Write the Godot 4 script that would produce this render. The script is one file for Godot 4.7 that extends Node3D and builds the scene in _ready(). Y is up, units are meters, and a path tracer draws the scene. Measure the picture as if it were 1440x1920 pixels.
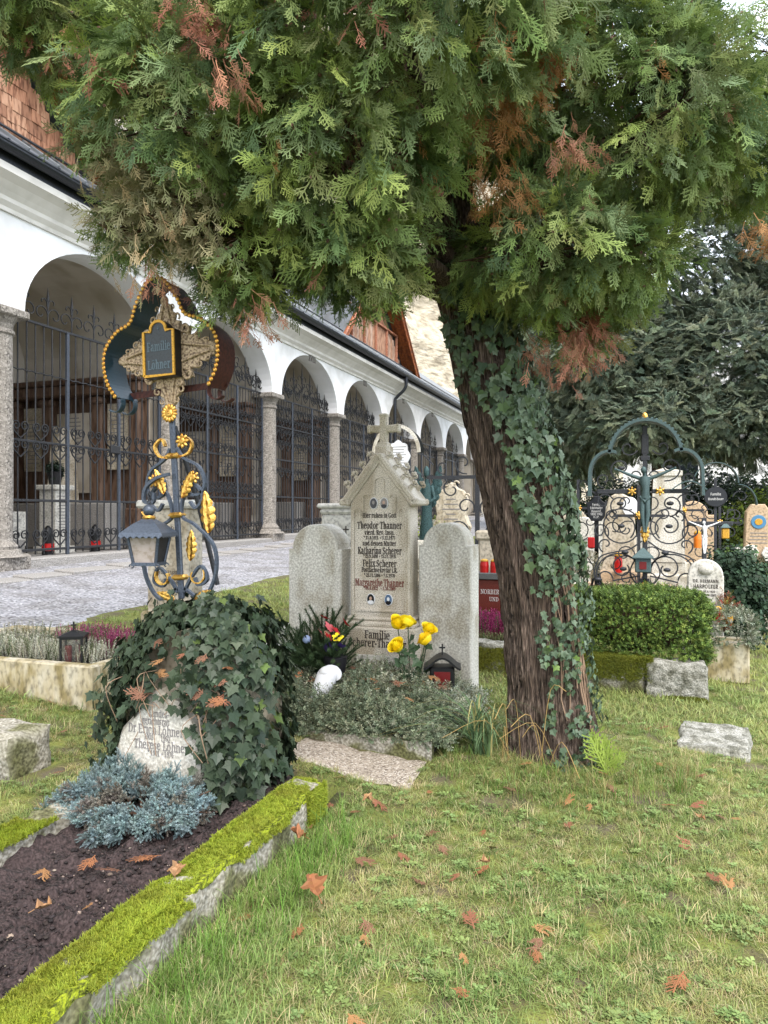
extends Node3D

# ---------------------------------------------------------------- mesh builder
class MB:
	var v := PackedVector3Array()
	var n := PackedVector3Array()
	var c := PackedColorArray()
	var i := PackedInt32Array()
	var col := Color.WHITE
	func vert(p: Vector3, nn: Vector3) -> int:
		v.append(p); n.append(nn); c.append(col)
		return v.size() - 1
	func tri(a: Vector3, b: Vector3, d: Vector3) -> void:
		var nn := (b - a).cross(d - a).normalized()
		var k := vert(a, nn); vert(b, nn); vert(d, nn)
		i.append_array(PackedInt32Array([k, k + 2, k + 1]))
	func quad(a: Vector3, b: Vector3, d: Vector3, e: Vector3) -> void:
		var nn := (d - a).cross(e - b).normalized()
		var k := vert(a, nn); vert(b, nn); vert(d, nn); vert(e, nn)
		i.append_array(PackedInt32Array([k, k + 2, k + 1, k, k + 3, k + 2]))
	# box by centre and size, optionally turned and chamfered
	func box(o: Vector3, s: Vector3, bas := Basis(), bev := 0.0) -> MB:
		var h := s * 0.5
		if bev <= 0.0:
			for ax in 3:
				for sg in [-1.0, 1.0]:
					var q := []
					for k in [[-1, -1], [1, -1], [1, 1], [-1, 1]]:
						var p := Vector3.ZERO
						p[ax] = sg * h[ax]; p[(ax + 1) % 3] = k[0] * h[(ax + 1) % 3] * sg; p[(ax + 2) % 3] = k[1] * h[(ax + 2) % 3]
						q.append(o + bas * p)
					quad(q[0], q[1], q[2], q[3])
			return self
		var b: float = min(bev, min(h.x, min(h.y, h.z)) * 0.9)
		for ax in 3:
			var a1 := (ax + 1) % 3; var a2 := (ax + 2) % 3
			for sg in [-1.0, 1.0]:
				var q := []
				for k in [[-1, -1], [1, -1], [1, 1], [-1, 1]]:
					var p := Vector3.ZERO
					p[ax] = sg * h[ax]; p[a1] = k[0] * (h[a1] - b) * sg; p[a2] = k[1] * (h[a2] - b)
					q.append(o + bas * p)
				quad(q[0], q[1], q[2], q[3])
			for s1 in [-1.0, 1.0]:
				for s2 in [-1.0, 1.0]:
					var p1 := Vector3.ZERO; p1[a1] = s1 * h[a1]; p1[a2] = s2 * (h[a2] - b); p1[ax] = -(h[ax] - b)
					var p2 := p1; p2[ax] = h[ax] - b
					var p3 := Vector3.ZERO; p3[a1] = s1 * (h[a1] - b); p3[a2] = s2 * h[a2]; p3[ax] = h[ax] - b
					var p4 := p3; p4[ax] = -(h[ax] - b)
					if s1 * s2 > 0: quad(o + bas * p1, o + bas * p4, o + bas * p3, o + bas * p2)
					else: quad(o + bas * p1, o + bas * p2, o + bas * p3, o + bas * p4)
		for sx in [-1.0, 1.0]:
			for sy in [-1.0, 1.0]:
				for sz in [-1.0, 1.0]:
					var a := o + bas * Vector3(sx * h.x, sy * (h.y - b), sz * (h.z - b))
					var d := o + bas * Vector3(sx * (h.x - b), sy * h.y, sz * (h.z - b))
					var e := o + bas * Vector3(sx * (h.x - b), sy * (h.y - b), sz * h.z)
					if sx * sy * sz > 0: tri(a, d, e)
					else: tri(a, e, d)
		return self
	# smooth tube along points; r is a number or an array
	func tube(p: Array, r, sides := 6, cap := true) -> MB:
		var m := p.size()
		var up := Vector3.UP
		var t0: Vector3 = (p[1] - p[0]).normalized()
		if absf(t0.dot(up)) > 0.9: up = Vector3.RIGHT
		var u := t0.cross(up).normalized()
		var base := v.size()
		var rr := 0.0
		for k in m:
			var t: Vector3 = (p[min(k + 1, m - 1)] - p[max(k - 1, 0)]).normalized()
			u = (u - t * u.dot(t)).normalized()
			var w := t.cross(u)
			rr = r[k] if r is Array else r
			for j in sides:
				var a := TAU * j / sides
				var d := u * cos(a) + w * sin(a)
				vert(p[k] + d * rr, d)
		for k in m - 1:
			for j in sides:
				var a := base + k * sides + j; var b := base + k * sides + (j + 1) % sides
				i.append_array(PackedInt32Array([a, a + sides, b, b, a + sides, b + sides]))
		if cap:
			for e in [0, m - 1]:
				var t: Vector3 = ((p[1] - p[0]) if e else (p[0] - p[1])).normalized() if m < 2 else ((p[m - 1] - p[m - 2]) if e else (p[0] - p[1])).normalized()
				var ce := vert(p[e], t)
				for j in sides:
					var q := vert(v[base + e * sides + j], t)
				for j in sides:
					i.append_array(PackedInt32Array([ce, ce + 1 + j, ce + 1 + (j + 1) % sides]))
		return self
	# flat bar of rectangular section swept along 2D points (x, y), width w across z
	func bar(p: Array, w: float, th: float, z := 0.0) -> MB:
		var m := p.size()
		var L := []; var R := []
		for k in m:
			var t: Vector2 = (p[min(k + 1, m - 1)] - p[max(k - 1, 0)]).normalized()
			var nn := Vector2(-t.y, t.x) * th * 0.5
			L.append(p[k] + nn); R.append(p[k] - nn)
		var f := z + w * 0.5; var g := z - w * 0.5
		for k in m - 1:
			var a: Vector2 = L[k]; var b: Vector2 = L[k + 1]; var d: Vector2 = R[k]; var e: Vector2 = R[k + 1]
			quad(Vector3(a.x, a.y, g), Vector3(a.x, a.y, f), Vector3(b.x, b.y, f), Vector3(b.x, b.y, g))
			quad(Vector3(d.x, d.y, f), Vector3(d.x, d.y, g), Vector3(e.x, e.y, g), Vector3(e.x, e.y, f))
			quad(Vector3(d.x, d.y, f), Vector3(e.x, e.y, f), Vector3(b.x, b.y, f), Vector3(a.x, a.y, f))
			quad(Vector3(a.x, a.y, g), Vector3(b.x, b.y, g), Vector3(e.x, e.y, g), Vector3(d.x, d.y, g))
		for k in [0, m - 1]:
			var a: Vector2 = L[k]; var d: Vector2 = R[k]
			quad(Vector3(a.x, a.y, g), Vector3(d.x, d.y, g), Vector3(d.x, d.y, f), Vector3(a.x, a.y, f))
		return self
	# polygon in xy pushed from z0 to z1 (z1 > z0), chamfer at the front edge
	func plate(p: PackedVector2Array, z0: float, z1: float, bev := 0.0) -> MB:
		var q := p
		if Geometry2D.is_polygon_clockwise(q): q = q.duplicate(); q.reverse()
		var inn := q
		var m := q.size()
		if bev > 0.0:
			inn = PackedVector2Array()
			for k in m:
				var a := (q[k] - q[(k + m - 1) % m]).normalized(); var b := (q[(k + 1) % m] - q[k]).normalized()
				var nn := (Vector2(-a.y, a.x) + Vector2(-b.y, b.x))
				nn = nn / max(0.5, nn.length_squared() * 0.5)
				inn.append(q[k] + nn * bev)
		var t := Geometry2D.triangulate_polygon(inn)
		if t.is_empty():
			inn = q; bev = 0.0
			t = Geometry2D.triangulate_polygon(inn)
		for k in range(0, t.size(), 3):
			var a := inn[t[k]]; var b := inn[t[k + 1]]; var d := inn[t[k + 2]]
			if (b - a).cross(d - a) < 0: var s := b; b = d; d = s
			tri(Vector3(a.x, a.y, z1), Vector3(b.x, b.y, z1), Vector3(d.x, d.y, z1))
		t = Geometry2D.triangulate_polygon(q)
		for k in range(0, t.size(), 3):
			var a := q[t[k]]; var b := q[t[k + 1]]; var d := q[t[k + 2]]
			if (b - a).cross(d - a) < 0: var s := b; b = d; d = s
			tri(Vector3(a.x, a.y, z0), Vector3(d.x, d.y, z0), Vector3(b.x, b.y, z0))
		for k in m:
			var a := q[k]; var b := q[(k + 1) % m]
			quad(Vector3(a.x, a.y, z0), Vector3(b.x, b.y, z0), Vector3(b.x, b.y, z1 - bev), Vector3(a.x, a.y, z1 - bev))
			if bev > 0.0:
				var e := inn[(k + 1) % m]; var f := inn[k]
				quad(Vector3(a.x, a.y, z1 - bev), Vector3(b.x, b.y, z1 - bev), Vector3(e.x, e.y, z1), Vector3(f.x, f.y, z1))
		return self
	# turned shape round y: profile of (radius, height)
	func lathe(p: Array, sides := 16, o := Vector3.ZERO, sq := false) -> MB:
		for k in p.size() - 1:
			var a: Vector2 = p[k]; var b: Vector2 = p[k + 1]
			var sn := Vector2(b.y - a.y, a.x - b.x).normalized()
			for j in sides:
				var t0 := TAU * (j + (0.5 if sq else 0.0)) / sides; var t1 := TAU * (j + (1.5 if sq else 1.0)) / sides
				if sq:
					quad(o + Vector3(a.x * cos(t0), a.y, -a.x * sin(t0)), o + Vector3(a.x * cos(t1), a.y, -a.x * sin(t1)), o + Vector3(b.x * cos(t1), b.y, -b.x * sin(t1)), o + Vector3(b.x * cos(t0), b.y, -b.x * sin(t0)))
					continue
				var q := v.size()
				for e in [[a, t0], [a, t1], [b, t1], [b, t0]]:
					var cs := Vector3(cos(e[1]), 0, -sin(e[1]))
					vert(o + cs * e[0].x + Vector3(0, e[0].y, 0), cs * sn.x + Vector3(0, sn.y, 0))
				i.append_array(PackedInt32Array([q, q + 2, q + 1, q, q + 3, q + 2]))
		return self
	# bumpy closed ball
	func blob(o: Vector3, s: Vector3, rings := 8, sides := 12) -> MB:
		var base := v.size()
		for k in rings + 1:
			var f := PI * k / rings
			for j in sides:
				var d := Vector3(sin(f) * cos(TAU * j / sides), cos(f), sin(f) * sin(TAU * j / sides))
				vert(o + d * s, (d / s).normalized())
		for k in rings:
			for j in sides:
				var a := base + k * sides + j; var b := base + k * sides + (j + 1) % sides
				i.append_array(PackedInt32Array([a, a + sides, b, b, a + sides, b + sides]))
		return self
	func add(o: MB, xf := Transform3D()) -> MB:
		var k := v.size()
		for j in o.v.size():
			v.append(xf * o.v[j]); n.append((xf.basis * o.n[j]).normalized()); c.append(o.c[j] * col)
		for j in o.i: i.append(j + k)
		return self
	func mesh() -> ArrayMesh:
		var a := []
		a.resize(Mesh.ARRAY_MAX)
		a[Mesh.ARRAY_VERTEX] = v; a[Mesh.ARRAY_NORMAL] = n; a[Mesh.ARRAY_COLOR] = c; a[Mesh.ARRAY_INDEX] = i
		var m := ArrayMesh.new()
		m.add_surface_from_arrays(Mesh.PRIMITIVE_TRIANGLES, a)
		return m

# ---------------------------------------------------------------- small tools
var M := {}
var taken := {}
var rng := RandomNumberGenerator.new()
var big_noise := FastNoiseLite.new()
func V3(x, y, z) -> Vector3: return Vector3(x, y, z)
func rf(a: float, b: float) -> float: return rng.randf_range(a, b)
func rdir() -> Vector3:
	var z := rf(-1, 1); var t := rf(0, TAU); var q := sqrt(1 - z * z)
	return Vector3(q * cos(t), z, q * sin(t))
func numbered(s: String) -> String:
	if not taken.has(s): taken[s] = 0; return s
	taken[s] += 1
	return "%s_%03d" % [s, taken[s]]
func meta(o: Node, label := "", category := "", group := "", kind := "") -> Node:
	if label: o.set_meta("label", label)
	if category: o.set_meta("category", category)
	if group: o.set_meta("group", group)
	if kind: o.set_meta("kind", kind)
	return o
func thing(called: String, label: String, category: String, at := Vector3.ZERO, turn := 0.0, group := "") -> Node3D:
	var o := Node3D.new()
	o.name = numbered(called)
	add_child(o)
	o.position = at; o.rotation.y = turn
	meta(o, label, category, group)
	return o
func part(parent: Node, called: String, shape, material: Material, at := Vector3.ZERO) -> MeshInstance3D:
	var o := MeshInstance3D.new()
	o.name = called
	o.mesh = shape.mesh() if shape is MB else shape
	o.material_override = material
	o.position = at
	parent.add_child(o, true)
	return o
func structure(called: String, shape, material: Material) -> MeshInstance3D:
	var o := part(self, called, shape, material)
	o.set_meta("kind", "structure")
	return o
func swarm(parent: Node, called: String, mesh: Mesh, material: Material, xf: Array, cols: Array) -> MultiMeshInstance3D:
	var mm := MultiMesh.new()
	mm.transform_format = MultiMesh.TRANSFORM_3D
	mm.use_colors = true
	mm.mesh = mesh
	mm.instance_count = xf.size()
	for k in xf.size():
		mm.set_instance_transform(k, xf[k]); mm.set_instance_color(k, cols[k])
	var o := MultiMeshInstance3D.new()
	o.name = called; o.multimesh = mm; o.material_override = material
	parent.add_child(o, true)
	o.set_meta("kind", "stuff")
	return o
func aim(dir: Vector3, normal: Vector3) -> Basis: # y along dir, z near normal
	var y := dir.normalized()
	var x := y.cross(normal)
	if x.length() < 0.001: x = y.cross(Vector3(0.3, 0.5, 0.8))
	x = x.normalized()
	return Basis(x, y, x.cross(y))
func vary(c: Color, a := 0.2) -> Color:
	var f := 1.0 + rf(-a, a)
	return Color(c.r * f * rf(0.93, 1.07), c.g * f, c.b * f * rf(0.93, 1.07))
# text standing on a surface that looks towards +z
func lettering(parent: Node, s: String, size: float, m: Material, at: Vector3, narrow := 1.0, font := "Droid Serif", weight := 700, align := HORIZONTAL_ALIGNMENT_CENTER, called := "inscription") -> MeshInstance3D:
	var t := TextMesh.new()
	var f := SystemFont.new()
	f.font_names = PackedStringArray([font]); f.font_weight = weight
	t.font = f; t.text = s; t.font_size = 24; t.pixel_size = size / 24.0; t.depth = 0.004; t.curve_step = 1.5
	t.horizontal_alignment = align
	var o := part(parent, called, t, m, at)
	o.scale = Vector3(narrow, 1, 1)
	return o
func spiral(o: Vector2, r0: float, r1: float, a0: float, a1: float, k := 16) -> Array:
	var p := []
	for j in k + 1:
		var t := float(j) / k
		var r := lerpf(r0, r1, pow(t, 0.8)); var a := lerpf(a0, a1, t)
		p.append(o + Vector2(cos(a), sin(a)) * r)
	return p
func smooth2(p: Array, k := 5) -> Array: # Catmull-Rom through 2D or 3D points
	var r := []
	for j in p.size() - 1:
		var a = p[max(j - 1, 0)]; var b = p[j]; var c = p[j + 1]; var d = p[min(j + 2, p.size() - 1)]
		for s in k:
			r.append(b.cubic_interpolate(c, a, d, float(s) / k))
	r.append(p[p.size() - 1])
	return r
func mirror(p: Array) -> Array:
	var r := []
	for q in p: r.append(Vector2(-q.x, q.y))
	return r

# ---------------------------------------------------------------- materials
func tex(sd: int, freq: float, ramp: Array, size := 256, type := FastNoiseLite.TYPE_SIMPLEX_SMOOTH, oct := 4, cell := FastNoiseLite.RETURN_DISTANCE) -> ImageTexture:
	var f := FastNoiseLite.new()
	f.seed = sd; f.frequency = freq; f.noise_type = type; f.fractal_octaves = oct; f.cellular_return_type = cell
	if type == FastNoiseLite.TYPE_CELLULAR: f.fractal_type = FastNoiseLite.FRACTAL_NONE
	var im := f.get_seamless_image(size, size)
	var d := im.get_data()
	var g := Gradient.new()
	var off := PackedFloat32Array(); var co := PackedColorArray()
	for r in ramp: off.append(r[0]); co.append(r[1])
	g.offsets = off; g.colors = co
	var lut := []
	for k in 256: lut.append(g.sample(k / 255.0))
	var b := PackedByteArray(); b.resize(size * size * 3)
	for k in size * size:
		var q: Color = lut[d[k]]
		b[k * 3] = int(q.r * 255); b[k * 3 + 1] = int(q.g * 255); b[k * 3 + 2] = int(q.b * 255)
	return ImageTexture.create_from_image(Image.create_from_data(size, size, false, Image.FORMAT_RGB8, b))
func mat(called: String, color: Color, rough := 0.8, metal := 0.0, t: Texture2D = null, scale := Vector3.ONE, relief: Texture2D = null, rel := 0.0, world := false) -> StandardMaterial3D:
	var m := StandardMaterial3D.new()
	m.albedo_color = color; m.roughness = rough; m.metallic = metal
	if t: m.albedo_texture = t
	if relief: m.heightmap_enabled = true; m.heightmap_texture = relief; m.heightmap_scale = rel
	if t or relief:
		m.uv1_triplanar = true; m.uv1_world_triplanar = world; m.uv1_scale = scale
	m.resource_name = called
	M[called] = m
	return m
func detail(m: StandardMaterial3D, t: Texture2D, scale: Vector3) -> void:
	m.detail_enabled = true; m.detail_albedo = t; m.detail_blend_mode = BaseMaterial3D.BLEND_MODE_MUL
	m.detail_uv_layer = BaseMaterial3D.DETAIL_UV_2; m.uv2_triplanar = true; m.uv2_world_triplanar = true; m.uv2_scale = scale
func leafmat(called: String, rough := 0.6, back := 0.3) -> StandardMaterial3D:
	var m := StandardMaterial3D.new()
	m.vertex_color_use_as_albedo = true; m.roughness = rough; m.metallic_specular = 0.3
	m.cull_mode = BaseMaterial3D.CULL_DISABLED
	if back > 0.0: m.backlight_enabled = true; m.backlight = Color(back, back, back)
	m.resource_name = called
	M[called] = m
	return m

func make_materials() -> void:
	var CEL := FastNoiseLite.TYPE_CELLULAR
	var grain := tex(3, 0.09, [[0.0, Color(0.62, 0.62, 0.62)], [0.45, Color(0.92, 0.92, 0.92)], [1.0, Color(1, 1, 1)]], 256)
	var blotch := tex(5, 0.012, [[0.25, Color(0.84, 0.82, 0.78)], [0.5, Color(0.96, 0.96, 0.95)], [0.8, Color(1, 1, 1)]], 256)
	var rough_h := tex(7, 0.05, [[0.0, Color.BLACK], [1.0, Color.WHITE]], 256)
	var fine_h := tex(8, 0.12, [[0.0, Color.BLACK], [1.0, Color.WHITE]], 256)
	var speck := tex(11, 0.11, [[0.0, Color(0.45, 0.43, 0.40)], [0.30, Color(0.80, 0.79, 0.77)], [0.55, Color(1, 1, 1)], [1.0, Color(1, 1, 1)]], 512, FastNoiseLite.TYPE_SIMPLEX, 3)
	var pebble := tex(13, 0.07, [[0.0, Color(0.42, 0.40, 0.38)], [0.2, Color(0.82, 0.80, 0.77)], [0.5, Color(0.62, 0.60, 0.57)], [0.8, Color(0.95, 0.93, 0.90)], [1.0, Color(0.50, 0.48, 0.46)]], 512, CEL, 1, FastNoiseLite.RETURN_CELL_VALUE)
	var pebble_h := tex(13, 0.07, [[0.0, Color.WHITE], [0.5, Color(0.5, 0.5, 0.5)], [1.0, Color.BLACK]], 512, CEL, 1, FastNoiseLite.RETURN_DISTANCE2_SUB)
	var stain := tex(17, 0.02, [[0.2, Color(0.90, 0.90, 0.89)], [0.45, Color(0.975, 0.975, 0.97)], [0.7, Color(1, 1, 1)]], 256)
	M["grain"] = grain; M["blotch"] = blotch; M["speck_t"] = speck
	var m := mat("plaster", Color(0.93, 0.935, 0.95), 0.9, 0, stain, V3(0.16, 0.16, 0.16), fine_h, 0.25, true)
	mat("moulding", Color(0.86, 0.85, 0.83), 0.9, 0, stain, V3(0.3, 0.5, 0.3), fine_h, 0.2, true)
	mat("vault", Color(0.80, 0.77, 0.73), 0.95, 0, blotch, V3(0.25, 0.25, 0.25), fine_h, 0.3, true)
	mat("conglomerate", Color(0.72, 0.71, 0.70), 0.9, 0, pebble, V3(1.3, 1.3, 1.3), pebble_h, 0.5, true)
	m = mat("step_stone", Color(0.62, 0.61, 0.60), 0.9, 0, speck, V3(0.9, 0.9, 0.9), rough_h, 0.8, true)
	mat("gravel", Color(0.77, 0.77, 0.775), 0.95, 0, tex(19, 0.16, [[0.0, Color(0.42, 0.42, 0.44)], [0.3, Color(0.82, 0.82, 0.84)], [0.6, Color(0.66, 0.66, 0.68)], [1.0, Color(0.98, 0.98, 1)]], 512, CEL, 1, FastNoiseLite.RETURN_CELL_VALUE), V3(0.5, 0.5, 0.5), tex(19, 0.16, [[0.0, Color.WHITE], [1.0, Color.BLACK]], 512, CEL, 1), 1.5, true)
	detail(M["gravel"], tex(20, 0.012, [[0.2, Color(0.85, 0.84, 0.82)], [0.6, Color(1, 1, 1)]], 256), V3(0.35, 0.35, 0.35))
	mat("pale_gravel", Color(0.78, 0.75, 0.71), 0.95, 0, tex(23, 0.16, [[0.0, Color(0.5, 0.47, 0.44)], [0.35, Color(0.86, 0.84, 0.81)], [0.6, Color(0.72, 0.69, 0.66)], [1.0, Color(1, 1, 1)]], 512, CEL, 1, FastNoiseLite.RETURN_CELL_VALUE), V3(1.3, 1.3, 1.3), tex(23, 0.16, [[0.0, Color.WHITE], [1.0, Color.BLACK]], 512, CEL, 1), 1.0, true)
	m = mat("turf", Color(0.88, 0.86, 0.80), 1.0, 0, tex(29, 0.010, [[0.22, Color(0.42, 0.39, 0.36)], [0.40, Color(0.44, 0.44, 0.30)], [0.55, Color(0.46, 0.51, 0.28)], [0.75, Color(0.54, 0.57, 0.32)]], 512), V3(0.5, 0.5, 0.5), rough_h, 2.0, true)
	detail(m, tex(31, 0.08, [[0.1, Color(0.55, 0.5, 0.46)], [0.5, Color(1, 1, 1)], [0.9, Color(0.85, 0.9, 0.6)]], 512), V3(1.7, 1.7, 1.7))
	mat("soil", Color(0.33, 0.29, 0.29), 1.0, 0, tex(37, 0.09, [[0.1, Color(0.30, 0.28, 0.28)], [0.5, Color(0.72, 0.68, 0.68)], [0.72, Color(0.9, 0.86, 0.86)], [0.86, Color(1.0, 1.0, 1.0)]], 512), V3(1.6, 1.6, 1.6), rough_h, 3.0, true)
	# stones
	m = mat("beige_stone", Color(0.88, 0.85, 0.80), 0.9, 0, speck, V3(1.6, 1.6, 1.6), fine_h, 0.12)
	detail(m, blotch, V3(0.9, 0.5, 0.9))
	m = mat("stele_stone", Color(0.90, 0.895, 0.88), 0.95, 0, tex(41, 0.07, [[0.0, Color(0.66, 0.65, 0.62)], [0.35, Color(0.86, 0.85, 0.83)], [0.6, Color(0.90, 0.89, 0.87)], [0.78, Color(1, 1, 0.98)], [1.0, Color(1, 1, 1)]], 512, FastNoiseLite.TYPE_SIMPLEX, 4), V3(1.2, 1.2, 1.2), rough_h, 0.3)
	detail(m, blotch, V3(1.1, 0.6, 1.1))
	m = mat("white_stone", Color(0.87, 0.86, 0.83), 0.85, 0, grain, V3(1, 1, 1), fine_h, 0.06)
	detail(m, stain, V3(1.2, 0.8, 1.2))
	m = mat("cream_stone", Color(0.84, 0.80, 0.73), 0.9, 0, grain, V3(1, 1, 1), fine_h, 0.1)
	detail(m, blotch, V3(1.3, 1.0, 1.3))
	m = mat("planter_stone", Color(0.79, 0.76, 0.68), 0.9, 0, grain, V3(1, 0.6, 1), fine_h, 0.15)
	detail(m, tex(43, 0.014, [[0.25, Color(0.74, 0.70, 0.56)], [0.5, Color(0.95, 0.93, 0.88)], [0.8, Color(1, 1, 1)]], 256), V3(1.4, 0.7, 1.4))
	m = mat("old_stone", Color(0.70, 0.69, 0.66), 0.95, 0, tex(47, 0.10, [[0.12, Color(0.52, 0.50, 0.47)], [0.4, Color(0.74, 0.73, 0.69)], [0.6, Color(0.88, 0.87, 0.84)], [0.8, Color(1, 1, 1)]], 512), V3(0.9, 0.9, 0.9), rough_h, 1.2, true)
	detail(m, tex(48, 0.012, [[0.3, Color(0.62, 0.64, 0.44)], [0.5, Color(1, 1, 1)]], 256), V3(0.8, 0.8, 0.8))
	m = mat("lichen_stone", Color(0.76, 0.755, 0.74), 0.95, 0, tex(53, 0.1, [[0.2, Color(0.55, 0.55, 0.53)], [0.45, Color(0.76, 0.76, 0.74)], [0.62, Color(0.90, 0.90, 0.88)], [1.0, Color(1, 1, 1)]], 512), V3(1.3, 1.3, 1.3), rough_h, 1.2, true)
	detail(m, tex(54, 0.02, [[0.25, Color(0.62, 0.62, 0.58)], [0.5, Color(0.9, 0.9, 0.88)], [0.75, Color(1, 1, 1)]], 256), V3(1.6, 1.6, 1.6))
	mat("red_granite", Color(0.46, 0.20, 0.17), 0.35, 0, speck, V3(2, 2, 2))
	mat("grey_granite", Color(0.40, 0.41, 0.42), 0.5, 0, speck, V3(2, 2, 2))
	mat("sandstone", Color(0.80, 0.70, 0.58), 0.9, 0, grain, V3(1, 1, 1), fine_h, 0.1)
	mat("cliff", Color(0.78, 0.76, 0.72), 1.0, 0, tex(59, 0.012, [[0.2, Color(0.55, 0.52, 0.47)], [0.45, Color(0.86, 0.83, 0.77)], [0.7, Color(1, 0.98, 0.94)]], 512), V3(0.13, 0.2, 0.13), rough_h, 12.0, true)
	# metals
	mat("iron", Color(0.235, 0.245, 0.27), 0.55, 0.25, grain, V3(2, 2, 2))
	mat("gate_iron", Color(0.19, 0.195, 0.21), 0.6, 0.2, grain, V3(1, 1, 1))
	mat("gate_post_iron", Color(0.28, 0.31, 0.36), 0.5, 0.2, grain, V3(1, 1, 1))
	mat("blue_iron", Color(0.32, 0.36, 0.42), 0.42, 0.35, grain, V3(3, 3, 3), fine_h, 0.06)
	mat("gold", Color(0.96, 0.80, 0.46), 0.40, 1.0, tex(61, 0.03, [[0.2, Color(0.62, 0.50, 0.40)], [0.45, Color(0.95, 0.92, 0.85)], [1.0, Color(1, 1, 1)]], 256), V3(4, 4, 4), fine_h, 0.1)
	mat("worn_gilding", Color(0.76, 0.70, 0.62), 0.7, 0.0, tex(67, 0.05, [[0.2, Color(0.55, 0.50, 0.45)], [0.5, Color(0.92, 0.88, 0.82)], [0.8, Color(1, 0.97, 0.9)]], 256), V3(4, 4, 4), rough_h, 0.4)
	mat("teal_paint", Color(0.07, 0.22, 0.29), 0.42, 0.0, grain, V3(3, 3, 3))
	mat("rust_paint", Color(0.31, 0.15, 0.11), 0.7, 0.0, tex(71, 0.05, [[0.2, Color(0.6, 0.5, 0.5)], [0.7, Color(1, 1, 1)]], 256), V3(3, 3, 3))
	mat("verdigris", Color(0.24, 0.36, 0.37), 0.7, 0.2, tex(73, 0.05, [[0.2, Color(0.35, 0.4, 0.4)], [0.6, Color(1, 1, 1)]], 256), V3(3, 3, 3))
	mat("dull_verdigris", Color(0.33, 0.42, 0.43), 0.6, 0.3, grain, V3(3, 3, 3))
	mat("slate_face", Color(0.20, 0.235, 0.26), 0.4, 0.0, grain, V3(3, 3, 3))
	mat("faint_letters", Color(0.33, 0.40, 0.44), 0.5)
	mat("gold_paint", Color(0.87, 0.66, 0.22), 0.45, 0.3, grain, V3(3, 3, 3))
	mat("black_metal", Color(0.10, 0.105, 0.115), 0.4, 0.3, grain, V3(3, 3, 3))
	mat("zinc", Color(0.50, 0.525, 0.555), 0.5, 0.35, blotch, V3(0.5, 0.5, 0.5), null, 0, true)
	mat("gutter_metal", Color(0.20, 0.215, 0.24), 0.4, 0.4, grain, V3(1, 1, 1))
	mat("lead_roof", Color(0.40, 0.42, 0.45), 0.55, 0.3, blotch, V3(0.4, 0.4, 0.4), null, 0, true)
	# woods
	var wood := tex(79, 0.03, [[0.2, Color(0.62, 0.56, 0.52)], [0.5, Color(0.92, 0.9, 0.88)], [0.8, Color(1, 1, 1)]], 256)
	mat("altar_wood", Color(0.44, 0.35, 0.29), 0.6, 0, wood, V3(1.5, 0.3, 1.5), null, 0, true)
	mat("shingle_a", Color(0.66, 0.48, 0.38), 0.85, 0, wood, V3(2, 0.4, 2), null, 0, true)
	mat("shingle_b", Color(0.58, 0.42, 0.33), 0.85, 0, wood, V3(2, 0.4, 2), null, 0, true)
	mat("shingle_c", Color(0.72, 0.56, 0.46), 0.85, 0, wood, V3(2, 0.4, 2), null, 0, true)
	mat("soffit_wood", Color(0.60, 0.33, 0.15), 0.7, 0, wood, V3(1, 1, 0.3), null, 0, true)
	mat("plank_a", Color(0.78, 0.67, 0.60), 0.8, 0, wood, V3(2, 0.3, 2), null, 0, true)
	mat("plank_b", Color(0.72, 0.60, 0.53), 0.8, 0, wood, V3(2, 0.3, 2), null, 0, true)
	mat("rail_wood", Color(0.70, 0.48, 0.38), 0.7, 0, wood, V3(2, 2, 0.3), null, 0, true)
	var bt := tex(83, 0.035, [[0.15, Color(0.34, 0.29, 0.26)], [0.42, Color(0.60, 0.53, 0.49)], [0.6, Color(0.84, 0.77, 0.72)], [0.85, Color(1, 0.95, 0.91)]], 512)
	m = mat("bark", Color(0.56, 0.525, 0.50), 0.95, 0, bt, V3(5.5, 0.42, 5.5), bt, 3.0)
	detail(m, blotch, V3(1.5, 0.8, 1.5))
	mat("twig", Color(0.42, 0.34, 0.28), 0.9, 0, bt, V3(4, 4, 4))
	mat("ivy_stem", Color(0.55, 0.46, 0.38), 0.9)
	# paint, glass, wax
	mat("letters_dark", Color(0.20, 0.165, 0.14), 0.7)
	mat("letters_grey", Color(0.50, 0.49, 0.49), 0.8)
	mat("letters_red", Color(0.45, 0.24, 0.2), 0.7)
	mat("letters_white", Color(0.86, 0.86, 0.86), 0.6)
	mat("porcelain", Color(0.88, 0.89, 0.90), 0.15)
	mat("photo_dark", Color(0.13, 0.13, 0.14), 0.2)
	mat("photo_grey", Color(0.52, 0.50, 0.48), 0.2)
	mat("photo_blue", Color(0.36, 0.45, 0.56), 0.2)
	mat("photo_skin", Color(0.72, 0.60, 0.53), 0.2)
	mat("white_enamel", Color(0.90, 0.91, 0.93), 0.3)
	mat("blue_enamel", Color(0.28, 0.50, 0.66), 0.4)
	mat("black_enamel", Color(0.07, 0.08, 0.11), 0.3)
	mat("plaster_figure", Color(0.82, 0.83, 0.85), 0.6)
	mat("frosted_glass", Color(0.66, 0.62, 0.60), 0.35, 0, blotch, V3(6, 6, 6))
	var g := mat("lantern_glass", Color(0.35, 0.36, 0.38, 0.12), 0.1)
	g.transparency = BaseMaterial3D.TRANSPARENCY_ALPHA
	mat("window_glass", Color(0.10, 0.12, 0.14), 0.08)
	mat("red_wax", Color(0.72, 0.06, 0.06), 0.35)
	mat("dark_red_wax", Color(0.42, 0.06, 0.07), 0.35)
	mat("orange_wax", Color(0.86, 0.46, 0.10), 0.35)
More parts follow.
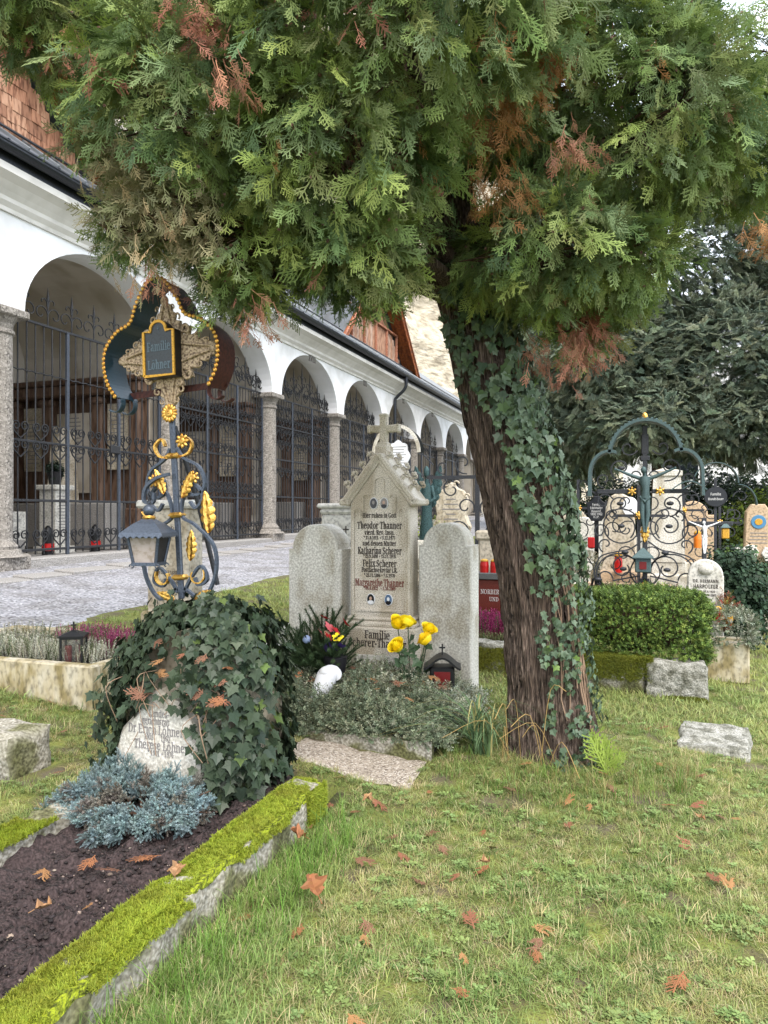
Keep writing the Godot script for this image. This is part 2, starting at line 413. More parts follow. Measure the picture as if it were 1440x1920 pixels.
	mat("pink_wax", Color(0.55, 0.33, 0.34), 0.5)
	mat("paper_white", Color(0.9, 0.9, 0.9), 0.7)
	mat("flower_white", Color(0.9, 0.88, 0.82), 0.6)
	mat("blue_glass", Color(0.62, 0.70, 0.86), 0.2)
	mat("rose_yellow", Color(1.0, 0.90, 0.12), 0.55)
	mat("rose_deep", Color(1.0, 0.84, 0.08), 0.55)
	mat("flower_red", Color(0.72, 0.12, 0.16), 0.55)
	mat("flower_pink", Color(0.85, 0.42, 0.45), 0.55)
	mat("flower_violet", Color(0.30, 0.22, 0.50), 0.6)
	mat("pot_dark", Color(0.10, 0.10, 0.12), 0.5)
	mat("moss_bed", Color(0.58, 0.63, 0.14), 1.0, 0, tex(89, 0.05, [[0.2, Color(0.5, 0.5, 0.35)], [0.6, Color(1, 1, 0.9)]], 256), V3(3, 3, 3), rough_h, 2.0, true)
	leafmat("leaf", 0.5, 0.62)
	leafmat("dry", 0.75, 0.4)
	leafmat("needle", 0.6, 0.5)
	leafmat("blade", 0.55, 0.66)
	leafmat("ivy", 0.36, 0.3)
	leafmat("petal", 0.6, 0.5)

# ---------------------------------------------------------------- the ground
func gh(x: float, z: float) -> float:
	var y := 0.0
	var k := [[-60.0, 0.62], [-8.6, 0.62], [-5.2, 0.40], [-3.4, 0.22], [-1.3, 0.10], [0.0, 0.03], [0.6, -0.03], [1.8, -0.16], [3.5, -0.2], [60.0, -0.2]]
	for j in k.size() - 1:
		if x <= k[j + 1][0]:
			y = lerpf(k[j][1], k[j + 1][1], clampf((x - k[j][0]) / (k[j + 1][0] - k[j][0]), 0, 1))
			break
	y += 0.017 * clampf(-z - 6.0, 0.0, 45.0) * (1.0 if x < 0.6 else 0.75)
	y -= 0.075 * smoothstep(-4.4, -3.3, z) * smoothstep(-1.9, -1.4, x) * smoothstep(0.9, -0.4, x)
	y += big_noise.get_noise_2d(x * 2.2, z * 2.2) * 0.025
	return y
func grid(xs: Array, zs: Array, lift: Callable) -> MB:
	var b := MB.new()
	for z in zs:
		for x in xs:
			var h: float = lift.call(x, z)
			var nn := Vector3(lift.call(x - 0.03, z) - lift.call(x + 0.03, z), 0.06, lift.call(x, z - 0.03) - lift.call(x, z + 0.03)).normalized()
			b.vert(Vector3(x, h, z), nn)
	var w := xs.size()
	for r in zs.size() - 1:
		for q in w - 1:
			var a := r * w + q
			b.i.append_array(PackedInt32Array([a, a + 1, a + w, a + 1, a + w + 1, a + w]))
	return b
func span(pts: Array) -> Array: # [[from, to, step], ...]
	var r := []
	for s in pts:
		var k := int(round((s[1] - s[0]) / s[2]))
		for j in k: r.append(lerpf(s[0], s[1], float(j) / k))
	r.append(pts[pts.size() - 1][1])
	return r
func sheet(x: float, z: float) -> float: # the lawn sheet dips under the soil plot
	return gh(x, z) - (0.14 if x > -2.46 and x < -1.5 and z > -3.55 else 0.0)
func build_ground() -> void:
	structure("ground", grid(span([[-160, -20, 20], [-20, -6, 1], [-6, 3.2, 0.1], [3.2, 10, 0.8], [10, 160, 25]]), span([[-220, -40, 20], [-40, -13, 1.5], [-13, -1, 0.1], [-1, 10, 1], [10, 60, 25]]), sheet), M.turf)
	structure("gravel_path", grid(span([[-8.5, -5.1, 0.17]]), span([[-60, -20, 2], [-20, 4, 0.25]]), func(x, z): return gh(x, z) + 0.012 - 0.05 * smoothstep(-5.35, -5.1, x + 0.2 * big_noise.get_noise_2d(z * 9, x * 9))), M.gravel)
	# stone drain strip along the arcade, stone by stone
	var d := structure("stone_gutter_strip", MB.new().box(V3(-7.72, -5, -20), V3(0.1, 0.1, 0.1)), M.step_stone)
	var z := -2.0
	while z > -36.0:
		var l := rf(0.7, 1.2)
		var s := MB.new().box(V3(-7.75 + rf(-0.015, 0.015), gh(-7.75, z - l / 2) + 0.005, z - l / 2), V3(0.36, 0.07, l - 0.02), Basis(Vector3.RIGHT, -0.017) * Basis(Vector3.BACK, -0.06), 0.012)
		part(d, "paving_stone", s, M.step_stone)
		z -= l

# ---------------------------------------------------------------- the arcade
const ZC := -8.19
const BAY := 4.06
const SPRING := 4.42
func zc(k: int) -> float: return ZC - BAY * k
func floor_y(k: int) -> float: return gh(-8.5, zc(k)) + 0.04
func arch_pt(k: int, t: float, a: float, b: float) -> Vector2: # (z, y), t 0..PI from the near side
	return Vector2(zc(k) - BAY * 0.5 + a * cos(t), SPRING + b * sin(t))
func build_arcade() -> Node3D:
	var A := thing("arcade", "long white arcade with stone columns, iron gated arches and a dark gutter", "building", V3(-8.5, 0, -20))
	var o := V3(8.5, 0, 20)
	var K0 := -2; var K1 := 11
	var w := MB.new()
	var topw := 6.12
	var N := 28
	for k in range(K0, K1):
		var a := BAY * 0.5 - 0.25; var b := 1.30
		for j in N:
			var p := arch_pt(k, PI * j / N, a, b); var q := arch_pt(k, PI * (j + 1) / N, a, b)
			for xx in [[-8.5, true], [-9.05, false]]:
				var c0 := V3(xx[0], p.y, p.x) + o; var c1 := V3(xx[0], q.y, q.x) + o
				var c2 := V3(xx[0], topw, q.x) + o; var c3 := V3(xx[0], topw, p.x) + o
				if xx[1]: w.quad(c0, c1, c2, c3)
				else: w.quad(c1, c0, c3, c2)
			w.quad(V3(-8.5, p.y, p.x) + o, V3(-9.05, p.y, p.x) + o, V3(-9.05, q.y, q.x) + o, V3(-8.5, q.y, q.x) + o)
	for k in range(K0, K1 + 1):
		w.box(V3(-8.775, (SPRING + topw) / 2, zc(k)) + o, V3(0.55, topw - SPRING, 0.5))
	part(A, "wall", w, M.plaster)
	# cornice: stepped profile run along z
	var prof := [V2(-8.5, 5.74), V2(-8.46, 5.74), V2(-8.46, 5.80), V2(-8.40, 5.86), V2(-8.40, 5.92), V2(-8.34, 5.98), V2(-8.24, 6.06), V2(-8.10, 6.12), V2(-8.10, 6.22), V2(-8.5, 6.22)]
	var cm := MB.new()
	for j in prof.size() - 1:
		cm.quad(V3(prof[j].x, prof[j].y, zc(K0)) + o, V3(prof[j].x, prof[j].y, zc(K1)) + o, V3(prof[j + 1].x, prof[j + 1].y, zc(K1)) + o, V3(prof[j + 1].x, prof[j + 1].y, zc(K0)) + o)
	part(A, "cornice", cm, M.moulding)
	# dark eaves board and half-round gutter
	var e := MB.new().box(V3(-8.16, 6.30, (zc(K0) + zc(K1)) / 2) + o, V3(0.05, 0.16, zc(K0) - zc(K1)))
	part(A, "eaves_board", e, M.gutter_metal)
	var gt := MB.new()
	for j in 8:
		var a0 := PI + PI * j / 8; var a1 := PI + PI * (j + 1) / 8
		for r in [0.095, 0.088]:
			var p0 := V3(-8.02 + r * cos(a0), 6.42 + r * sin(a0), 0) + o; var p1 := V3(-8.02 + r * cos(a1), 6.42 + r * sin(a1), 0) + o
			gt.quad(p0 + V3(0, 0, zc(K0)), p1 + V3(0, 0, zc(K0)), p1 + V3(0, 0, zc(K1)), p0 + V3(0, 0, zc(K1)))
	gt.tube([V3(-7.925, 6.42, zc(K0)) + o, V3(-7.925, 6.42, zc(K1)) + o], 0.012)
	var gpart := part(A, "gutter", gt, M.gutter_metal)
	for k in range(0, 44):
		part(gpart, "gutter_bracket", MB.new().box(V3(-8.02, 6.44, -4.0 - k * 0.9) + o, V3(0.22, 0.018, 0.03)), M.gutter_metal)
	# downpipe at the fifth column with a swan neck
	var zz := -25.3
	var dp := MB.new().tube(smooth2([V3(-8.02, 6.36, zz), V3(-8.02, 6.05, zz), V3(-8.12, 5.85, zz + 0.02), V3(-8.36, 5.62, zz + 0.05), V3(-8.42, 5.4, zz + 0.05), V3(-8.42, 4.0, zz + 0.05), V3(-8.42, 0.8, zz + 0.05)].map(func(p): return p + o), 4), 0.06, 8)
	part(A, "downpipe", dp, M.gutter_metal)
	# main roof: deck and standing seams
	var dir := V2(-cos(0.62), sin(0.62))
	var rf0 := MB.new()
	rf0.box(V3(-8.06 + dir.x * 3.2, 6.48 + dir.y * 3.2, (zc(K0) + zc(K1)) / 2) + o, V3(6.4, 0.08, zc(K0) - zc(K1)), Basis(Vector3.BACK, -0.62))
	var roof := part(A, "roof", rf0, M.lead_roof)
	var seam := MB.new().box(Vector3.ZERO, V3(6.4, 0.05, 0.03), Basis(), 0.008).mesh()
	for k in 80:
		var s := part(roof, "roof_seam", seam, M.zinc, V3(-8.06 + dir.x * 3.2, 6.48 + dir.y * 3.2, -2.0 - k * 0.55) + o + V3(sin(0.62), cos(0.62), 0) * 0.06)
		s.rotation.z = -0.62
	var snow := MB.new()
	for y in [0.6, 0.75]:
		snow.tube([V3(-8.06 + dir.x * y, 6.62 + dir.y * y, -3) + o, V3(-8.06 + dir.x * y, 6.62 + dir.y * y, -46) + o], 0.018, 5)
	part(roof, "snow_guard", snow, M.gutter_metal)
	# columns
	for k in range(-1, K1 + 1):
		var fy := floor_y(k)
		var c := part(A, "column", MB.new().lathe([V2(0.225, 0.34), V2(0.225, 0.36), V2(0.21, 0.42), V2(0.215, 1.6), V2(0.205, SPRING - fy - 0.36)], 20), M.conglomerate, V3(-8.76, fy, zc(k)) + o)
		var bs := MB.new().lathe([V2(0.0, -0.3), V2(0.44, -0.3), V2(0.44, 0.16), V2(0.40, 0.20)], 4, Vector3.ZERO, true)
		bs.lathe([V2(0.40, 0.16), V2(0.34, 0.19), V2(0.32, 0.25), V2(0.27, 0.27), V2(0.28, 0.31), V2(0.24, 0.36), V2(0.22, 0.38)], 20)
		part(c, "base", bs, M.conglomerate)
		var h := SPRING - fy
		var cp := MB.new().lathe([V2(0.205, h - 0.38), V2(0.235, h - 0.36), V2(0.235, h - 0.32), V2(0.21, h - 0.30), V2(0.215, h - 0.22), V2(0.27, h - 0.14), V2(0.29, h - 0.12)], 20)
		cp.box(V3(0, h - 0.065, 0), V3(0.62, 0.12, 0.62), Basis(), 0.02)
		part(c, "capital", cp, M.conglomerate)
	# chambers
	for k in range(K0 + 1, K1):
		var fy := floor_y(k)
		var zm := zc(k) - BAY / 2
		var ch := part(A, "chamber_floor", MB.new().box(V3(-10.6, fy + 0.0, zm) + o, V3(4.3, 0.16, BAY + 0.4)), M.step_stone)
		part(ch, "threshold", MB.new().box(V3(-8.72, fy + 0.02, zm) + o, V3(0.5, 0.2, BAY - 0.6), Basis(), 0.02), M.step_stone)
		part(A, "back_wall", MB.new().box(V3(-12.35, 3.4, zm) + o, V3(0.3, 6.2, BAY - 0.3)), M.vault)
		part(A, "partition_wall", MB.new().box(V3(-10.78, 3.4, zc(k)) + o, V3(3.4, 6.2, 0.3)), M.vault)
		var vt := MB.new()
		for j in 20:
			var p := arch_pt(k, PI * j / 20, 1.9, 1.5); var q := arch_pt(k, PI * (j + 1) / 20, 1.9, 1.5)
			vt.quad(V3(-9.05, p.y, p.x) + o, V3(-12.3, p.y, p.x) + o, V3(-12.3, q.y, q.x) + o, V3(-9.05, q.y, q.x) + o)
		part(A, "vault", vt, M.vault)
		if k >= 1 and k < 6:
			var lt := lettering(A, ["XVII", "XVIII", "XIX", "XX", "XXI"][k - 1], 0.22, M.letters_dark, V3(-8.497, 5.90 - 0.24, zm) + o, 0.8)
			lt.rotation.y = PI / 2
	return A
func V2(x, y) -> Vector2: return Vector2(x, y)

# dormer with a gable roof that looks towards +x; zn and zf are the near and far ends of its eaves
func dormer(label: String, zn: float, zf: float, base: float, xf: float, over: float, shingled: bool) -> void:
	var zm := (zn + zf) / 2; var hw := (zn - zf) / 2
	var D := thing("roof_dormer", label, "dormer", V3(xf, base, zm), 0, "wooden gabled dormers on the arcade roof")
	var rise := hw * 0.95
	var slope := atan2(rise, hw)
	var wall := MB.new()
	wall.add(MB.new().plate(PackedVector2Array([V2(-hw + 0.5, -0.2), V2(hw - 0.5, -0.2), V2(hw - 0.5, 0.1), V2(0, rise - 0.45), V2(-hw + 0.5, 0.1)]), -0.12, 0), Transform3D(Basis(Vector3.UP, PI / 2), V3(0, 0, 0)))
	var wp := part(D, "gable_wall", wall, M.shingle_b)
	if shingled:
		var sm := MB.new().box(V3(0.02, 0.14, 0), V3(0.03, 0.32, 0.175), Basis(Vector3.BACK, 0.05), 0.006).mesh()
		for r in 22:
			for q in range(-26, 27):
				var z := q * 0.185 + (0.09 if r % 2 else 0.0)
				var y := -0.1 + r * 0.19
				if y + 0.25 > rise - 0.5 - absf(z) * rise / hw + 0.3 or absf(z) > hw - 0.6: continue
				if zm + z > -6.5 or zm + z < -11.5: continue
				part(wp, "shingle", sm, [M.shingle_a, M.shingle_b, M.shingle_c][rng.randi() % 3], V3(rf(0, 0.012), y + rf(-0.012, 0.012), z))
	else:
		var z := -hw + 0.7
		while z < hw - 0.6:
			var hgt := minf(1.45, (hw - absf(z)) * rise / hw - 0.35)
			if hgt > 0.2:
				part(wp, "plank", MB.new().box(V3(0.05, hgt / 2 - 0.1, z), V3(0.04, hgt, 0.20), Basis(), 0.008), [M.plank_a, M.plank_b, M.shingle_c][rng.randi() % 3])
			z += 0.215
		part(wp, "handrail", MB.new().box(V3(0.1, 1.42, 0), V3(0.12, 0.07, hw * 1.35), Basis(), 0.01), M.rail_wood)
		for q in 5:
			part(wp, "rail_post", MB.new().box(V3(0.11, 0.6, -hw * 0.6 + q * hw * 0.3), V3(0.08, 1.6, 0.08), Basis(), 0.01), M.rail_wood)
	for s in [-1.0, 1.0]:
		var L := Vector2(hw, rise).length() + 0.25
		var bas := Basis(Vector3.RIGHT, s * slope)
		var mid := V3(0, rise / 2 - 0.05, s * (hw / 2 + 0.05))
		var rp := part(D, "roof_slope", MB.new().box(mid + V3(over / 2 - 2.0, 0.12, 0), V3(over + 4.0, 0.08, L), bas), M.lead_roof)
		# boards under the overhang
		for q in int(L / 0.16):
			part(rp, "soffit_board", MB.new().box(mid + V3(over / 2 + 0.02, 0.03, 0) + bas * V3(0, 0.0, -L / 2 + 0.1 + q * 0.16), V3(over + 0.05, 0.025, 0.15), bas, 0.006), M.soffit_wood)
		part(rp, "verge_board", MB.new().box(mid + V3(over + 0.06, 0.06, 0), V3(0.05, 0.24, L), bas, 0.01), M.soffit_wood)
		part(rp, "verge_trim", MB.new().box(mid + V3(over + 0.10, 0.17, 0), V3(0.06, 0.05, L), bas, 0.01), M.rail_wood)

# ---------------------------------------------------------------- wrought-iron gates
func curl_mesh(r: float, w := 0.022, th := 0.014) -> MB:
	# an S of two scrolls, height about 4 r
	var p := spiral(V2(r, r), r * 0.22, r, PI * 2.6, PI, 12)
	var q := spiral(V2(-r, -r), r, r * 0.22, 0.0, -PI * 1.6, 12)
	return MB.new().bar(p, w, th).bar(q, w, th).bar([V2(0, r), V2(0, -r)], w, th)
func heart_mesh(r: float, th := 0.014) -> MB:
	var b := MB.new()
	for s in [1.0, -1.0]:
		var p := spiral(V2(r * 0.95, r * 1.6), r * 0.2, r * 0.9, PI * 2.7, PI * 0.0, 16)
		p.append(V2(r * 1.4, r * 0.6)); p.append(V2(0, -r * 0.6))
		if s < 0: p = mirror(p)
		b.bar(p, 0.02, th)
	return b
func fleur_mesh(h: float) -> MB:
	var b := MB.new()
	b.tube([V3(0, 0, 0), V3(0, h * 0.62, 0), V3(0, h * 0.7, 0), V3(0, h, 0)], [0.012, 0.012, 0.024, 0.002], 5)
	for s in [1.0, -1.0]:
		var p := [V2(0.0, 0.02)] + spiral(V2(h * 0.24, h * 0.30), h * 0.24, h * 0.06, PI, -PI * 0.9, 14)
		var q := spiral(V2(h * 0.16, h * 0.60), h * 0.16, h * 0.03, PI * 1.2, -PI * 0.2, 10)
		b.bar(p if s > 0 else mirror(p), 0.018, 0.013)
		b.bar(q if s > 0 else mirror(q), 0.018, 0.011)
	return b
func gate(k: int, style: int, label: String) -> void:
	var fy := floor_y(k) + 0.12
	var G := thing("iron_gate", label, "gate", V3(-8.80, fy, zc(k) - BAY / 2), PI / 2, "wrought iron gates in the arches")
	# local x runs from the far (-) to the near (+) side after the turn: x local = -z world
	var hw := BAY / 2 - 0.24
	var top := SPRING - fy - 0.02
	var step: float = [0.165, 0.125, 0.14, 0.16, 0.2, 0.25, 0.3][mini(k, 6)] if k >= 0 else 0.2
	var nb := int(2 * hw / step)
	var barm := MB.new().tube([V3(0, 0.03, 0), V3(0, top, 0)], 0.0125, 6, false).mesh()
	for j in nb + 1:
		part(G, "bar", barm, M.gate_iron, V3(-hw + 2 * hw * j / nb, 0, 0))
	for x in [-hw, -0.62, 0.62, hw]:
		part(G, "post", MB.new().box(V3(x, top / 2, 0.01), V3(0.055, top, 0.05), Basis(), 0.006), M.gate_post_iron)
	var levels := [0.10, 0.86, 1.76, top] if style == 0 else [0.1, 0.95, 1.9, 2.75, top]
	for y in levels:
		part(G, "rail", MB.new().box(V3(0, y, 0.012), V3(2 * hw, 0.04, 0.028), Basis(), 0.005), M.gate_iron)
	if style == 0:
		var wave := []
		for j in 60: wave.append(V3(-hw + 2 * hw * j / 59, 2.82 + 0.008 * sin(j * 2.0), 0.02))
		part(G, "twisted_rod", MB.new().tube(wave, 0.011, 5), M.gate_iron)
		part(G, "lock_case", MB.new().box(V3(0.5, 1.78, 0.03), V3(0.24, 0.14, 0.05), Basis(), 0.01), M.gate_iron)
		var fm := fleur_mesh(0.62).mesh()
		for j in 7: part(G, "finial", fm, M.gate_iron, V3(-hw + 0.25 + j * (2 * hw - 0.5) / 6, top, 0))
		var cm := heart_mesh(0.085).mesh()
		for j in 9:
			part(G, "scroll", cm, M.gate_iron, V3(-hw + 0.2 + j * (2 * hw - 0.4) / 8, 1.56, 0.02))
			part(G, "scroll", cm, M.gate_iron, V3(-hw + 0.2 + j * (2 * hw - 0.4) / 8, 1.84, 0.02))
			part(G, "scroll", cm, M.gate_iron, V3(-hw + 0.2 + j * (2 * hw - 0.4) / 8, 0.20, 0.02))
	else:
		var r := 0.085 if k < 3 else 0.12
		var hm := heart_mesh(r).mesh()
		var sm := curl_mesh(r).mesh()
		var rows := [0.2, 0.98, 1.10, 1.62, 1.94, 2.45, 2.78] if k < 2 else [0.2, 1.5, 2.2, 2.5, 2.8, 3.1]
		if k > 3: rows = [0.2, 1.7, 2.8]
		for y in rows:
			var m := int(2 * hw / (r * 4.2))
			for j in m: part(G, "scroll", hm if y != 1.62 else sm, M.gate_iron, V3(-hw + hw / m + j * 2 * hw / m, y, 0.02))
		# lunette of scrolls rising to a point
		var nx := 7 if k < 4 else 5
		for j in nx:
			var x := -hw + 0.28 + j * (2 * hw - 0.56) / (nx - 1)
			var hh := 1.16 - absf(x) / hw * 0.72
			part(G, "finial", fleur_mesh(hh), M.gate_iron, V3(x, top, 0))
			if k < 4:
				part(G, "scroll", curl_mesh(0.09), M.gate_iron, V3(x, top + hh * 0.42, 0.012))
				part(G, "scroll", hm, M.gate_iron, V3(x + 0.2, top + 0.14, 0.012))

# ---------------------------------------------------------------- plant pieces (grow along +y, face +z)
func rib(b: MB, p0: Vector3, p1: Vector3, w0: float, w1: float, nz := Vector3.BACK) -> void:
	var s := (p1 - p0).cross(nz).normalized()
	b.quad(p0 - s * w0 * 0.5, p0 + s * w0 * 0.5, p1 + s * w1 * 0.5, p1 - s * w1 * 0.5)
func spray_mesh(sd: int, size := 0.17, wide := 0.0042, gaps := 0.12) -> ArrayMesh:
	var r := RandomNumberGenerator.new(); r.seed = sd
	var b := MB.new()
	var axis := []
	var bend := r.randf_range(-0.18, 0.18)
	for j in 9:
		var t := j / 8.0
		axis.append(V3(bend * t * t * size, t * size, -0.16 * t * t * size))
	for j in 8: rib(b, axis[j], axis[j + 1], wide * 1.1, wide)
	for j in range(1, 9):
		for s in [-1.0, 1.0]:
			if r.randf() < gaps: continue
			var t := j / 8.0
			var L: float = size * (0.62 - 0.40 * t) * r.randf_range(0.75, 1.1) * (0.7 if j == 1 else 1.0)
			var a: float = s * r.randf_range(0.62, 0.85)
			var p: Vector3 = axis[j]
			var d := Vector3(sin(a), cos(a), -0.12)
			var sh: float = r.randf_range(0.85, 1.15)
			b.col = Color(sh, sh, sh)
			var m := 3
			for q in m:
				var d2 := d.rotated(Vector3.BACK, s * 0.10 * q)
				var p2 := p + d2 * L / m
				rib(b, p, p2, wide, wide * (0.7 if q == m - 1 else 1.0))
				if (q > 0 or L > size * 0.25) and r.randf() > gaps:
					for s2 in [-1.0, 1.0]:
						var l2: float = L * (0.40 - 0.08 * q) * r.randf_range(0.7, 1.15)
						var d3 := d2.rotated(Vector3.BACK, s2 * r.randf_range(0.55, 0.8)) + Vector3(0, 0, r.randf_range(-0.2, 0.1))
						rib(b, p2 - d2 * L / m * 0.4, p2 - d2 * L / m * 0.4 + d3 * l2, wide * 0.95, wide * 0.55)
				p = p2
	return b.mesh()
func grass_mesh(sd: int, blades: int, h: float, w: float, spread: float, lean: float) -> ArrayMesh:
	var r := RandomNumberGenerator.new(); r.seed = sd
	var b := MB.new()
	for k in blades:
		var a := r.randf() * TAU
		var d := Vector3(cos(a), 0, sin(a))
		var o := Vector3(r.randf_range(-1, 1), 0, r.randf_range(-1, 1)) * spread
		var hh := h * r.randf_range(0.45, 1.1); var ln := lean * r.randf_range(0.2, 1.2)
		var sh := r.randf_range(0.75, 1.2)
		b.col = Color(sh * r.randf_range(0.9, 1.2), sh, sh * 0.9)
		var p := o; var face := d.rotated(Vector3.UP, r.randf_range(-0.6, 0.6))
		var side := Vector3.UP.cross(face).normalized()
		var ww := w * r.randf_range(0.7, 1.2)
		for q in 3:
			var t := (q + 1) / 3.0
			var p2 := o + d * ln * hh * t * t + Vector3(0, hh * (t - 0.32 * ln * t * t), 0)
			var w0 := ww * (1.0 - q * 0.18); var w1 := ww * (0.82 - q * 0.18) if q < 2 else 0.0004
			b.quad(p - side * w0 / 2, p + side * w0 / 2, p2 + side * w1 / 2, p2 - side * w1 / 2)
			p = p2
	return b.mesh()
func clover_mesh(sd: int) -> ArrayMesh:
	var r := RandomNumberGenerator.new(); r.seed = sd
	var b := MB.new()
	for k in 5:
		var a := r.randf() * TAU
		var o := Vector3(cos(a), 0, sin(a)) * r.randf_range(0.0, 0.035)
		var h := r.randf_range(0.015, 0.04)
		var top := o + Vector3(r.randf_range(-0.01, 0.01), h, r.randf_range(-0.01, 0.01))
		b.col = Color(0.8, 0.9, 0.8)
		rib(b, o, top, 0.002, 0.0015)
		var tilt := Basis(Vector3(r.randf_range(-1, 1), 0, r.randf_range(-1, 1)).normalized(), r.randf_range(0, 0.5))
		for q in 3:
			var sh := r.randf_range(0.85, 1.15); b.col = Color(sh, sh, sh)
			var aa := TAU * q / 3.0 + a
			var d := tilt * Vector3(cos(aa), 0.15, sin(aa)); var s := tilt * Vector3(-sin(aa), 0, cos(aa))
			var l := r.randf_range(0.010, 0.015)
			b.quad(top, top + d * l * 0.7 - s * l * 0.5, top + d * l * 1.2, top + d * l * 0.7 + s * l * 0.5)
	return b.mesh()
# a twig with small pointed leaves all round
func leafy_mesh(sd: int, size: float, leaf: float, count: int, wide := 0.5, up := 0.6) -> ArrayMesh:
	var r := RandomNumberGenerator.new(); r.seed = sd
	var b := MB.new()
	b.col = Color(0.6, 0.5, 0.4)
	rib(b, Vector3.ZERO, V3(0, size, 0), leaf * 0.16, leaf * 0.08)
	for k in count:
		var t := (k + 0.6) / count
		var a := k * 2.4 + r.randf_range(-0.4, 0.4)
		var o := Vector3(0, size * t, 0)
		var d := Vector3(cos(a), up * r.randf_range(0.5, 1.4), sin(a)).normalized()
		var s := d.cross(Vector3.UP).normalized().rotated(d, r.randf_range(-0.5, 0.5))
		var nn := s.cross(d)
		var l := leaf * r.randf_range(0.7, 1.15)
		var sh := r.randf_range(0.75, 1.25); b.col = Color(sh, sh, sh)
		b.quad(o, o + d * l * 0.55 - s * l * wide * 0.5 + nn * l * 0.08, o + d * l, o + d * l * 0.55 + s * l * wide * 0.5 + nn * l * 0.08)
	return b.mesh()
# juniper / fir twig: needles round a stem
func needle_mesh(sd: int, size: float, needle: float, count: int, wide: float, flat := false, forks := 0) -> ArrayMesh:
	var r := RandomNumberGenerator.new(); r.seed = sd
	var b := MB.new()
	var stems := [[Vector3.ZERO, Vector3.UP, size]]
	for f in forks:
		var a := r.randf() * TAU if not flat else (0.0 if f % 2 else PI)
		stems.append([V3(0, size * (0.2 + 0.6 * f / forks), 0), Vector3(cos(a) * 0.8, 1, sin(a) * (0.8 if not flat else 0.1)).normalized(), size * r.randf_range(0.4, 0.65)])
	for st in stems:
		b.col = Color(0.5, 0.42, 0.36)
		rib(b, st[0], st[0] + st[1] * st[2], wide * 1.2, wide * 0.6)
		var m := int(count * st[2] / size)
		for k in m:
			var t := (k + 0.5) / m
			var a := k * 2.4
			if flat: a = (0.0 if k % 2 else PI) + r.randf_range(-0.5, 0.5)
			var x: Vector3 = st[1].cross(Vector3.BACK).normalized(); var z: Vector3 = x.cross(st[1])
			var d: Vector3 = (x * cos(a) + z * sin(a) + st[1] * r.randf_range(0.7, 1.3)).normalized()
			var o: Vector3 = st[0] + st[1] * st[2] * t
			var sh := r.randf_range(0.8, 1.2); b.col = Color(sh, sh, sh)
			var s := d.cross(st[1]).normalized() * wide * 0.5
			var l := needle * r.randf_range(0.7, 1.1)
			b.tri(o - s, o + s, o + d * l)
	return b.mesh()
func ivy_leaf_mesh(sd: int, s: float, pale: float) -> ArrayMesh:
	var r := RandomNumberGenerator.new(); r.seed = sd
	# outline of a five-lobed leaf, stalk at the origin, tip along +y
	var o := [V2(0.0, 0.05), V2(0.16, -0.10), V2(0.42, -0.02), V2(0.40, 0.20), V2(0.62, 0.44), V2(0.34, 0.52), V2(0.20, 0.70), V2(0.0, 1.05), V2(-0.20, 0.70), V2(-0.34, 0.52), V2(-0.62, 0.44), V2(-0.40, 0.20), V2(-0.42, -0.02), V2(-0.16, -0.10)]
	var b := MB.new()
	var bendy := r.randf_range(-0.35, 0.1); var fold := r.randf_range(0.1, 0.35)
	var f := func(p: Vector2) -> Vector3: return Vector3(p.x, p.y, fold * absf(p.x) + bendy * p.y * p.y) * s
	var c: Vector3 = f.call(V2(0, 0.28))
	var tips := [4, 7, 10, 2, 12]
	for k in o.size():
		var p: Vector2 = o[k] * r.randf_range(0.94, 1.06); var q: Vector2 = o[(k + 1) % o.size()]
		var sh := r.randf_range(0.92, 1.08); b.col = Color(sh, sh, sh)
		b.tri(c, f.call(p), f.call(q))
	b.col = Color(1.0 + pale, 1.0 + pale * 0.9, 1.0 + pale * 0.7)
	for k in tips:
		var p: Vector3 = f.call(o[k] * 0.86); var d := (p - c).normalized(); var sd2 := d.cross(Vector3.BACK).normalized() * s * 0.022
		var lift := V3(0, 0, 0.012 * s)
		b.tri(c - sd2 + lift, c + sd2 + lift, p + lift)
	b.col = Color(1.3, 1.1, 0.7)
	b.quad(V3(-0.02, 0.3, 0.0) * s, V3(0.02, 0.3, 0.0) * s, V3(0.02, -0.5, -0.22) * s, V3(-0.02, -0.5, -0.22) * s)
	return b.mesh()

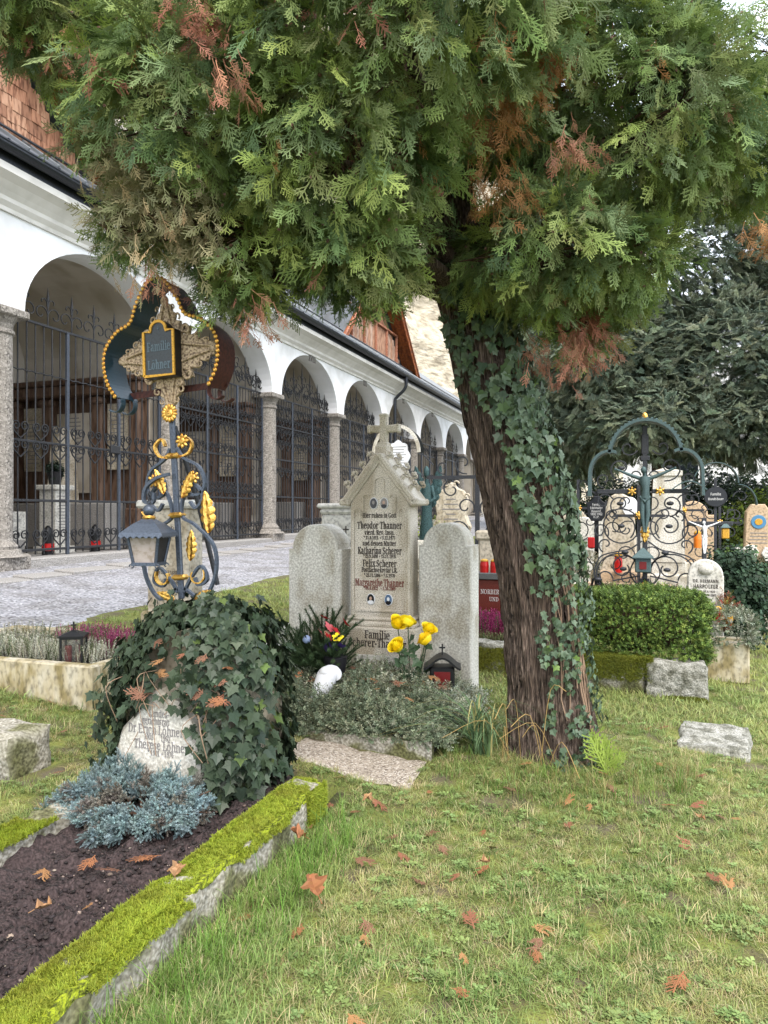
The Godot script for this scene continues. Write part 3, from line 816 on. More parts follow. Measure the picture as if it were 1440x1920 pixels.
# ---------------------------------------------------------------- thuja
var sprays := []
func build_thuja() -> void:
	rng.seed = 101
	var T := thing("thuja_tree", "large leaning thuja with ivied trunk and dense green crown hanging over the graves", "tree", V3(-0.52, 0.05, -4.57))
	var o := -T.position
	var path := [V3(-0.50, -0.25, -4.57), V3(-0.505, 0.0, -4.57), V3(-0.515, 0.12, -4.57), V3(-0.545, 0.45, -4.555), V3(-0.58, 0.78, -4.545), V3(-0.62, 1.1, -4.53), V3(-0.67, 1.4, -4.51), V3(-0.745, 1.75, -4.49), V3(-0.83, 2.1, -4.46), V3(-0.92, 2.5, -4.43), V3(-1.01, 2.85, -4.39), V3(-1.12, 3.4, -4.35), V3(-1.2, 4.2, -4.3), V3(-1.2, 5.2, -4.2)]
	var rad := [0.40, 0.31, 0.265, 0.235, 0.225, 0.22, 0.22, 0.215, 0.205, 0.20, 0.19, 0.165, 0.12, 0.05]
	var P := smooth2(path, 9)
	var nz := FastNoiseLite.new(); nz.seed = 4; nz.frequency = 1.0; nz.fractal_octaves = 3
	var b := MB.new()
	var S := 132
	for k in P.size():
		var t := float(k) / 9.0
		var r0: float = lerpf(rad[mini(int(t), 13)], rad[mini(int(t) + 1, 13)], t - int(t))
		for j in S:
			var a := TAU * j / S
			var h: float = P[k].y
			var tw := a + h * 0.22
			var f := nz.get_noise_3d(cos(tw) * 2.6, h * 0.55, sin(tw) * 2.6)
			var g := absf(nz.get_noise_3d(cos(tw) * 9.0 + 9, h * 0.8, sin(tw) * 9.0)) * 0.7 + absf(nz.get_noise_3d(cos(tw) * 21.0 + 4, h * 1.6, sin(tw) * 21.0)) * 0.4
			var root := exp(-maxf(h, 0.0) * 5.0) * (0.10 * sin(a * 5.0 + 1.0) + 0.05 * sin(a * 3.0))
			var rr := r0 * (1.0 + 0.16 * f + root) - 0.042 * clampf(0.28 - g, 0.0, 0.28) / 0.28
			b.vert(P[k] + o + V3(cos(a), 0, sin(a)) * rr, V3(cos(a), 0, sin(a)))
	for k in P.size() - 1:
		for j in S:
			var q := k * S + j; var w := k * S + (j + 1) % S
			b.i.append_array(PackedInt32Array([q, w, q + S, w, w + S, q + S]))
	# normals from the displaced surface
	for k in P.size():
		for j in S:
			var u: Vector3 = b.v[k * S + (j + 1) % S] - b.v[k * S + (j + S - 1) % S]
			var w: Vector3 = b.v[mini(k + 1, P.size() - 1) * S + j] - b.v[maxi(k - 1, 0) * S + j]
			b.n[k * S + j] = -u.cross(w).normalized() * (1.0 if (-u.cross(w)).dot(V3(cos(TAU * j / S), 0, sin(TAU * j / S))) > 0 else -1.0)
	part(T, "trunk", b, M.bark)
	var lobes := [
		[V3(-2.10, 3.45, -3.20), V3(0.55, 0.58, 0.66)], [V3(-2.95, 4.25, -3.20), V3(0.50, 0.38, 0.60)], [V3(-1.93, 2.86, -3.29), V3(0.28, 0.26, 0.38)], [V3(-2.16, 2.98, -3.08), V3(0.23, 0.19, 0.26)], [V3(-2.02, 2.68, -3.32), V3(0.11, 0.16, 0.18)], [V3(-1.82, 2.72, -3.39), V3(0.17, 0.14, 0.22)], [V3(-2.41, 2.90, -3.02), V3(0.12, 0.13, 0.18)], [V3(0.42, 3.95, -4.45), V3(0.35, 0.3, 0.4)],
		[V3(-1.41, 3.27, -3.33), V3(0.58, 0.56, 0.56)], [V3(-1.11, 3.77, -3.32), V3(0.88, 0.64, 0.74)], [V3(-0.53, 2.93, -4.05), V3(0.54, 0.30, 0.52)],
		[V3(-0.42, 3.95, -4.30), V3(0.74, 0.54, 0.62)], [V3(0.06, 3.55, -4.16), V3(0.48, 0.48, 0.52)], [V3(0.56, 3.56, -4.66), V3(0.42, 0.30, 0.45)],
		[V3(-0.36, 2.62, -4.44), V3(0.18, 0.18, 0.25)], [V3(-1.33, 2.76, -3.46), V3(0.28, 0.18, 0.34)], [V3(-0.09, 2.90, -4.32), V3(0.24, 0.24, 0.34)],
		[V3(-1.12, 4.38, -5.33), V3(1.10, 0.80, 0.80)], [V3(-2.50, 4.72, -4.63), V3(1.00, 0.80, 0.90)], [V3(-2.59, 5.16, -3.54), V3(1.20, 0.90, 1.20)], [V3(-0.83, 5.28, -3.95), V3(1.30, 1.00, 1.30)]]
	# limbs from the trunk into every mass of foliage
	for L in lobes:
		var hh: float = clampf(L[0].y - 0.45, 2.75, 4.6)
		var a := V3(lerpf(-0.98, -1.2, (hh - 2.75) / 1.8), hh, -4.38)
		var mid: Vector3 = a.lerp(L[0], 0.5) + V3(0, 0.14, 0)
		var lb := part(T, "limb", MB.new().tube(smooth2([a + o, mid + o, L[0] + o + V3(0, -0.05, 0)], 6), [0.06, 0.058, 0.055, 0.052, 0.05, 0.046, 0.042, 0.038, 0.034, 0.030, 0.026, 0.022, 0.015], 7), M.bark)
		var tw := MB.new()
		for q in 16:
			var d := rdir(); d.y = d.y * 0.7 - 0.1
			var e: Vector3 = L[0] + d * L[1] * rf(0.7, 0.95)
			tw.tube(smooth2([mid.lerp(L[0], rf(0.2, 1.0)) + o, L[0].lerp(e, 0.5) + rdir() * 0.06 + o, e + o], 3), [0.012, 0.011, 0.010, 0.008, 0.006, 0.004, 0.003], 4, false)
		part(lb, "twigs", tw, M.twig)
	for k in 5: sprays.append(spray_mesh(200 + k, 0.160, 0.0046, 0.22))
	var xf := [[], [], [], [], []]; var cs := [[], [], [], [], []]
	var dxf := []; var dcs := []
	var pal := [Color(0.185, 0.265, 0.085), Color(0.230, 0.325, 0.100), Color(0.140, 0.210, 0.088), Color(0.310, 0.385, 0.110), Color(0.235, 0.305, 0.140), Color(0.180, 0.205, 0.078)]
	var dead := [[V3(-2.62, 3.77, -2.90), 0.13, 1], [V3(-2.23, 2.66, -3.03), 0.11, 1], [V3(-1.765, 2.45, -3.14), 0.13, 1], [V3(-0.66, 3.36, -3.48), 0.17, 2], [V3(-0.69, 3.11, -3.57), 0.17, 2], [V3(-0.36, 2.41, -4.27), 0.21, 1], [V3(-0.62, 2.42, -4.27), 0.13, 1], [V3(0.60, 2.98, -4.34), 0.12, 2], [V3(-2.35, 3.05, -2.80), 0.20, 3], [V3(-2.17, 2.72, -2.84), 0.26, 3], [V3(-2.05, 2.85, -2.9), 0.2, 3], [V3(-1.8, 3.67, -2.76), 0.12, 1], [V3(-0.42, 3.65, -3.56), 0.12, 2], [V3(-1.6, 3.3, -2.66), 0.12, 1], [V3(-0.3, 3.2, -3.45), 0.12, 1]]
	var dpal := [Color(0.30, 0.130, 0.090), Color(0.36, 0.185, 0.075), Color(0.25, 0.225, 0.125)]
	for li in lobes.size():
		var L: Array = lobes[li]
		var s: Vector3 = L[1]
		var area := 4.0 * PI * pow((pow(s.x * s.y, 1.6) + pow(s.x * s.z, 1.6) + pow(s.y * s.z, 1.6)) / 3.0, 1.0 / 1.6)
		var count := int(area * (135.0 if li < 17 else 12.0))
		for q in count:
			var d := rdir()
			var lump := 1.0 + 0.14 * big_noise.get_noise_3d(L[0].x * 40 + d.x * 60, L[0].y * 40 + d.y * 60, d.z * 60)
			var p: Vector3 = L[0] + d * s * lump * rf(0.72, 1.02)
			# hollow by the trunk, seen from below
			if p.distance_to(V3(-0.93, 3.05, -3.75)) < 0.30: continue
			if p.y < 2.35: continue
			if p.x > 0.30 and p.y > 4.0 and rng.randf() < 0.7: continue
			var inside := false
			for l2 in lobes.size():
				if l2 != li and ((p - lobes[l2][0]) / lobes[l2][1]).length() < 0.72: inside = true; break
			if inside and rng.randf() < 0.85: continue
			var outw := (d / s).normalized()
			var kind := 0
			for e in dead:
				if p.distance_to(e[0]) < e[1] * 1.25: kind = e[2]
			if kind == 0 and rng.randf() < 0.03: kind = 1 if rng.randf() < 0.75 else 2
			var g := (outw * 0.75 + V3(0, -0.55, 0) + rdir() * 0.45).normalized()
			if kind == 1 or kind == 2: g = (outw * 0.4 + V3(0, -0.9, 0) + rdir() * 0.4).normalized()
			var nn := (outw + rdir() * 0.75 + V3(0, 0.2, 0)).normalized()
			var B := aim(g, nn)
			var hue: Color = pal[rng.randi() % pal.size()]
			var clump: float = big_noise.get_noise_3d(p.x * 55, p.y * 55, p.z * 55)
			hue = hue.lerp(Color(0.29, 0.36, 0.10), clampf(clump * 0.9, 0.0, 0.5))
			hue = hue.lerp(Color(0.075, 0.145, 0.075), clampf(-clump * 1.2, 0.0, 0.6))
			var m := 4 if kind == 0 else 5
			for w in m:
				var side := -1.0 if w % 2 else 1.0
				var bb := B * Basis(Vector3.BACK, side * (0.0 if w == 0 else rf(0.35, 0.75))) * Basis(Vector3.UP, rf(-0.5, 0.5)) * Basis(Vector3.RIGHT, rf(-0.35, 0.35))
				var sc := rf(0.65, 1.15) * (1.0 if kind == 0 else 0.8) * (1.0 if li < 17 else 2.3)
				var at := p - g * (0.10 - 0.035 * w) + rdir() * 0.02 + o
				var x := Transform3D(bb.scaled_local(Vector3.ONE * sc), at)
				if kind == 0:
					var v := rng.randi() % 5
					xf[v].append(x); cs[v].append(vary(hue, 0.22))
				else:
					dxf.append(x); dcs.append(vary(dpal[kind - 1].lerp(hue, 0.25 if kind == 3 and rng.randf() < 0.5 else 0.0), 0.25))
	# named tips that hang into view
	for e in dead:
		for q in int(e[1] * (230 if e[2] != 3 else 90)):
			var p: Vector3 = e[0] + rdir() * e[1] * rf(0.3, 1.0)
			var g := (V3(0, -0.8, 0) + rdir() * 0.6).normalized()
			dxf.append(Transform3D(aim(g, (V3(-0.3, 0.2, 1) + rdir() * 0.7)).scaled_local(Vector3.ONE * rf(0.45, 0.8)), p + o))
			dcs.append(vary(dpal[e[2] - 1].lerp(Color(0.40, 0.24, 0.14), rf(0, 0.5)), 0.4))
	for k in 5: swarm(T, "crown", sprays[k], M.leaf, xf[k], cs[k])
	swarm(T, "dead_sprays", spray_mesh(261, 0.15, 0.0046, 0.42), M.dry, dxf, dcs)
	# seed cones
	var cone := MB.new()
	for k in 6:
		var a := TAU * k / 6
		cone.tri(V3(0, 0, 0), V3(cos(a - 0.5) * 0.006, 0.008, sin(a - 0.5) * 0.006), V3(cos(a) * 0.004, 0.018, sin(a) * 0.004))
		cone.tri(V3(0, 0.004, 0), V3(cos(a) * 0.005, 0.010, sin(a) * 0.005), V3(cos(a + 0.4) * 0.003, 0.02, sin(a + 0.4) * 0.003))
	var kx := []; var kc := []
	for v in 5:
		for j in range(0, xf[v].size(), 9):
			kx.append(Transform3D(aim(rdir() + Vector3.UP * 0.4, rdir()).scaled_local(Vector3.ONE * rf(0.8, 1.4)), xf[v][j] * V3(0, 0.07, 0.006)))
			kc.append(vary(Color(0.24, 0.15, 0.12), 0.3))
	swarm(T, "seed_cones", cone.mesh(), M.dry, kx, kc)
	print("thuja sprays ", xf[0].size() * 5, " dead ", dxf.size())
	trunk_ivy(P, rad)

func trunk_ivy(P: Array, rad: Array) -> void:
	rng.seed = 303
	var I := thing("climbing_ivy", "climbing ivy with grey green leaves on the leaning thuja trunk", "ivy", V3(-0.3, 0.1, -4.3))
	var o := -I.position
	var lm := []
	for k in 4: lm.append(ivy_leaf_mesh(40 + k, 0.062, 0.5))
	var cols := [Color(0.085, 0.125, 0.078), Color(0.062, 0.098, 0.058), Color(0.105, 0.150, 0.098), Color(0.075, 0.115, 0.055), Color(0.14, 0.22, 0.06)]
	var mats := []
	for c in cols:
		var m: StandardMaterial3D = M.ivy.duplicate()
		m.albedo_color = c.linear_to_srgb(); m.roughness = 0.42
		mats.append(m)
	var n := 0
	var at := func(h: float, a: float, off: float) -> Array:
		var k := 0
		while k < P.size() - 2 and P[k + 1].y < h: k += 1
		var f: float = clampf((h - P[k].y) / maxf(P[k + 1].y - P[k].y, 0.001), 0, 1)
		var t := (k + f) / 9.0
		var r: float = lerpf(rad[mini(int(t), 13)], rad[mini(int(t) + 1, 13)], t - int(t))
		var d := V3(cos(a), 0, sin(a))
		return [P[k].lerp(P[k + 1], f) + d * (r + off), d]
	# stems wind up the right front of the trunk (angle 90 degrees looks to +z, 0 to +x)
	for s in 9:
		var pts := []
		var a := rf(0.25, 1.35) if s < 11 else rf(1.3, 1.7)
		var h := rf(0.05, 0.5); var ht := rf(1.2, 3.0)
		while h < ht:
			pts.append(at.call(h, a, 0.012)[0] + o)
			h += 0.12; a += rf(-0.09, 0.09)
		if pts.size() > 2: part(I, "stem", MB.new().tube(smooth2(pts, 2), rf(0.003, 0.006), 5), M.ivy_stem)
	var sx := []; var sc := []
	for k in 2700:
		var h := rf(0.02, 3.0)
		var a := rf(-0.35, 1.45)
		if h > 1.0 and h < 2.4: a = rf(-0.5, 1.5)
		if h > 2.1: a = rf(-0.3, 2.3)
		if h < 0.8: a = rf(-0.3, 1.55)
		var patch: float = big_noise.get_noise_2d(h * 60 + 11, a * 45)
		if patch < -0.18 + (0.18 if h < 0.7 else 0.0) - (0.25 if h > 1.0 and a < 0.9 else 0.0): continue
		var q: Array = at.call(h, a, rf(0.02, 0.075) + (0.05 * (1 - absf(a - 0.3)) if h > 0.9 and h < 2.3 and a < 1.0 else 0.0))
		var d: Vector3 = q[1]
		var g := (V3(0, -0.9, 0) + rdir() * 0.55).normalized()
		var B := aim(g, (d + rdir() * 0.35 + V3(0, 0.15, 0)))
		var s := rf(0.5, 1.0) * (1.25 if h > 1.2 and rng.randf() < 0.5 else 0.72)
		var x := Transform3D(B.scaled_local(Vector3.ONE * s), q[0] + o)
		if n < 300 and s > 0.62:
			var l := part(I, "leaf", lm[rng.randi() % 4], mats[rng.randi() % 4 if rng.randf() < 0.96 else 4])
			l.transform = x
			n += 1
		else:
			sx.append(x); sc.append(vary(cols[rng.randi() % 4], 0.25))
	swarm(I, "small_leaves", lm[0], M.ivy, sx, sc)

# ---------------------------------------------------------------- trees further off
func yew(label: String, at: Vector3, lobes: Array, density: float, size: float, pal: Array, called := "yew_tree") -> void:
	var T := thing(called, label, "tree", at, 0, "dark evergreen trees behind the graves")
	var top: Vector3 = lobes[0][0]
	part(T, "trunk", MB.new().tube([V3(0, -0.3, 0), V3(0.05, 1.2, 0), V3(0, 3.0, 0.1), top], [0.4, 0.3, 0.24, 0.06], 10), M.bark)
	for L in lobes:
		part(T, "limb", MB.new().tube(smooth2([V3(0, clampf(L[0].y - 1.0, 1.4, 6), 0), L[0] * V3(0.5, 1, 0.5) + V3(0, 0.1, 0), L[0] + V3(L[1].x * 0.5, 0, 0)], 5), 0.06, 6), M.bark)
	var xf := []; var cs := []
	for L in lobes:
		var s: Vector3 = L[1]
		var area := 4.0 * PI * (s.x * s.y + s.x * s.z + s.y * s.z) / 3.0
		for q in int(area * density):
			var d := rdir()
			var lump := 1.0 + 0.35 * big_noise.get_noise_3d(L[0].x * 20 + d.x * 50, L[0].y * 20 + d.y * 50, d.z * 50)
			var p: Vector3 = L[0] + d * s * lump * rf(0.6, 1.03)
			if big_noise.get_noise_3d(p.x * 28, p.y * 28, p.z * 28) < -0.30: continue
			if d.z < -0.25 and rng.randf() < 0.7: continue
			var g := (d * 0.9 + V3(0, -0.35, 0) + rdir() * 0.5).normalized()
			var sp: float = size * rf(0.7, 1.3)
			xf.append(Transform3D(aim(g, d + rdir() * 0.8 + V3(0, 0.7, 0)).scaled_local(Vector3.ONE * sp), p))
			cs.append(vary(pal[rng.randi() % pal.size()], 0.3))
	swarm(T, "crown", M["yew_twig"], M.needle, xf, cs)

# ---------------------------------------------------------------- stone shapes
func rough_box(o: Vector3, s: Vector3, amp: float, step: float, sd := 1, freq := 5.0) -> MB:
	var nz := FastNoiseLite.new(); nz.seed = sd; nz.frequency = freq; nz.fractal_octaves = 4
	var b := MB.new()
	for ax in 3:
		var a1 := (ax + 1) % 3; var a2 := (ax + 2) % 3
		var m := maxi(1, int(s[a1] / step)); var n := maxi(1, int(s[a2] / step))
		for sg in [-1.0, 1.0]:
			var base := b.v.size()
			for r in n + 1:
				for q in m + 1:
					var p := Vector3.ZERO
					p[ax] = sg * s[ax] * 0.5; p[a1] = (float(q) / m - 0.5) * s[a1]; p[a2] = (float(r) / n - 0.5) * s[a2]
					# round the edges a little
					var e := p / (s * 0.5)
					var k := 0
					for c in 3: if absf(e[c]) > 0.999: k += 1
					if k > 1: p -= p.normalized() * amp * 0.9
					p += Vector3(nz.get_noise_3dv(p + o), nz.get_noise_3dv(p + o + V3(7, 3, 1)), nz.get_noise_3dv(p + o + V3(1, 9, 4))) * amp
					b.vert(p + o, Vector3.UP)
			for r in n:
				for q in m:
					var a := base + r * (m + 1) + q
					if sg > 0: b.i.append_array(PackedInt32Array([a, a + m + 1, a + 1, a + 1, a + m + 1, a + m + 2]))
					else: b.i.append_array(PackedInt32Array([a, a + 1, a + m + 1, a + 1, a + m + 2, a + m + 1]))
	for k in b.v.size(): b.n[k] = Vector3.ZERO
	for k in range(0, b.i.size(), 3):
		var f := (b.v[b.i[k + 2]] - b.v[b.i[k]]).cross(b.v[b.i[k + 1]] - b.v[b.i[k]])
		for q in 3: b.n[b.i[k + q]] += f
	for k in b.v.size(): b.n[k] = b.n[k].normalized()
	return b
func arch_poly(w: float, h: float, r: float) -> PackedVector2Array: # upright slab with a round head of radius r, shoulders beside it
	var p := PackedVector2Array([V2(-w, 0), V2(w, 0), V2(w, h - r)])
	if r < w - 0.001: p.append(V2(r, h - r))
	for j in range(1, 14): p.append(V2(cos(PI * j / 14) * r, h - r + sin(PI * j / 14) * r))
	if r < w - 0.001: p.append(V2(-r, h - r))
	p.append(V2(-w, h - r))
	return p
func oval(rx: float, ry: float, k := 20, o := Vector2.ZERO) -> PackedVector2Array:
	var p := PackedVector2Array()
	for j in k: p.append(o + V2(cos(TAU * j / k) * rx, sin(TAU * j / k) * ry))
	return p
func portrait(parent: Node, at: Vector3, ground: Material, head: Material, coat: Material) -> void:
	var P := part(parent, "portrait_medallion", MB.new().plate(oval(0.033, 0.044), -0.004, 0.007, 0.003), M.porcelain, at)
	part(P, "picture_ground", MB.new().plate(oval(0.028, 0.039), 0.006, 0.0085), ground)
	var coatp := PackedVector2Array([V2(-0.024, -0.018), V2(-0.010, -0.008), V2(0.010, -0.008), V2(0.024, -0.018), V2(0.017, -0.031), V2(0, -0.038), V2(-0.017, -0.031)])
	part(P, "picture_coat", MB.new().plate(coatp, 0.0084, 0.0098), coat)
	part(P, "picture_head", MB.new().plate(oval(0.0105, 0.0145, 14, V2(0, 0.006)), 0.0096, 0.0112, 0.0008), head)

# ---------------------------------------------------------------- the grave with three stones in the middle
func central_grave() -> void:
	rng.seed = 11
	var G := thing("gothic_gravestone", "tall beige gabled gravestone with stone cross, four oval portraits and dark lettering", "gravestone", V3(-1.865, 0.10, -5.33))
	var w := 0.235
	part(G, "body", MB.new().plate(PackedVector2Array([V2(-w, 0.55), V2(w, 0.55), V2(w, 1.47), V2(0, 1.78), V2(-w, 1.47)]), -0.11, 0.11, 0.012), M.beige_stone)
	var pl := MB.new().box(V3(0, 0.23, 0), V3(0.60, 0.62, 0.32), Basis(), 0.012)
	pl.box(V3(0, 0.555, 0), V3(0.56, 0.05, 0.28), Basis(), 0.018).box(V3(0, 0.595, 0), V3(0.52, 0.035, 0.25), Basis(), 0.014)
	var pp := part(G, "plinth", pl, M.beige_stone)
	var cop := MB.new()
	for s in [-1.0, 1.0]:
		var L := Vector2(w + 0.05, 0.36).length()
		var a := atan2(0.34, w + 0.03)
		cop.box(V3(s * (w + 0.05) / 2, 1.655, 0.0), V3(L, 0.045, 0.29), Basis(Vector3.BACK, -s * a), 0.012)
		cop.box(V3(s * (w + 0.03) / 2, 1.62, 0.0), V3(L * 0.95, 0.03, 0.255), Basis(Vector3.BACK, -s * a), 0.008)
		cop.box(V3(s * (w + 0.045), 1.475, 0), V3(0.075, 0.05, 0.29), Basis(), 0.012)
	var cp := part(G, "gable_coping", cop, M.beige_stone)
	var cr := MB.new().tube([V3(0, -0.01, 0), V3(0, 0.03, 0)], [0.022, 0.016], 7)
	for s in [-1.0, 1.0]: cr.tube(spiral(V2(s * 0.018, 0.042), 0.021, 0.007, PI if s > 0 else 0.0, -s * PI * 0.7 + (0.0 if s > 0 else 0.0), 8).map(func(p): return V3(p.x, p.y, 0)), 0.009, 6)
	cr.blob(V3(0, 0.055, 0), V3(0.017, 0.02, 0.018), 5, 8)
	var crm := cr.mesh()
	for s in [-1.0, 1.0]:
		for j in 4:
			var t := 0.18 + j * 0.22
			for zz in [0.10, -0.10]:
				part(cp, "crocket", crm, M.beige_stone, V3(s * lerpf(0.0, w + 0.05, t), lerpf(1.84, 1.51, t) + 0.015, zz)).rotation.z = -s * 0.7
	var cx := MB.new().box(V3(0, 1.86, 0), V3(0.11, 0.10, 0.13), Basis(), 0.015).box(V3(0, 1.915, 0), V3(0.085, 0.03, 0.10), Basis(), 0.01)
	cx.box(V3(0, 2.02, 0), V3(0.06, 0.24, 0.06), Basis(), 0.01).box(V3(0, 2.035, 0), V3(0.235, 0.055, 0.055), Basis(), 0.01)
	cx.box(V3(0, 2.135, 0), V3(0.07, 0.03, 0.066), Basis(), 0.01)
	for s in [-1.0, 1.0]: cx.box(V3(s * 0.115, 2.035, 0), V3(0.03, 0.066, 0.066), Basis(), 0.01)
	part(G, "cross", cx, M.beige_stone)
	# stepped blind arches and the raised frame round the text
	var fr := MB.new()
	for s in [-1.0, 1.0]:
		var l1 := [V2(s * 0.205, 0.66), V2(s * 0.205, 1.40)]
		for j in 9: l1.append(V2(s * (0.178 + cos(PI * j / 8) * 0.027), 1.40 + sin(PI * j / 8) * 0.027))
		l1.append(V2(s * 0.151, 1.37))
		var l2 := [V2(s * 0.128, 1.40), V2(s * 0.128, 1.51)]
		for j in 9: l2.append(V2(s * (0.106 + cos(PI * j / 8) * 0.022), 1.51 + sin(PI * j / 8) * 0.022))
		var l3 := [V2(s * 0.06, 1.535), V2(s * 0.038, 1.535), V2(s * 0.038, 1.62)]
		for j in 6: l3.append(V2(s * cos(PI * j / 10) * 0.038, 1.62 + sin(PI * j / 10) * 0.038))
		for l in [l1, l2, l3]: fr.bar(l, 0.02, 0.011, 0.114)
	fr.bar([V2(-0.195, 0.66), V2(0.195, 0.66)], 0.02, 0.013, 0.114)
	part(G, "text_frame", fr, M.beige_stone)
	portrait(G, V3(-0.043, 1.465, 0.114), M.photo_dark, M.photo_grey, M.photo_dark)
	portrait(G, V3(0.040, 1.465, 0.114), M.photo_grey, M.photo_skin, M.photo_dark)
	portrait(G, V3(-0.065, 0.745, 0.114), M.photo_dark, M.photo_skin, M.porcelain)
	portrait(G, V3(0.075, 0.745, 0.114), M.photo_blue, M.porcelain, M.photo_dark)
	var lines := [["Hier ruhen in Gott", 1.375, 0.052, 0.62], ["Theodor Thanner", 1.300, 0.074, 0.60], ["vierd. Rev. Insp.", 1.247, 0.052, 0.62], ["* 21.8.1911  + 5.12.1977", 1.207, 0.038, 0.66], ["und dessen Mutter", 1.165, 0.052, 0.60], ["Katharina Scherer", 1.110, 0.074, 0.56], ["* 23.9.1880 + 15.11.1970", 1.068, 0.038, 0.66], ["Felix Scherer", 1.015, 0.074, 0.60], ["Postfachsekretär i.R.", 0.966, 0.052, 0.58], ["* 23.11.1886 + 7.5.1970", 0.925, 0.038, 0.66], ["Margarethe Thanner", 0.870, 0.076, 0.54], ["* 18.4.1922   + 1.10.2009", 0.828, 0.038, 0.66]]
	for l in lines: lettering(G, l[0], l[2], M.letters_dark if l[1] > 0.9 else M.letters_red, V3(0, l[1], 0.1115), l[3] * 0.9)
	lettering(pp, "Familie", 0.085, M.letters_dark, V3(0, 0.487, 0.1605), 0.62)
	lettering(pp, "Scherer-Thanner", 0.085, M.letters_dark, V3(0, 0.425, 0.1605), 0.62)
	var memo := thing("memorial_tablet", "small white tablet leaning on the plinth of the gabled gravestone", "tablet", V3(-1.86, 0.22, -5.13))
	memo.rotation.x = -0.12
	part(memo, "slab", MB.new().box(V3(0, 0.11, 0), V3(0.33, 0.22, 0.025), Basis(), 0.005), M.white_stone)
	lettering(memo, "Im Gedenken", 0.062, M.letters_grey, V3(0, 0.165, 0.0128), 0.75, "Droid Serif", 400)
	lettering(memo, "an unsere Lieben", 0.050, M.letters_grey, V3(0, 0.10, 0.0128), 0.75, "Droid Serif", 400)
	for a in [["left", V3(-2.40, 0.12, -5.36), 0.225, 1.285, "round headed speckled stele left of the gabled gravestone, partly behind fir twigs"], ["right", V3(-1.385, 0.06, -5.44), 0.20, 1.36, "round headed speckled stele between the gabled gravestone and the thuja trunk"]]:
		var S := thing("side_stele", a[4], "gravestone", a[1], 0, "plain steles beside the gabled gravestone")
		part(S, "slab", MB.new().plate(arch_poly(a[2], a[3], a[2] - 0.032), -0.13, 0.13, 0.01), M.stele_stone)
	# planted bed
	var B := thing("ground_cover_bed", "low bed of small leaved ground cover in front of the gabled gravestone", "plants", V3(-1.8, 0.1, -4.7))
	part(B, "edging", rough_box(V3(0.02, 0.0, 0.58), V3(1.30, 0.16, 0.07), 0.02, 0.06, 3), M.old_stone)
	part(B, "soil", rough_box(V3(0, 0.02, 0.05), V3(1.3, 0.1, 1.0), 0.02, 0.1, 4), M.soil)
	var lm := [leafy_mesh(61, 0.085, 0.017, 18), leafy_mesh(62, 0.07, 0.014, 18)]
	var xf := [[], []]; var cs := [[], []]
	for k in 9500:
		var x := rf(-0.68, 0.72); var z := rf(-0.55, 0.60)
		var edge := minf(1.0, minf(0.75 - absf(x), 0.66 - absf(z)) / 0.28)
		if edge < 0.05: continue
		var hh := (0.22 + 0.16 * big_noise.get_noise_2d(x * 60 + 5, z * 60) + 0.06 * smoothstep(0.2, -0.6, z)) * sqrt(edge)
		hh = maxf(hh, 0.04)
		var y := hh * rf(0.5, 1.0)
		if x > 0.25 and z < -0.05: y *= 0.7
		if Vector2(x + 0.165, z - 0.26).length() < 0.13: y *= 0.75
		var out := V3(x * 0.7, 0.55, z * 0.5 + 0.35) + rdir() * 0.7
		var v := rng.randi() % 2
		xf[v].append(Transform3D(aim(out, rdir()).scaled_local(Vector3.ONE * rf(0.7, 1.35)), V3(x, y, z)))
		var pale := z < rf(-0.35, 0.25)
		cs[v].append(vary(Color(0.52, 0.55, 0.42) if pale and rng.randf() < 0.8 else (Color(0.15, 0.19, 0.12) if rng.randf() < 0.6 else Color(0.28, 0.31, 0.21)), 0.3))
	for v in 2: swarm(B, "foliage", lm[v], M.leaf, xf[v], cs[v])
	# offerings
	var F := thing("fir_arrangement", "upright fir twigs with coloured flowers beside the gabled gravestone", "arrangement", V3(-2.16, 0.17, -4.82))
	part(F, "pot", MB.new().lathe([V2(0, 0), V2(0.08, 0), V2(0.11, 0.14), V2(0.10, 0.15), V2(0, 0.14)], 14), M.pot_dark)
	var fir := needle_mesh(71, 0.36, 0.024, 260, 0.0048, false, 5)
	var fx := []; var fc := []
	for k in 34:
		var a := rf(0, TAU)
		fx.append(Transform3D(aim(V3(cos(a) * rf(0.1, 0.75) - 0.1, 1.0, sin(a) * 0.5 + 0.15), rdir()).scaled_local(Vector3.ONE * rf(0.9, 1.6)), V3(rf(-0.08, 0.08), 0.1, rf(-0.05, 0.05))))
		fc.append(vary(Color(0.060, 0.10, 0.045), 0.25))
	swarm(F, "fir_twigs", fir, M.needle, fx, fc)
	for q in [[V3(-0.06, 0.44, 0.12), 0.03, "blue_glass"], [V3(0.07, 0.47, 0.08), 0.032, "sandstone"]]:
		part(F, "bauble", MB.new().blob(q[0], Vector3.ONE * q[1]), M[q[2]])
	part(F, "flower_pot", MB.new().lathe([V2(0, 0), V2(0.06, 0), V2(0.085, 0.15), V2(0.075, 0.155), V2(0, 0.14)], 14), M.pot_dark, V3(0.15, 0.18, 0.10))
	var bl := MB.new()
	for j in 16:
		var a := j * 2.4; var r := 0.006 + 0.0022 * j
		var d := V3(cos(a), 0.35, sin(a))
		bl.quad(V3(0, 0, 0), d * r + V3(-sin(a), 0, cos(a)) * 0.014, d * (r + 0.012) + V3(0, -0.003, 0), d * r - V3(-sin(a), 0, cos(a)) * 0.014)
	var blm := bl.mesh()
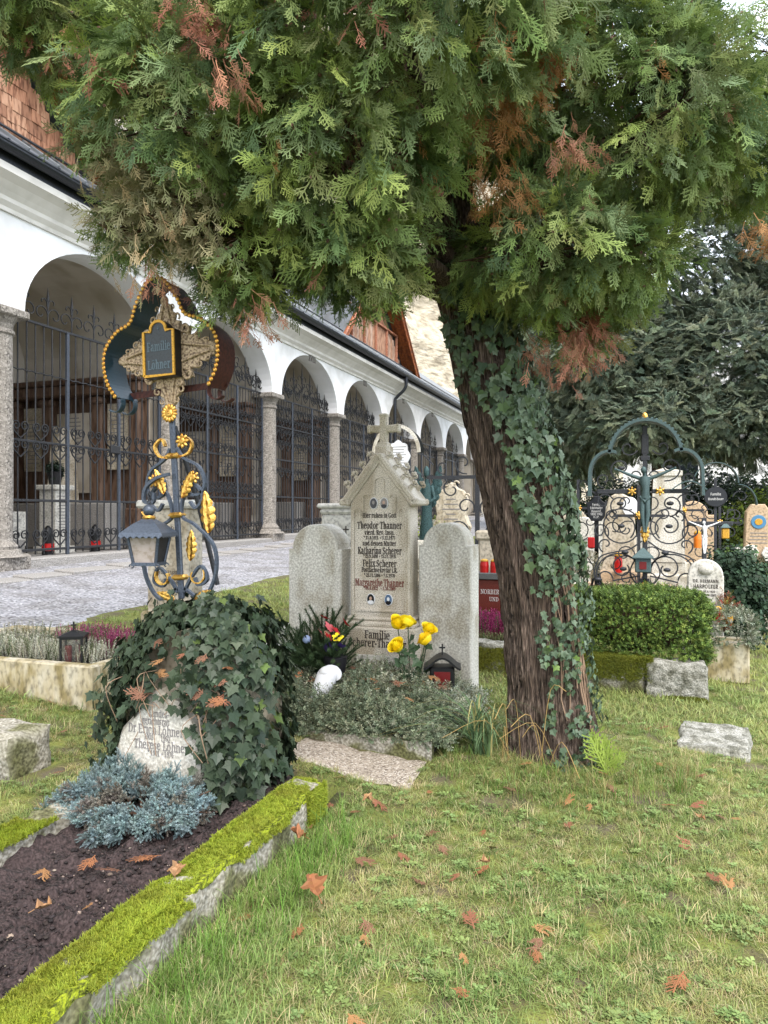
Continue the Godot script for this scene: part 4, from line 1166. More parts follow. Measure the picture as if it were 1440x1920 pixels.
	for q in [[V3(0.11, 0.46, 0.13), "flower_red"], [V3(0.14, 0.50, 0.08), "flower_red"], [V3(0.18, 0.46, 0.13), "rose_yellow"], [V3(0.09, 0.52, 0.08), "flower_pink"], [V3(0.20, 0.55, 0.04), "flower_red"], [V3(0.10, 0.39, 0.16), "flower_violet"], [V3(0.21, 0.40, 0.13), "flower_violet"], [V3(0.15, 0.40, 0.17), "flower_violet"], [V3(0.06, 0.48, 0.12), "flower_pink"], [V3(0.05, 0.58, 0.05), "flower_red"]]:
		part(F, "flower", blm, M[q[1]], q[0]).rotation = V3(rf(0.4, 1.2), rf(0, 3), 0)
	var R := thing("rose_bouquet", "bunch of five yellow roses standing beside the gabled gravestone", "flowers", V3(-1.53, 0.16, -4.97))
	part(R, "vase", MB.new().lathe([V2(0, 0), V2(0.035, 0), V2(0.05, 0.16), V2(0.045, 0.17), V2(0, 0.15)], 12), M.pot_dark)
	var rose := MB.new()
	rng.seed = 5
	for ring in 5:
		var n := 3 + ring
		for j in n:
			var a := TAU * j / n + ring * 0.7
			var rad0 := 0.010 + ring * 0.0052
			var prev := []
			for u in 6:
				var f := u / 5.0 - 0.5
				var aa := a + f * TAU / n * 1.7
				var row := []
				for w2 in 5:
					var t := w2 / 4.0
					var rr := rad0 * (0.35 + 0.65 * sin(PI * (0.12 + 0.5 * t))) * (1.0 + (0.10 * ring if w2 == 4 else 0.0))
					var top := (0.030 - ring * 0.0048) * (1.0 - 1.1 * f * f)
					row.append(V3(cos(aa) * rr, lerpf(-0.022, top, t), sin(aa) * rr))
				if u > 0:
					for w2 in 4: rose.quad(prev[w2], row[w2], row[w2 + 1], prev[w2 + 1])
				prev = row
	var rm := rose.mesh()
	var rl := ivy_leaf_mesh(9, 0.06, 0.1)
	var rgreen: StandardMaterial3D = M.ivy.duplicate(); rgreen.albedo_color = Color(0.055, 0.10, 0.05).linear_to_srgb()
	for q in [V3(-0.09, 0.565, 0.06), V3(-0.02, 0.575, 0.04), V3(-0.07, 0.42, 0.14), V3(0.13, 0.53, 0.03), V3(0.12, 0.47, 0.09)]:
		var st := part(R, "stem", MB.new().tube([V3(q.x * 0.2, 0.1, q.z * 0.2), V3(q.x * 0.7, 0.32, q.z * 0.6), q + V3(0, -0.02, 0)], 0.004, 5), rgreen)
		var bloom := part(R, "rose", rm, M.rose_yellow if rng.randf() < 0.7 else M.rose_deep, q)
		bloom.rotation = V3(rf(0.45, 0.85), rf(0, 6), rf(-0.4, 0.4)); bloom.scale = Vector3.ONE * rf(1.4, 1.65)
		for j in 7:
			var l := part(st, "leaf", rl, rgreen, V3(q.x * 0.6, rf(0.15, 0.42), q.z * 0.6) + rdir() * 0.03)
			l.basis = aim(rdir() + V3(0, 0.2, 0.3), V3(0, 0.6, 0.6) + rdir() * 0.5) * rf(0.7, 1.3)
	var L := thing("grave_lantern", "small dark roofed grave lantern with a cross beside the yellow roses", "lantern", V3(-1.31, 0.24, -4.96), 0.25)
	part(L, "body", MB.new().box(V3(0, 0.10, 0), V3(0.17, 0.20, 0.15), Basis(), 0.01), M.black_metal)
	var rp := MB.new()
	var pr := []
	for j in 13: pr.append(V2(-0.125 + j * 0.25 / 12.0, 0.19 + 0.075 * pow(cos((j / 12.0 - 0.5) * PI), 1.6)))
	rp.bar(pr, 0.20, 0.014)
	part(L, "curved_roof", rp, M.black_metal)
	part(L, "cross", MB.new().box(V3(0, 0.31, 0), V3(0.010, 0.075, 0.008)).box(V3(0, 0.322, 0), V3(0.042, 0.010, 0.0085)), M.black_metal)
	part(L, "pane", MB.new().box(V3(0, 0.11, 0.076), V3(0.11, 0.12, 0.006)), M.dark_red_wax)
	var C := thing("white_sculpture", "small white bent figure lying in the ground cover bed", "sculpture", V3(-1.975, 0.26, -4.46), 0.5)
	part(C, "figure", MB.new().tube(smooth2([V3(-0.09, -0.03, 0.05), V3(-0.06, 0.03, 0.04), V3(-0.015, 0.10, 0.02), V3(0.02, 0.16, 0), V3(0.06, 0.17, -0.02), V3(0.09, 0.13, -0.02)], 4), [0.02, 0.03, 0.04, 0.045, 0.05, 0.052, 0.056, 0.06, 0.062, 0.065, 0.068, 0.07, 0.07, 0.066, 0.062, 0.058, 0.055, 0.05, 0.045, 0.035, 0.02], 12).blob(V3(-0.03, 0.05, 0.05), V3(0.05, 0.04, 0.04)).blob(V3(0.01, 0.19, 0.02), V3(0.05, 0.04, 0.045)), M.plaster_figure)
	var dish := thing("stone_dish", "flat grey dish with dry leaves in the ground cover bed", "dish", V3(-1.99, 0.22, -4.27))
	part(dish, "bowl", MB.new().lathe([V2(0, 0), V2(0.05, 0.0), V2(0.075, 0.02), V2(0.065, 0.02), V2(0.045, 0.008), V2(0, 0.008)], 18), M.grey_granite)
	# gravel strip
	structure("gravel_strip", grid(span([[-1.92, -1.16, 0.06]]), span([[-4.10, -3.72, 0.05]]), func(x, z): return gh(x, z) + 0.012 - 0.03 * smoothstep(0.15, 0.22, absf(z + 3.9 + 0.06 * big_noise.get_noise_1d(x * 90)))), M.pale_gravel)

# ---------------------------------------------------------------- mossy plot with the ivy-covered stone
func moss_on(parent: Node, pts: Array, dens: Color, sc := 1.0) -> void:
	var mm := grass_mesh(91, 16, 0.017, 0.0028, 0.011, 0.9)
	var xf := []; var cs := []
	for p in pts:
		xf.append(Transform3D(aim(p[1] + rdir() * 0.3, rdir()).scaled_local(Vector3.ONE * sc * rf(0.6, 1.2)), p[0]))
		var t: float = big_noise.get_noise_3d(p[0].x * 90, p[0].y * 90, p[0].z * 90)
		cs.append(vary(dens.lerp(Color(0.20, 0.21, 0.03), clampf(t + 0.2, 0, 0.8)), 0.25))
	swarm(parent, "moss", mm, M.blade, xf, cs)
func ivy_grave() -> void:
	rng.seed = 21
	var K := thing("mossy_kerb", "thick stone kerb covered in bright green moss along the dark soil plot", "kerb", V3(-1.535, 0.02, -2.1), 0, "kerbs of the ivy grave")
	part(K, "stone", rough_box(V3(0, 0.06, 0.1), V3(0.155, 0.24, 2.52), 0.026, 0.035, 7, 6.0), M.old_stone)
	var pts := []
	for k in 15000:
		var z := rf(-1.17, 1.3); var x := rf(-0.09, 0.098)
		var bald: float = big_noise.get_noise_2d(z * 42, x * 60)
		if x > 0.055 and bald < -0.1: continue
		if bald < -0.42 and absf(x) > 0.045: continue
		var side := absf(x) > 0.068
		pts.append([V3(x, 0.183 + rf(-0.006, 0.006) - (absf(x) - 0.055) * (0.9 if side else 0.0) + 0.012 * bald, z), V3(x * 4.0, 1, 0)])
	for k in 1500: # a cushion spilling over the outer face at the far end
		pts.append([V3(0.082 + rf(0, 0.012), rf(0.03, 0.18), rf(-1.17, -0.98)), V3(1, 0.3, 0)])
	var bed := MB.new()
	part(K, "moss_cushion", rough_box(V3(0, 0.165, 0.08), V3(0.165, 0.035, 2.48), 0.02, 0.035, 9, 7.0), M.moss_bed)
	moss_on(K, pts, Color(0.27, 0.33, 0.035))
	var K2 := thing("mossy_kerb", "weathered kerb with patchy moss at the far left of the dark soil plot", "kerb", V3(-2.43, 0.05, -2.1), 0, "kerbs of the ivy grave")
	part(K2, "stone", rough_box(V3(0, 0.03, 0.1), V3(0.15, 0.22, 2.3), 0.03, 0.045, 8, 6.0), M.old_stone)
	pts = []
	for k in 7000:
		var z := rf(-1.0, 1.2); var x := rf(-0.08, 0.09)
		if big_noise.get_noise_2d(z * 30 + 7, x * 40) + (0.3 if z > -0.4 else -0.25) < 0.0: continue
		pts.append([V3(x, 0.145 + rf(-0.004, 0.006), z), V3(x * 4, 1, 0)])
	moss_on(K2, pts, Color(0.20, 0.25, 0.02))
	structure("soil_bed", grid(span([[-2.40, -1.58, 0.025]]), span([[-3.5, -0.7, 0.03]]), func(x, z): return 0.10 + 0.05 * big_noise.get_noise_2d(x * 80, z * 80) + 0.035 * big_noise.get_noise_2d(x * 260, z * 260) + 0.03 * smoothstep(0.25, 0.0, x + 2.38)), M.soil)
	var clod := MB.new().blob(Vector3.ZERO, V3(1, 0.7, 0.9), 3, 5).mesh()
	var xf := []; var cs := []
	for k in 5200:
		var x := rf(-2.36, -1.66); var z := rf(-3.1, -0.9)
		var s := 0.003 + 0.011 * pow(rng.randf(), 4.0)
		xf.append(Transform3D(Basis(rdir(), rf(0, 6)).scaled(V3(s, s * rf(0.5, 1), s)), V3(x, 0.105 + 0.05 * big_noise.get_noise_2d(x * 80, z * 80) + 0.035 * big_noise.get_noise_2d(x * 260, z * 260), z)))
		cs.append(vary(Color(0.035, 0.028, 0.028) if rng.randf() < 0.93 else Color(0.25, 0.2, 0.17), 0.4))
	meta(swarm(self, "soil_crumbs", clod, M.dry, xf, cs), "loose dark soil crumbs on the grave plot", "soil")
	# stone
	var S := thing("ivy_gravestone", "pale weathered headstone with faint blackletter lines peering out of the ivy mound", "gravestone", V3(-2.2, 0.05, -3.35))
	var b := MB.new().plate(arch_poly(0.40, 0.84, 0.34), -0.16, 0.12, 0.03)
	part(S, "slab", b, M.cream_stone)
	var tab := part(S, "tablet", MB.new().plate(PackedVector2Array([V2(-0.29, 0.02), V2(0.20, 0.02), V2(0.21, 0.30), V2(0.17, 0.42), V2(0.09, 0.53), V2(-0.02, 0.585), V2(-0.10, 0.56), V2(-0.15, 0.47), V2(-0.24, 0.38), V2(-0.28, 0.28)]), 0.12, 0.327, 0.02), M.stele_stone)
	for l in [["Landes-", 0.472, 0.046, 0.02], ["gerichtsrat", 0.435, 0.046, 0.0], ["Dr Erich Löhner", 0.392, 0.062, 0.0], ["1901       1950", 0.355, 0.036, 0.01], ["Therese Löhner", 0.318, 0.062, 0.03], ["* 1901 + 1976", 0.280, 0.036, 0.03]]:
		lettering(tab, l[0], l[2], M.letters_grey, V3(-0.035 + l[3], l[1], 0.328), 0.66, "Droid Serif", 400)
	# ivy mound
	var I := thing("ivy_mound", "dense dark green ivy growing over the headstone under the gilded iron cross", "ivy", V3(-2.15, 0.06, -3.3))
	var lm := []
	for k in 4: lm.append(ivy_leaf_mesh(50 + k, 0.052, 0.35))
	var cols := [Color(0.030, 0.048, 0.027), Color(0.040, 0.060, 0.034), Color(0.052, 0.074, 0.046), Color(0.034, 0.052, 0.035), Color(0.095, 0.14, 0.04)]
	var mats := []
	for c in cols:
		var m: StandardMaterial3D = M.ivy.duplicate()
		m.albedo_color = c.linear_to_srgb(); m.roughness = 0.33
		mats.append(m)
	var n := 0
	xf = []; cs = []
	var H := V3(0.44, 0.53, 0.31)
	for k in 4900:
		var d := rdir()
		if d.y < -0.85: continue
		# rounded block
		var q := V3(signf(d.x) * pow(absf(d.x), 0.62), signf(d.y) * pow(absf(d.y), 0.75), signf(d.z) * pow(absf(d.z), 0.62))
		var lump := 1.0 + 0.16 * big_noise.get_noise_3d(q.x * 50, q.y * 50, q.z * 50)
		var p := q * H * lump * rf(0.86, 1.03) + V3(0.0, 0.47, 0)
		if p.y > 0.8: p.x = p.x * 0.92 + 0.03
		if p.y < 0.02: p.y = 0.02 + rf(0, 0.05)
		var gx := p.x + 0.085
		if p.z > 0.0 and p.y < 0.56 - absf(gx) * 0.8 and gx > -0.21 and gx < 0.27: continue
		if p.z > 0.2 and p.x < -0.34 and p.y < 0.2 and rng.randf() < 0.5: continue
		var outw := (q / H).normalized()
		var B := aim(V3(0, -1.0, 0) + outw * 0.35 + rdir() * 0.6, outw + rdir() * 0.45 + V3(0, 0.25, 0))
		var s := rf(0.45, 1.35)
		var x := Transform3D(B.scaled_local(Vector3.ONE * s), p)
		if n < 300 and s > 0.85 and outw.z > 0.1:
			var l := part(I, "leaf", lm[rng.randi() % 4], mats[rng.randi() % 4 if rng.randf() < 0.95 else 4])
			l.transform = x; n += 1
		else:
			xf.append(x); cs.append(vary(cols[rng.randi() % 4] if rng.randf() < 0.97 else cols[4], 0.3))
	for k in 230: # trailing down the left edge of the tablet and its right flank
		var lf := rng.randf() < 0.72
		var p := V3(rf(-0.47, -0.30) if lf else rf(0.14, 0.24), rf(0.0, 0.56), rf(0.16, 0.33))
		xf.append(Transform3D(aim(V3(0, -1, 0.2) + rdir() * 0.6, V3(-0.3 if lf else 0.2, 0.2, 1) + rdir() * 0.5).scaled_local(Vector3.ONE * rf(0.6, 1.1)), p)); cs.append(vary(cols[rng.randi() % 4], 0.3))
	swarm(I, "small_leaves", lm[1], M.ivy, xf, cs)
	for k in 16:
		var d := rdir(); d.y = absf(d.y); d.z = absf(d.z)
		var p := V3(d.x * 0.33, 0.45 + d.y * 0.42, 0.24 + d.z * 0.07)
		part(I, "stem", MB.new().tube(smooth2([p, p + rdir() * 0.08 + V3(0, -0.05, 0.03), p + V3(rf(-0.1, 0.1), -0.22, 0.03)], 4), rf(0.0015, 0.003), 5), M.ivy_stem)
	# blue juniper
	var J := thing("blue_juniper", "low silvery blue juniper in front of the ivy covered headstone", "shrub", V3(-2.18, 0.09, -2.80))
	var jm := [needle_mesh(31, 0.085, 0.011, 90, 0.0030, false, 7), needle_mesh(32, 0.07, 0.011, 80, 0.0030, false, 6)]
	var jx := [[], []]; var jc := [[], []]
	for k in 84:
		var a := rf(0, TAU); var rr := sqrt(rng.randf())
		var root := V3(cos(a) * rr * 0.26, 0.0, sin(a) * rr * 0.14 - 0.02)
		var reach := V3(cos(a) * rf(0.08, 0.16) - 0.02, rf(0.06, 0.24) * (1.15 - rr), sin(a) * 0.10 + 0.03)
		if rng.randf() < 0.25: reach.y *= 1.4
		var bare := rng.randf() < 0.2
		for m in 26:
			var t := rf(0.3, 1.0)
			var p := root + reach * t + V3(0, 0.05 - 0.05 * t * t, 0) + rdir() * 0.028
			var v := rng.randi() % 2
			jx[v].append(Transform3D(aim(reach.normalized() + V3(0, 0.35, 0.3) + rdir() * 0.8, rdir()).scaled_local(Vector3.ONE * rf(0.45, 1.0)), p))
			jc[v].append(vary(Color(0.24, 0.22, 0.19) if bare and rng.randf() < 0.8 else Color(0.27, 0.37, 0.38), 0.3))
	for v in 2: swarm(J, "foliage", jm[v], M.needle, jx[v], jc[v])
	for k in 14:
		var a := TAU * k / 14
		part(J, "branch", MB.new().tube([V3(0, 0, -0.05), V3(cos(a) * 0.2, 0.08, sin(a) * 0.1), V3(cos(a) * 0.38, 0.08 + rf(0, 0.08), sin(a) * 0.2)], [0.008, 0.006, 0.003], 5), M.twig)

# ---------------------------------------------------------------- the gilded iron cross on it
func leaf_plate(L: float, w: float, lobes: int) -> MB: # acanthus leaf along +y with a raised midrib
	var b := MB.new()
	var N := lobes * 4
	var rows := []
	for k in N + 1:
		var t := float(k) / N
		var env := w * pow(sin(PI * pow(t * 0.96 + 0.02, 0.75)), 0.8)
		var wob := env * (0.72 + 0.28 * absf(sin(t * PI * lobes)))
		rows.append([V3(-wob, L * t + wob * 0.22, -0.25 * wob), V3(-wob * 0.45, L * t, 0.02 * L * 0.6), V3(0, L * t, 0.0), V3(wob * 0.45, L * t, 0.02 * L * 0.6), V3(wob, L * t + wob * 0.22, -0.25 * wob)])
	for k in N:
		for q in 4: b.quad(rows[k][q], rows[k][q + 1], rows[k + 1][q + 1], rows[k + 1][q])
	return b
func rosette(r: float, n: int) -> MB:
	var b := MB.new()
	for j in n:
		var a := TAU * j / n
		b.add(MB.new().blob(V3(0, r * 0.68, 0), V3(r * 0.24, r * 0.34, r * 0.16), 5, 8), Transform3D(Basis(Vector3.BACK, a), V3(0, 0, 0)))
	b.blob(V3(0, 0, 0.004), V3(r * 0.5, r * 0.5, r * 0.18), 6, 12)
	b.blob(V3(0, 0, r * 0.12), V3(r * 0.18, r * 0.18, r * 0.2), 5, 8)
	return b
func iron_cross_left() -> void:
	var C := thing("gilded_iron_cross", "wrought iron grave cross with gilt leaves, canopy and small framed black name plate", "grave cross", V3(-2.305, 1.04, -3.34))
	C.rotation.z = 0.062
	var I: Material = M.blue_iron
	part(C, "pole", MB.new().box(V3(0, 0.62, 0), V3(0.032, 1.24, 0.02), Basis(), 0.004), I)
	part(C, "rear_brace", MB.new().tube([V3(0.0, 0.92, -0.02), V3(0.03, 0.5, -0.16), V3(0.06, 0.05, -0.26)], 0.013, 6), M.iron)
	# S-scrolls either side, lower and upper tier
	var lower := smooth2([V2(0.02, 0.06), V2(0.13, 0.0), V2(0.215, 0.12), V2(0.215, 0.27), V2(0.11, 0.385), V2(0.03, 0.44), V2(0.055, 0.56), V2(0.12, 0.60), V2(0.165, 0.53), V2(0.12, 0.475), V2(0.085, 0.51)], 5)
	var upper := smooth2([V2(0.02, 0.80), V2(0.06, 0.745), V2(0.15, 0.69), V2(0.18, 0.60), V2(0.14, 0.545), V2(0.07, 0.565), V2(0.075, 0.64), V2(0.125, 0.635)], 5)
	var hook := smooth2([V2(0.02, 0.035), V2(0.06, 0.10), V2(0.13, 0.17), V2(0.165, 0.10), V2(0.11, 0.07), V2(0.09, 0.11)], 5)
	var top := smooth2([V2(0.02, 0.75), V2(0.09, 0.765), V2(0.115, 0.82), V2(0.07, 0.855), V2(0.05, 0.815)], 5)
	for s in [1, -1]:
		for p in [lower, upper, hook]:
			part(C, "scroll", MB.new().bar(p if s > 0 else mirror(p), 0.022, 0.013), I)
		part(C, "scroll", MB.new().bar(top if s > 0 else mirror(top), 0.024, 0.010), M.gold)
	for y in [0.76, 0.445, 0.115]: part(C, "gilt_collar", MB.new().box(V3(0, y, 0), V3(0.075, 0.028, 0.05), Basis(), 0.008).box(V3(0, y, 0), V3(0.081, 0.009, 0.056), Basis(), 0.003), M.gold)
	var lv := leaf_plate(0.19, 0.042, 5).mesh()
	for q in [[V3(-0.055, 0.56, 0.03), 0.35, 0.75], [V3(0.055, 0.53, 0.03), -0.45, 0.8], [V3(0.20, 0.34, 0.02), 0.05, 1.15], [V3(0.085, 0.20, 0.03), -0.1, 0.85], [V3(0.10, 0.0, 0.03), -1.2, 0.6], [V3(-0.02, 0.0, 0.035), 1.2, 0.6], [V3(-0.13, 0.41, 0.02), 0.9, 0.55]]:
		var l := part(C, "gilt_leaf", lv, M.gold, q[0]); l.rotation.z = q[1]; l.scale = Vector3.ONE * q[2]
	for s in [1.0, -1.0]:
		part(C, "gilt_curl", MB.new().bar(spiral(V2(s * 0.105, 0.12), 0.052, 0.03, 0.6 if s > 0 else 2.5, (0.6 if s > 0 else 2.5) - s * 4.4, 16), 0.026, 0.008), M.gold)
		part(C, "gilt_flower", rosette(0.036, 7), M.gold, V3(s * 0.125, 0.635, 0.02))
	part(C, "gilt_flower", rosette(0.040, 8), M.gold, V3(0.075, 0.83, 0.03))
	part(C, "gilt_rosette", rosette(0.05, 14), M.gold, V3(0, 0.985, 0.022))
	# lantern arm
	part(C, "lantern_arm", MB.new().bar(smooth2([V2(0.0, 0.66), V2(-0.08, 0.645), V2(-0.15, 0.60), V2(-0.165, 0.53), V2(-0.11, 0.52), V2(-0.10, 0.57)], 5), 0.02, 0.016, 0.05), I)
	# openwork head: an ornate cross with scalloped edges
	var poly := PackedVector2Array()
	var arm := [V2(0.075, 0.085), V2(0.115, 0.10), V2(0.105, 0.135), V2(0.15, 0.135), V2(0.135, 0.085), V2(0.185, 0.095), V2(0.195, 0.055), V2(0.235, 0.065), V2(0.25, 0.04), V2(0.285, 0.035), V2(0.31, 0.0), V2(0.285, -0.035), V2(0.25, -0.04), V2(0.235, -0.065), V2(0.195, -0.055), V2(0.185, -0.095), V2(0.135, -0.085), V2(0.15, -0.135), V2(0.105, -0.135), V2(0.115, -0.10), V2(0.075, -0.085)]
	for k in 4:
		var a := -PI / 2 + k * PI / 2
		for j in arm.size(): poly.append((arm[arm.size() - 1 - j] as Vector2).rotated(a) * (1.0 if k % 2 else 0.92))
	var hd := MB.new().plate(poly, -0.012, 0.012, 0.004)
	var H := part(C, "ornate_head", hd, M.worn_gilding, V3(0, 1.30, 0))
	var cur := MB.new()
	for k in 4:
		for s in [1.0, -1.0]:
			var t := Transform3D(Basis(Vector3.BACK, k * PI / 2), V3(0, 0, 0.014))
			for q in [[0.125, 0.115, 0.030], [0.195, 0.072, 0.022], [0.25, 0.045, 0.016]]:
				cur.add(MB.new().tube(spiral(V2(q[0], s * q[1]), q[2], q[2] * 0.3, s * 2.6, s * -2.6, 14).map(func(p): return V3(p.x, p.y, 0)), q[2] * 0.26, 5), t)
			cur.add(MB.new().tube([V3(0.08, s * 0.05, 0), V3(0.17, s * 0.03, 0.006), V3(0.28, s * 0.008, 0)], 0.008, 5), t)
		cur.add(MB.new().blob(V3(0.285, 0, 0), V3(0.03, 0.025, 0.012)), Transform3D(Basis(Vector3.BACK, k * PI / 2), V3(0, 0, 0.012)))
	part(H, "relief_scrolls", cur, M.worn_gilding)
	# framed plate
	var pw := 0.098
	var pf := PackedVector2Array([V2(-pw, -0.14), V2(pw, -0.14), V2(pw, 0.105), V2(0.05, 0.105)])
	for j in 11: pf.append(V2(cos(PI * j / 10) * 0.05, 0.115 + sin(PI * j / 10) * 0.045))
	pf.append(V2(-0.05, 0.105)); pf.append(V2(-pw, 0.105))
	var P := part(C, "name_plate", MB.new().plate(pf, 0.02, 0.075), M.black_metal, V3(-0.005, 1.31, 0))
	P.rotation.z = -0.03
	var fr := []
	for q in pf: fr.append(q * V2(0.93, 0.95))
	fr.append(fr[0])
	part(P, "gilt_frame", MB.new().bar(fr, 0.012, 0.014, 0.079), M.gold_paint)
	var inn := PackedVector2Array()
	for q in pf: inn.append(q * V2(0.9, 0.92))
	part(P, "plate_face", MB.new().plate(inn, 0.074, 0.078), M.slate_face)
	lettering(P, "Familie", 0.068, M.faint_letters, V3(0, 0.02, 0.0785), 0.56)
	lettering(P, "Löhner", 0.068, M.faint_letters, V3(0, -0.075, 0.0785), 0.56)
	lettering(P, "+", 0.05, M.faint_letters, V3(0, 0.115, 0.0785), 0.7)
	# canopy of bent sheet metal
	var half := smooth2([V2(0.0, 1.685), V2(0.06, 1.655), V2(0.125, 1.555), V2(0.165, 1.47), V2(0.25, 1.435), V2(0.325, 1.36), V2(0.345, 1.27), V2(0.325, 1.17), V2(0.275, 1.09)], 5)
	for s in [1.0, -1.0]:
		var p := half if s > 0 else mirror(half)
		var cn := part(C, "canopy_half", MB.new().bar(p, 0.17, 0.004, 0.0), M.teal_paint)
		var outp := []
		for q in p: outp.append(q + (q - V2(0, 1.3)).normalized() * 0.005)
		part(cn, "canopy_back", MB.new().bar(outp, 0.17, 0.003, 0.0), M.rust_paint)
		var bead := MB.new().blob(Vector3.ZERO, V3(0.0125, 0.0125, 0.006), 5, 10).mesh()
		var acc := 0.0
		p = smooth2(p, 6)
		for j in p.size() - 1:
			acc += p[j].distance_to(p[j + 1])
			if acc > 0.0225:
				acc = 0.0
				part(cn, "gilt_bead", bead, M.gold, V3(p[j].x, p[j].y, 0.088) + V3(p[j].x, p[j].y - 1.3, 0).normalized() * 0.008)
		for z in [0.05, -0.05]:
			var c2 := spiral(V2(s * 0.315, 1.065), 0.05, 0.045, PI * 0.85 if s > 0 else PI * 0.15, (PI * 0.85 + 2.9) if s > 0 else (PI * 0.15 - 2.9), 12)
			part(cn, "canopy_curl", MB.new().bar(c2, 0.035, 0.004, z), M.teal_paint if s < 0 else M.rust_paint)
	part(C, "canopy_stay", MB.new().box(V3(0, 1.12, -0.06), V3(0.62, 0.035, 0.006)), M.rust_paint)
	# lantern
	var L := thing("hanging_lantern", "blue grey tin lantern with pyramid roof and frosted pane hanging on the iron cross", "lantern", V3(-2.39, 1.235, -3.18), 0.25)
	L.scale = Vector3.ONE * 0.87
	var post := MB.new()
	for sx in [-1, 1]:
		for sz in [-1, 1]:
			post.tube([V3(sx * 0.066, 0.0, sz * 0.066), V3(sx * 0.092, 0.165, sz * 0.092)], 0.010, 4)
			post.tube(spiral(V2(0, 0), 0.016, 0.008, 0, 5, 8).map(func(p): return V3(sx * (0.075 + p.x), -0.012 + p.y, sz * 0.07)), 0.004, 4)
	for q in [[0.0, 0.142], [0.165, 0.196]]:
		for sx in [-1, 1]:
			post.box(V3(sx * q[1] / 2, q[0], 0), V3(0.014, 0.02, q[1])); post.box(V3(0, q[0] + 0.001, sx * q[1] / 2), V3(q[1], 0.02, 0.014))
	part(L, "frame", post, I)
	part(L, "floor_plate", MB.new().box(V3(0, -0.006, 0), V3(0.14, 0.006, 0.14)), M.iron)
	for k in 4:
		var pn := MB.new()
		pn.quad(V3(-0.062, 0.01, 0.064), V3(0.062, 0.01, 0.064), V3(0.086, 0.157, 0.088), V3(-0.086, 0.157, 0.088))
		var pane := part(L, "pane", pn, M.frosted_glass if k == 0 else M.gate_iron)
		pane.rotation.y = k * PI / 2
	var rp := MB.new().lathe([V2(0.185, 0.165), V2(0.175, 0.185), V2(0.10, 0.235), V2(0.045, 0.262), V2(0.0, 0.27)], 4, Vector3.ZERO, true)
	for k in 4:
		for j in 7:
			var tr := MB.new(); tr.tri(V3(-0.13 + j * 0.037, 0.166, 0.131), V3(-0.1115 + j * 0.037, 0.152, 0.134), V3(-0.093 + j * 0.037, 0.166, 0.131))
			rp.add(tr, Transform3D(Basis(Vector3.UP, k * PI / 2), Vector3.ZERO))
	part(L, "roof", rp, I)
	part(L, "knob", MB.new().blob(V3(0, 0.315, 0), V3(0.036, 0.036, 0.036)).lathe([V2(0.03, 0.262), V2(0.02, 0.285), V2(0.024, 0.29)], 12), I)
	part(L, "gilt_ring", MB.new().lathe([V2(0.034, 0.262), V2(0.040, 0.272), V2(0.032, 0.284)], 12), M.gold)
	part(L, "candle", MB.new().lathe([V2(0, 0.0), V2(0.035, 0.0), V2(0.035, 0.08), V2(0, 0.08)], 12), M.pink_wax)
	var ch := MB.new()
	for j in 5: ch.tube(spiral(V2(0, 0.345 + j * 0.018), 0.010, 0.010, 0, TAU, 8).map(func(p): return V3(p.x, p.y, 0) if j % 2 else V3(0, p.y, p.x)), 0.003, 4)
	part(L, "chain", ch, M.iron)

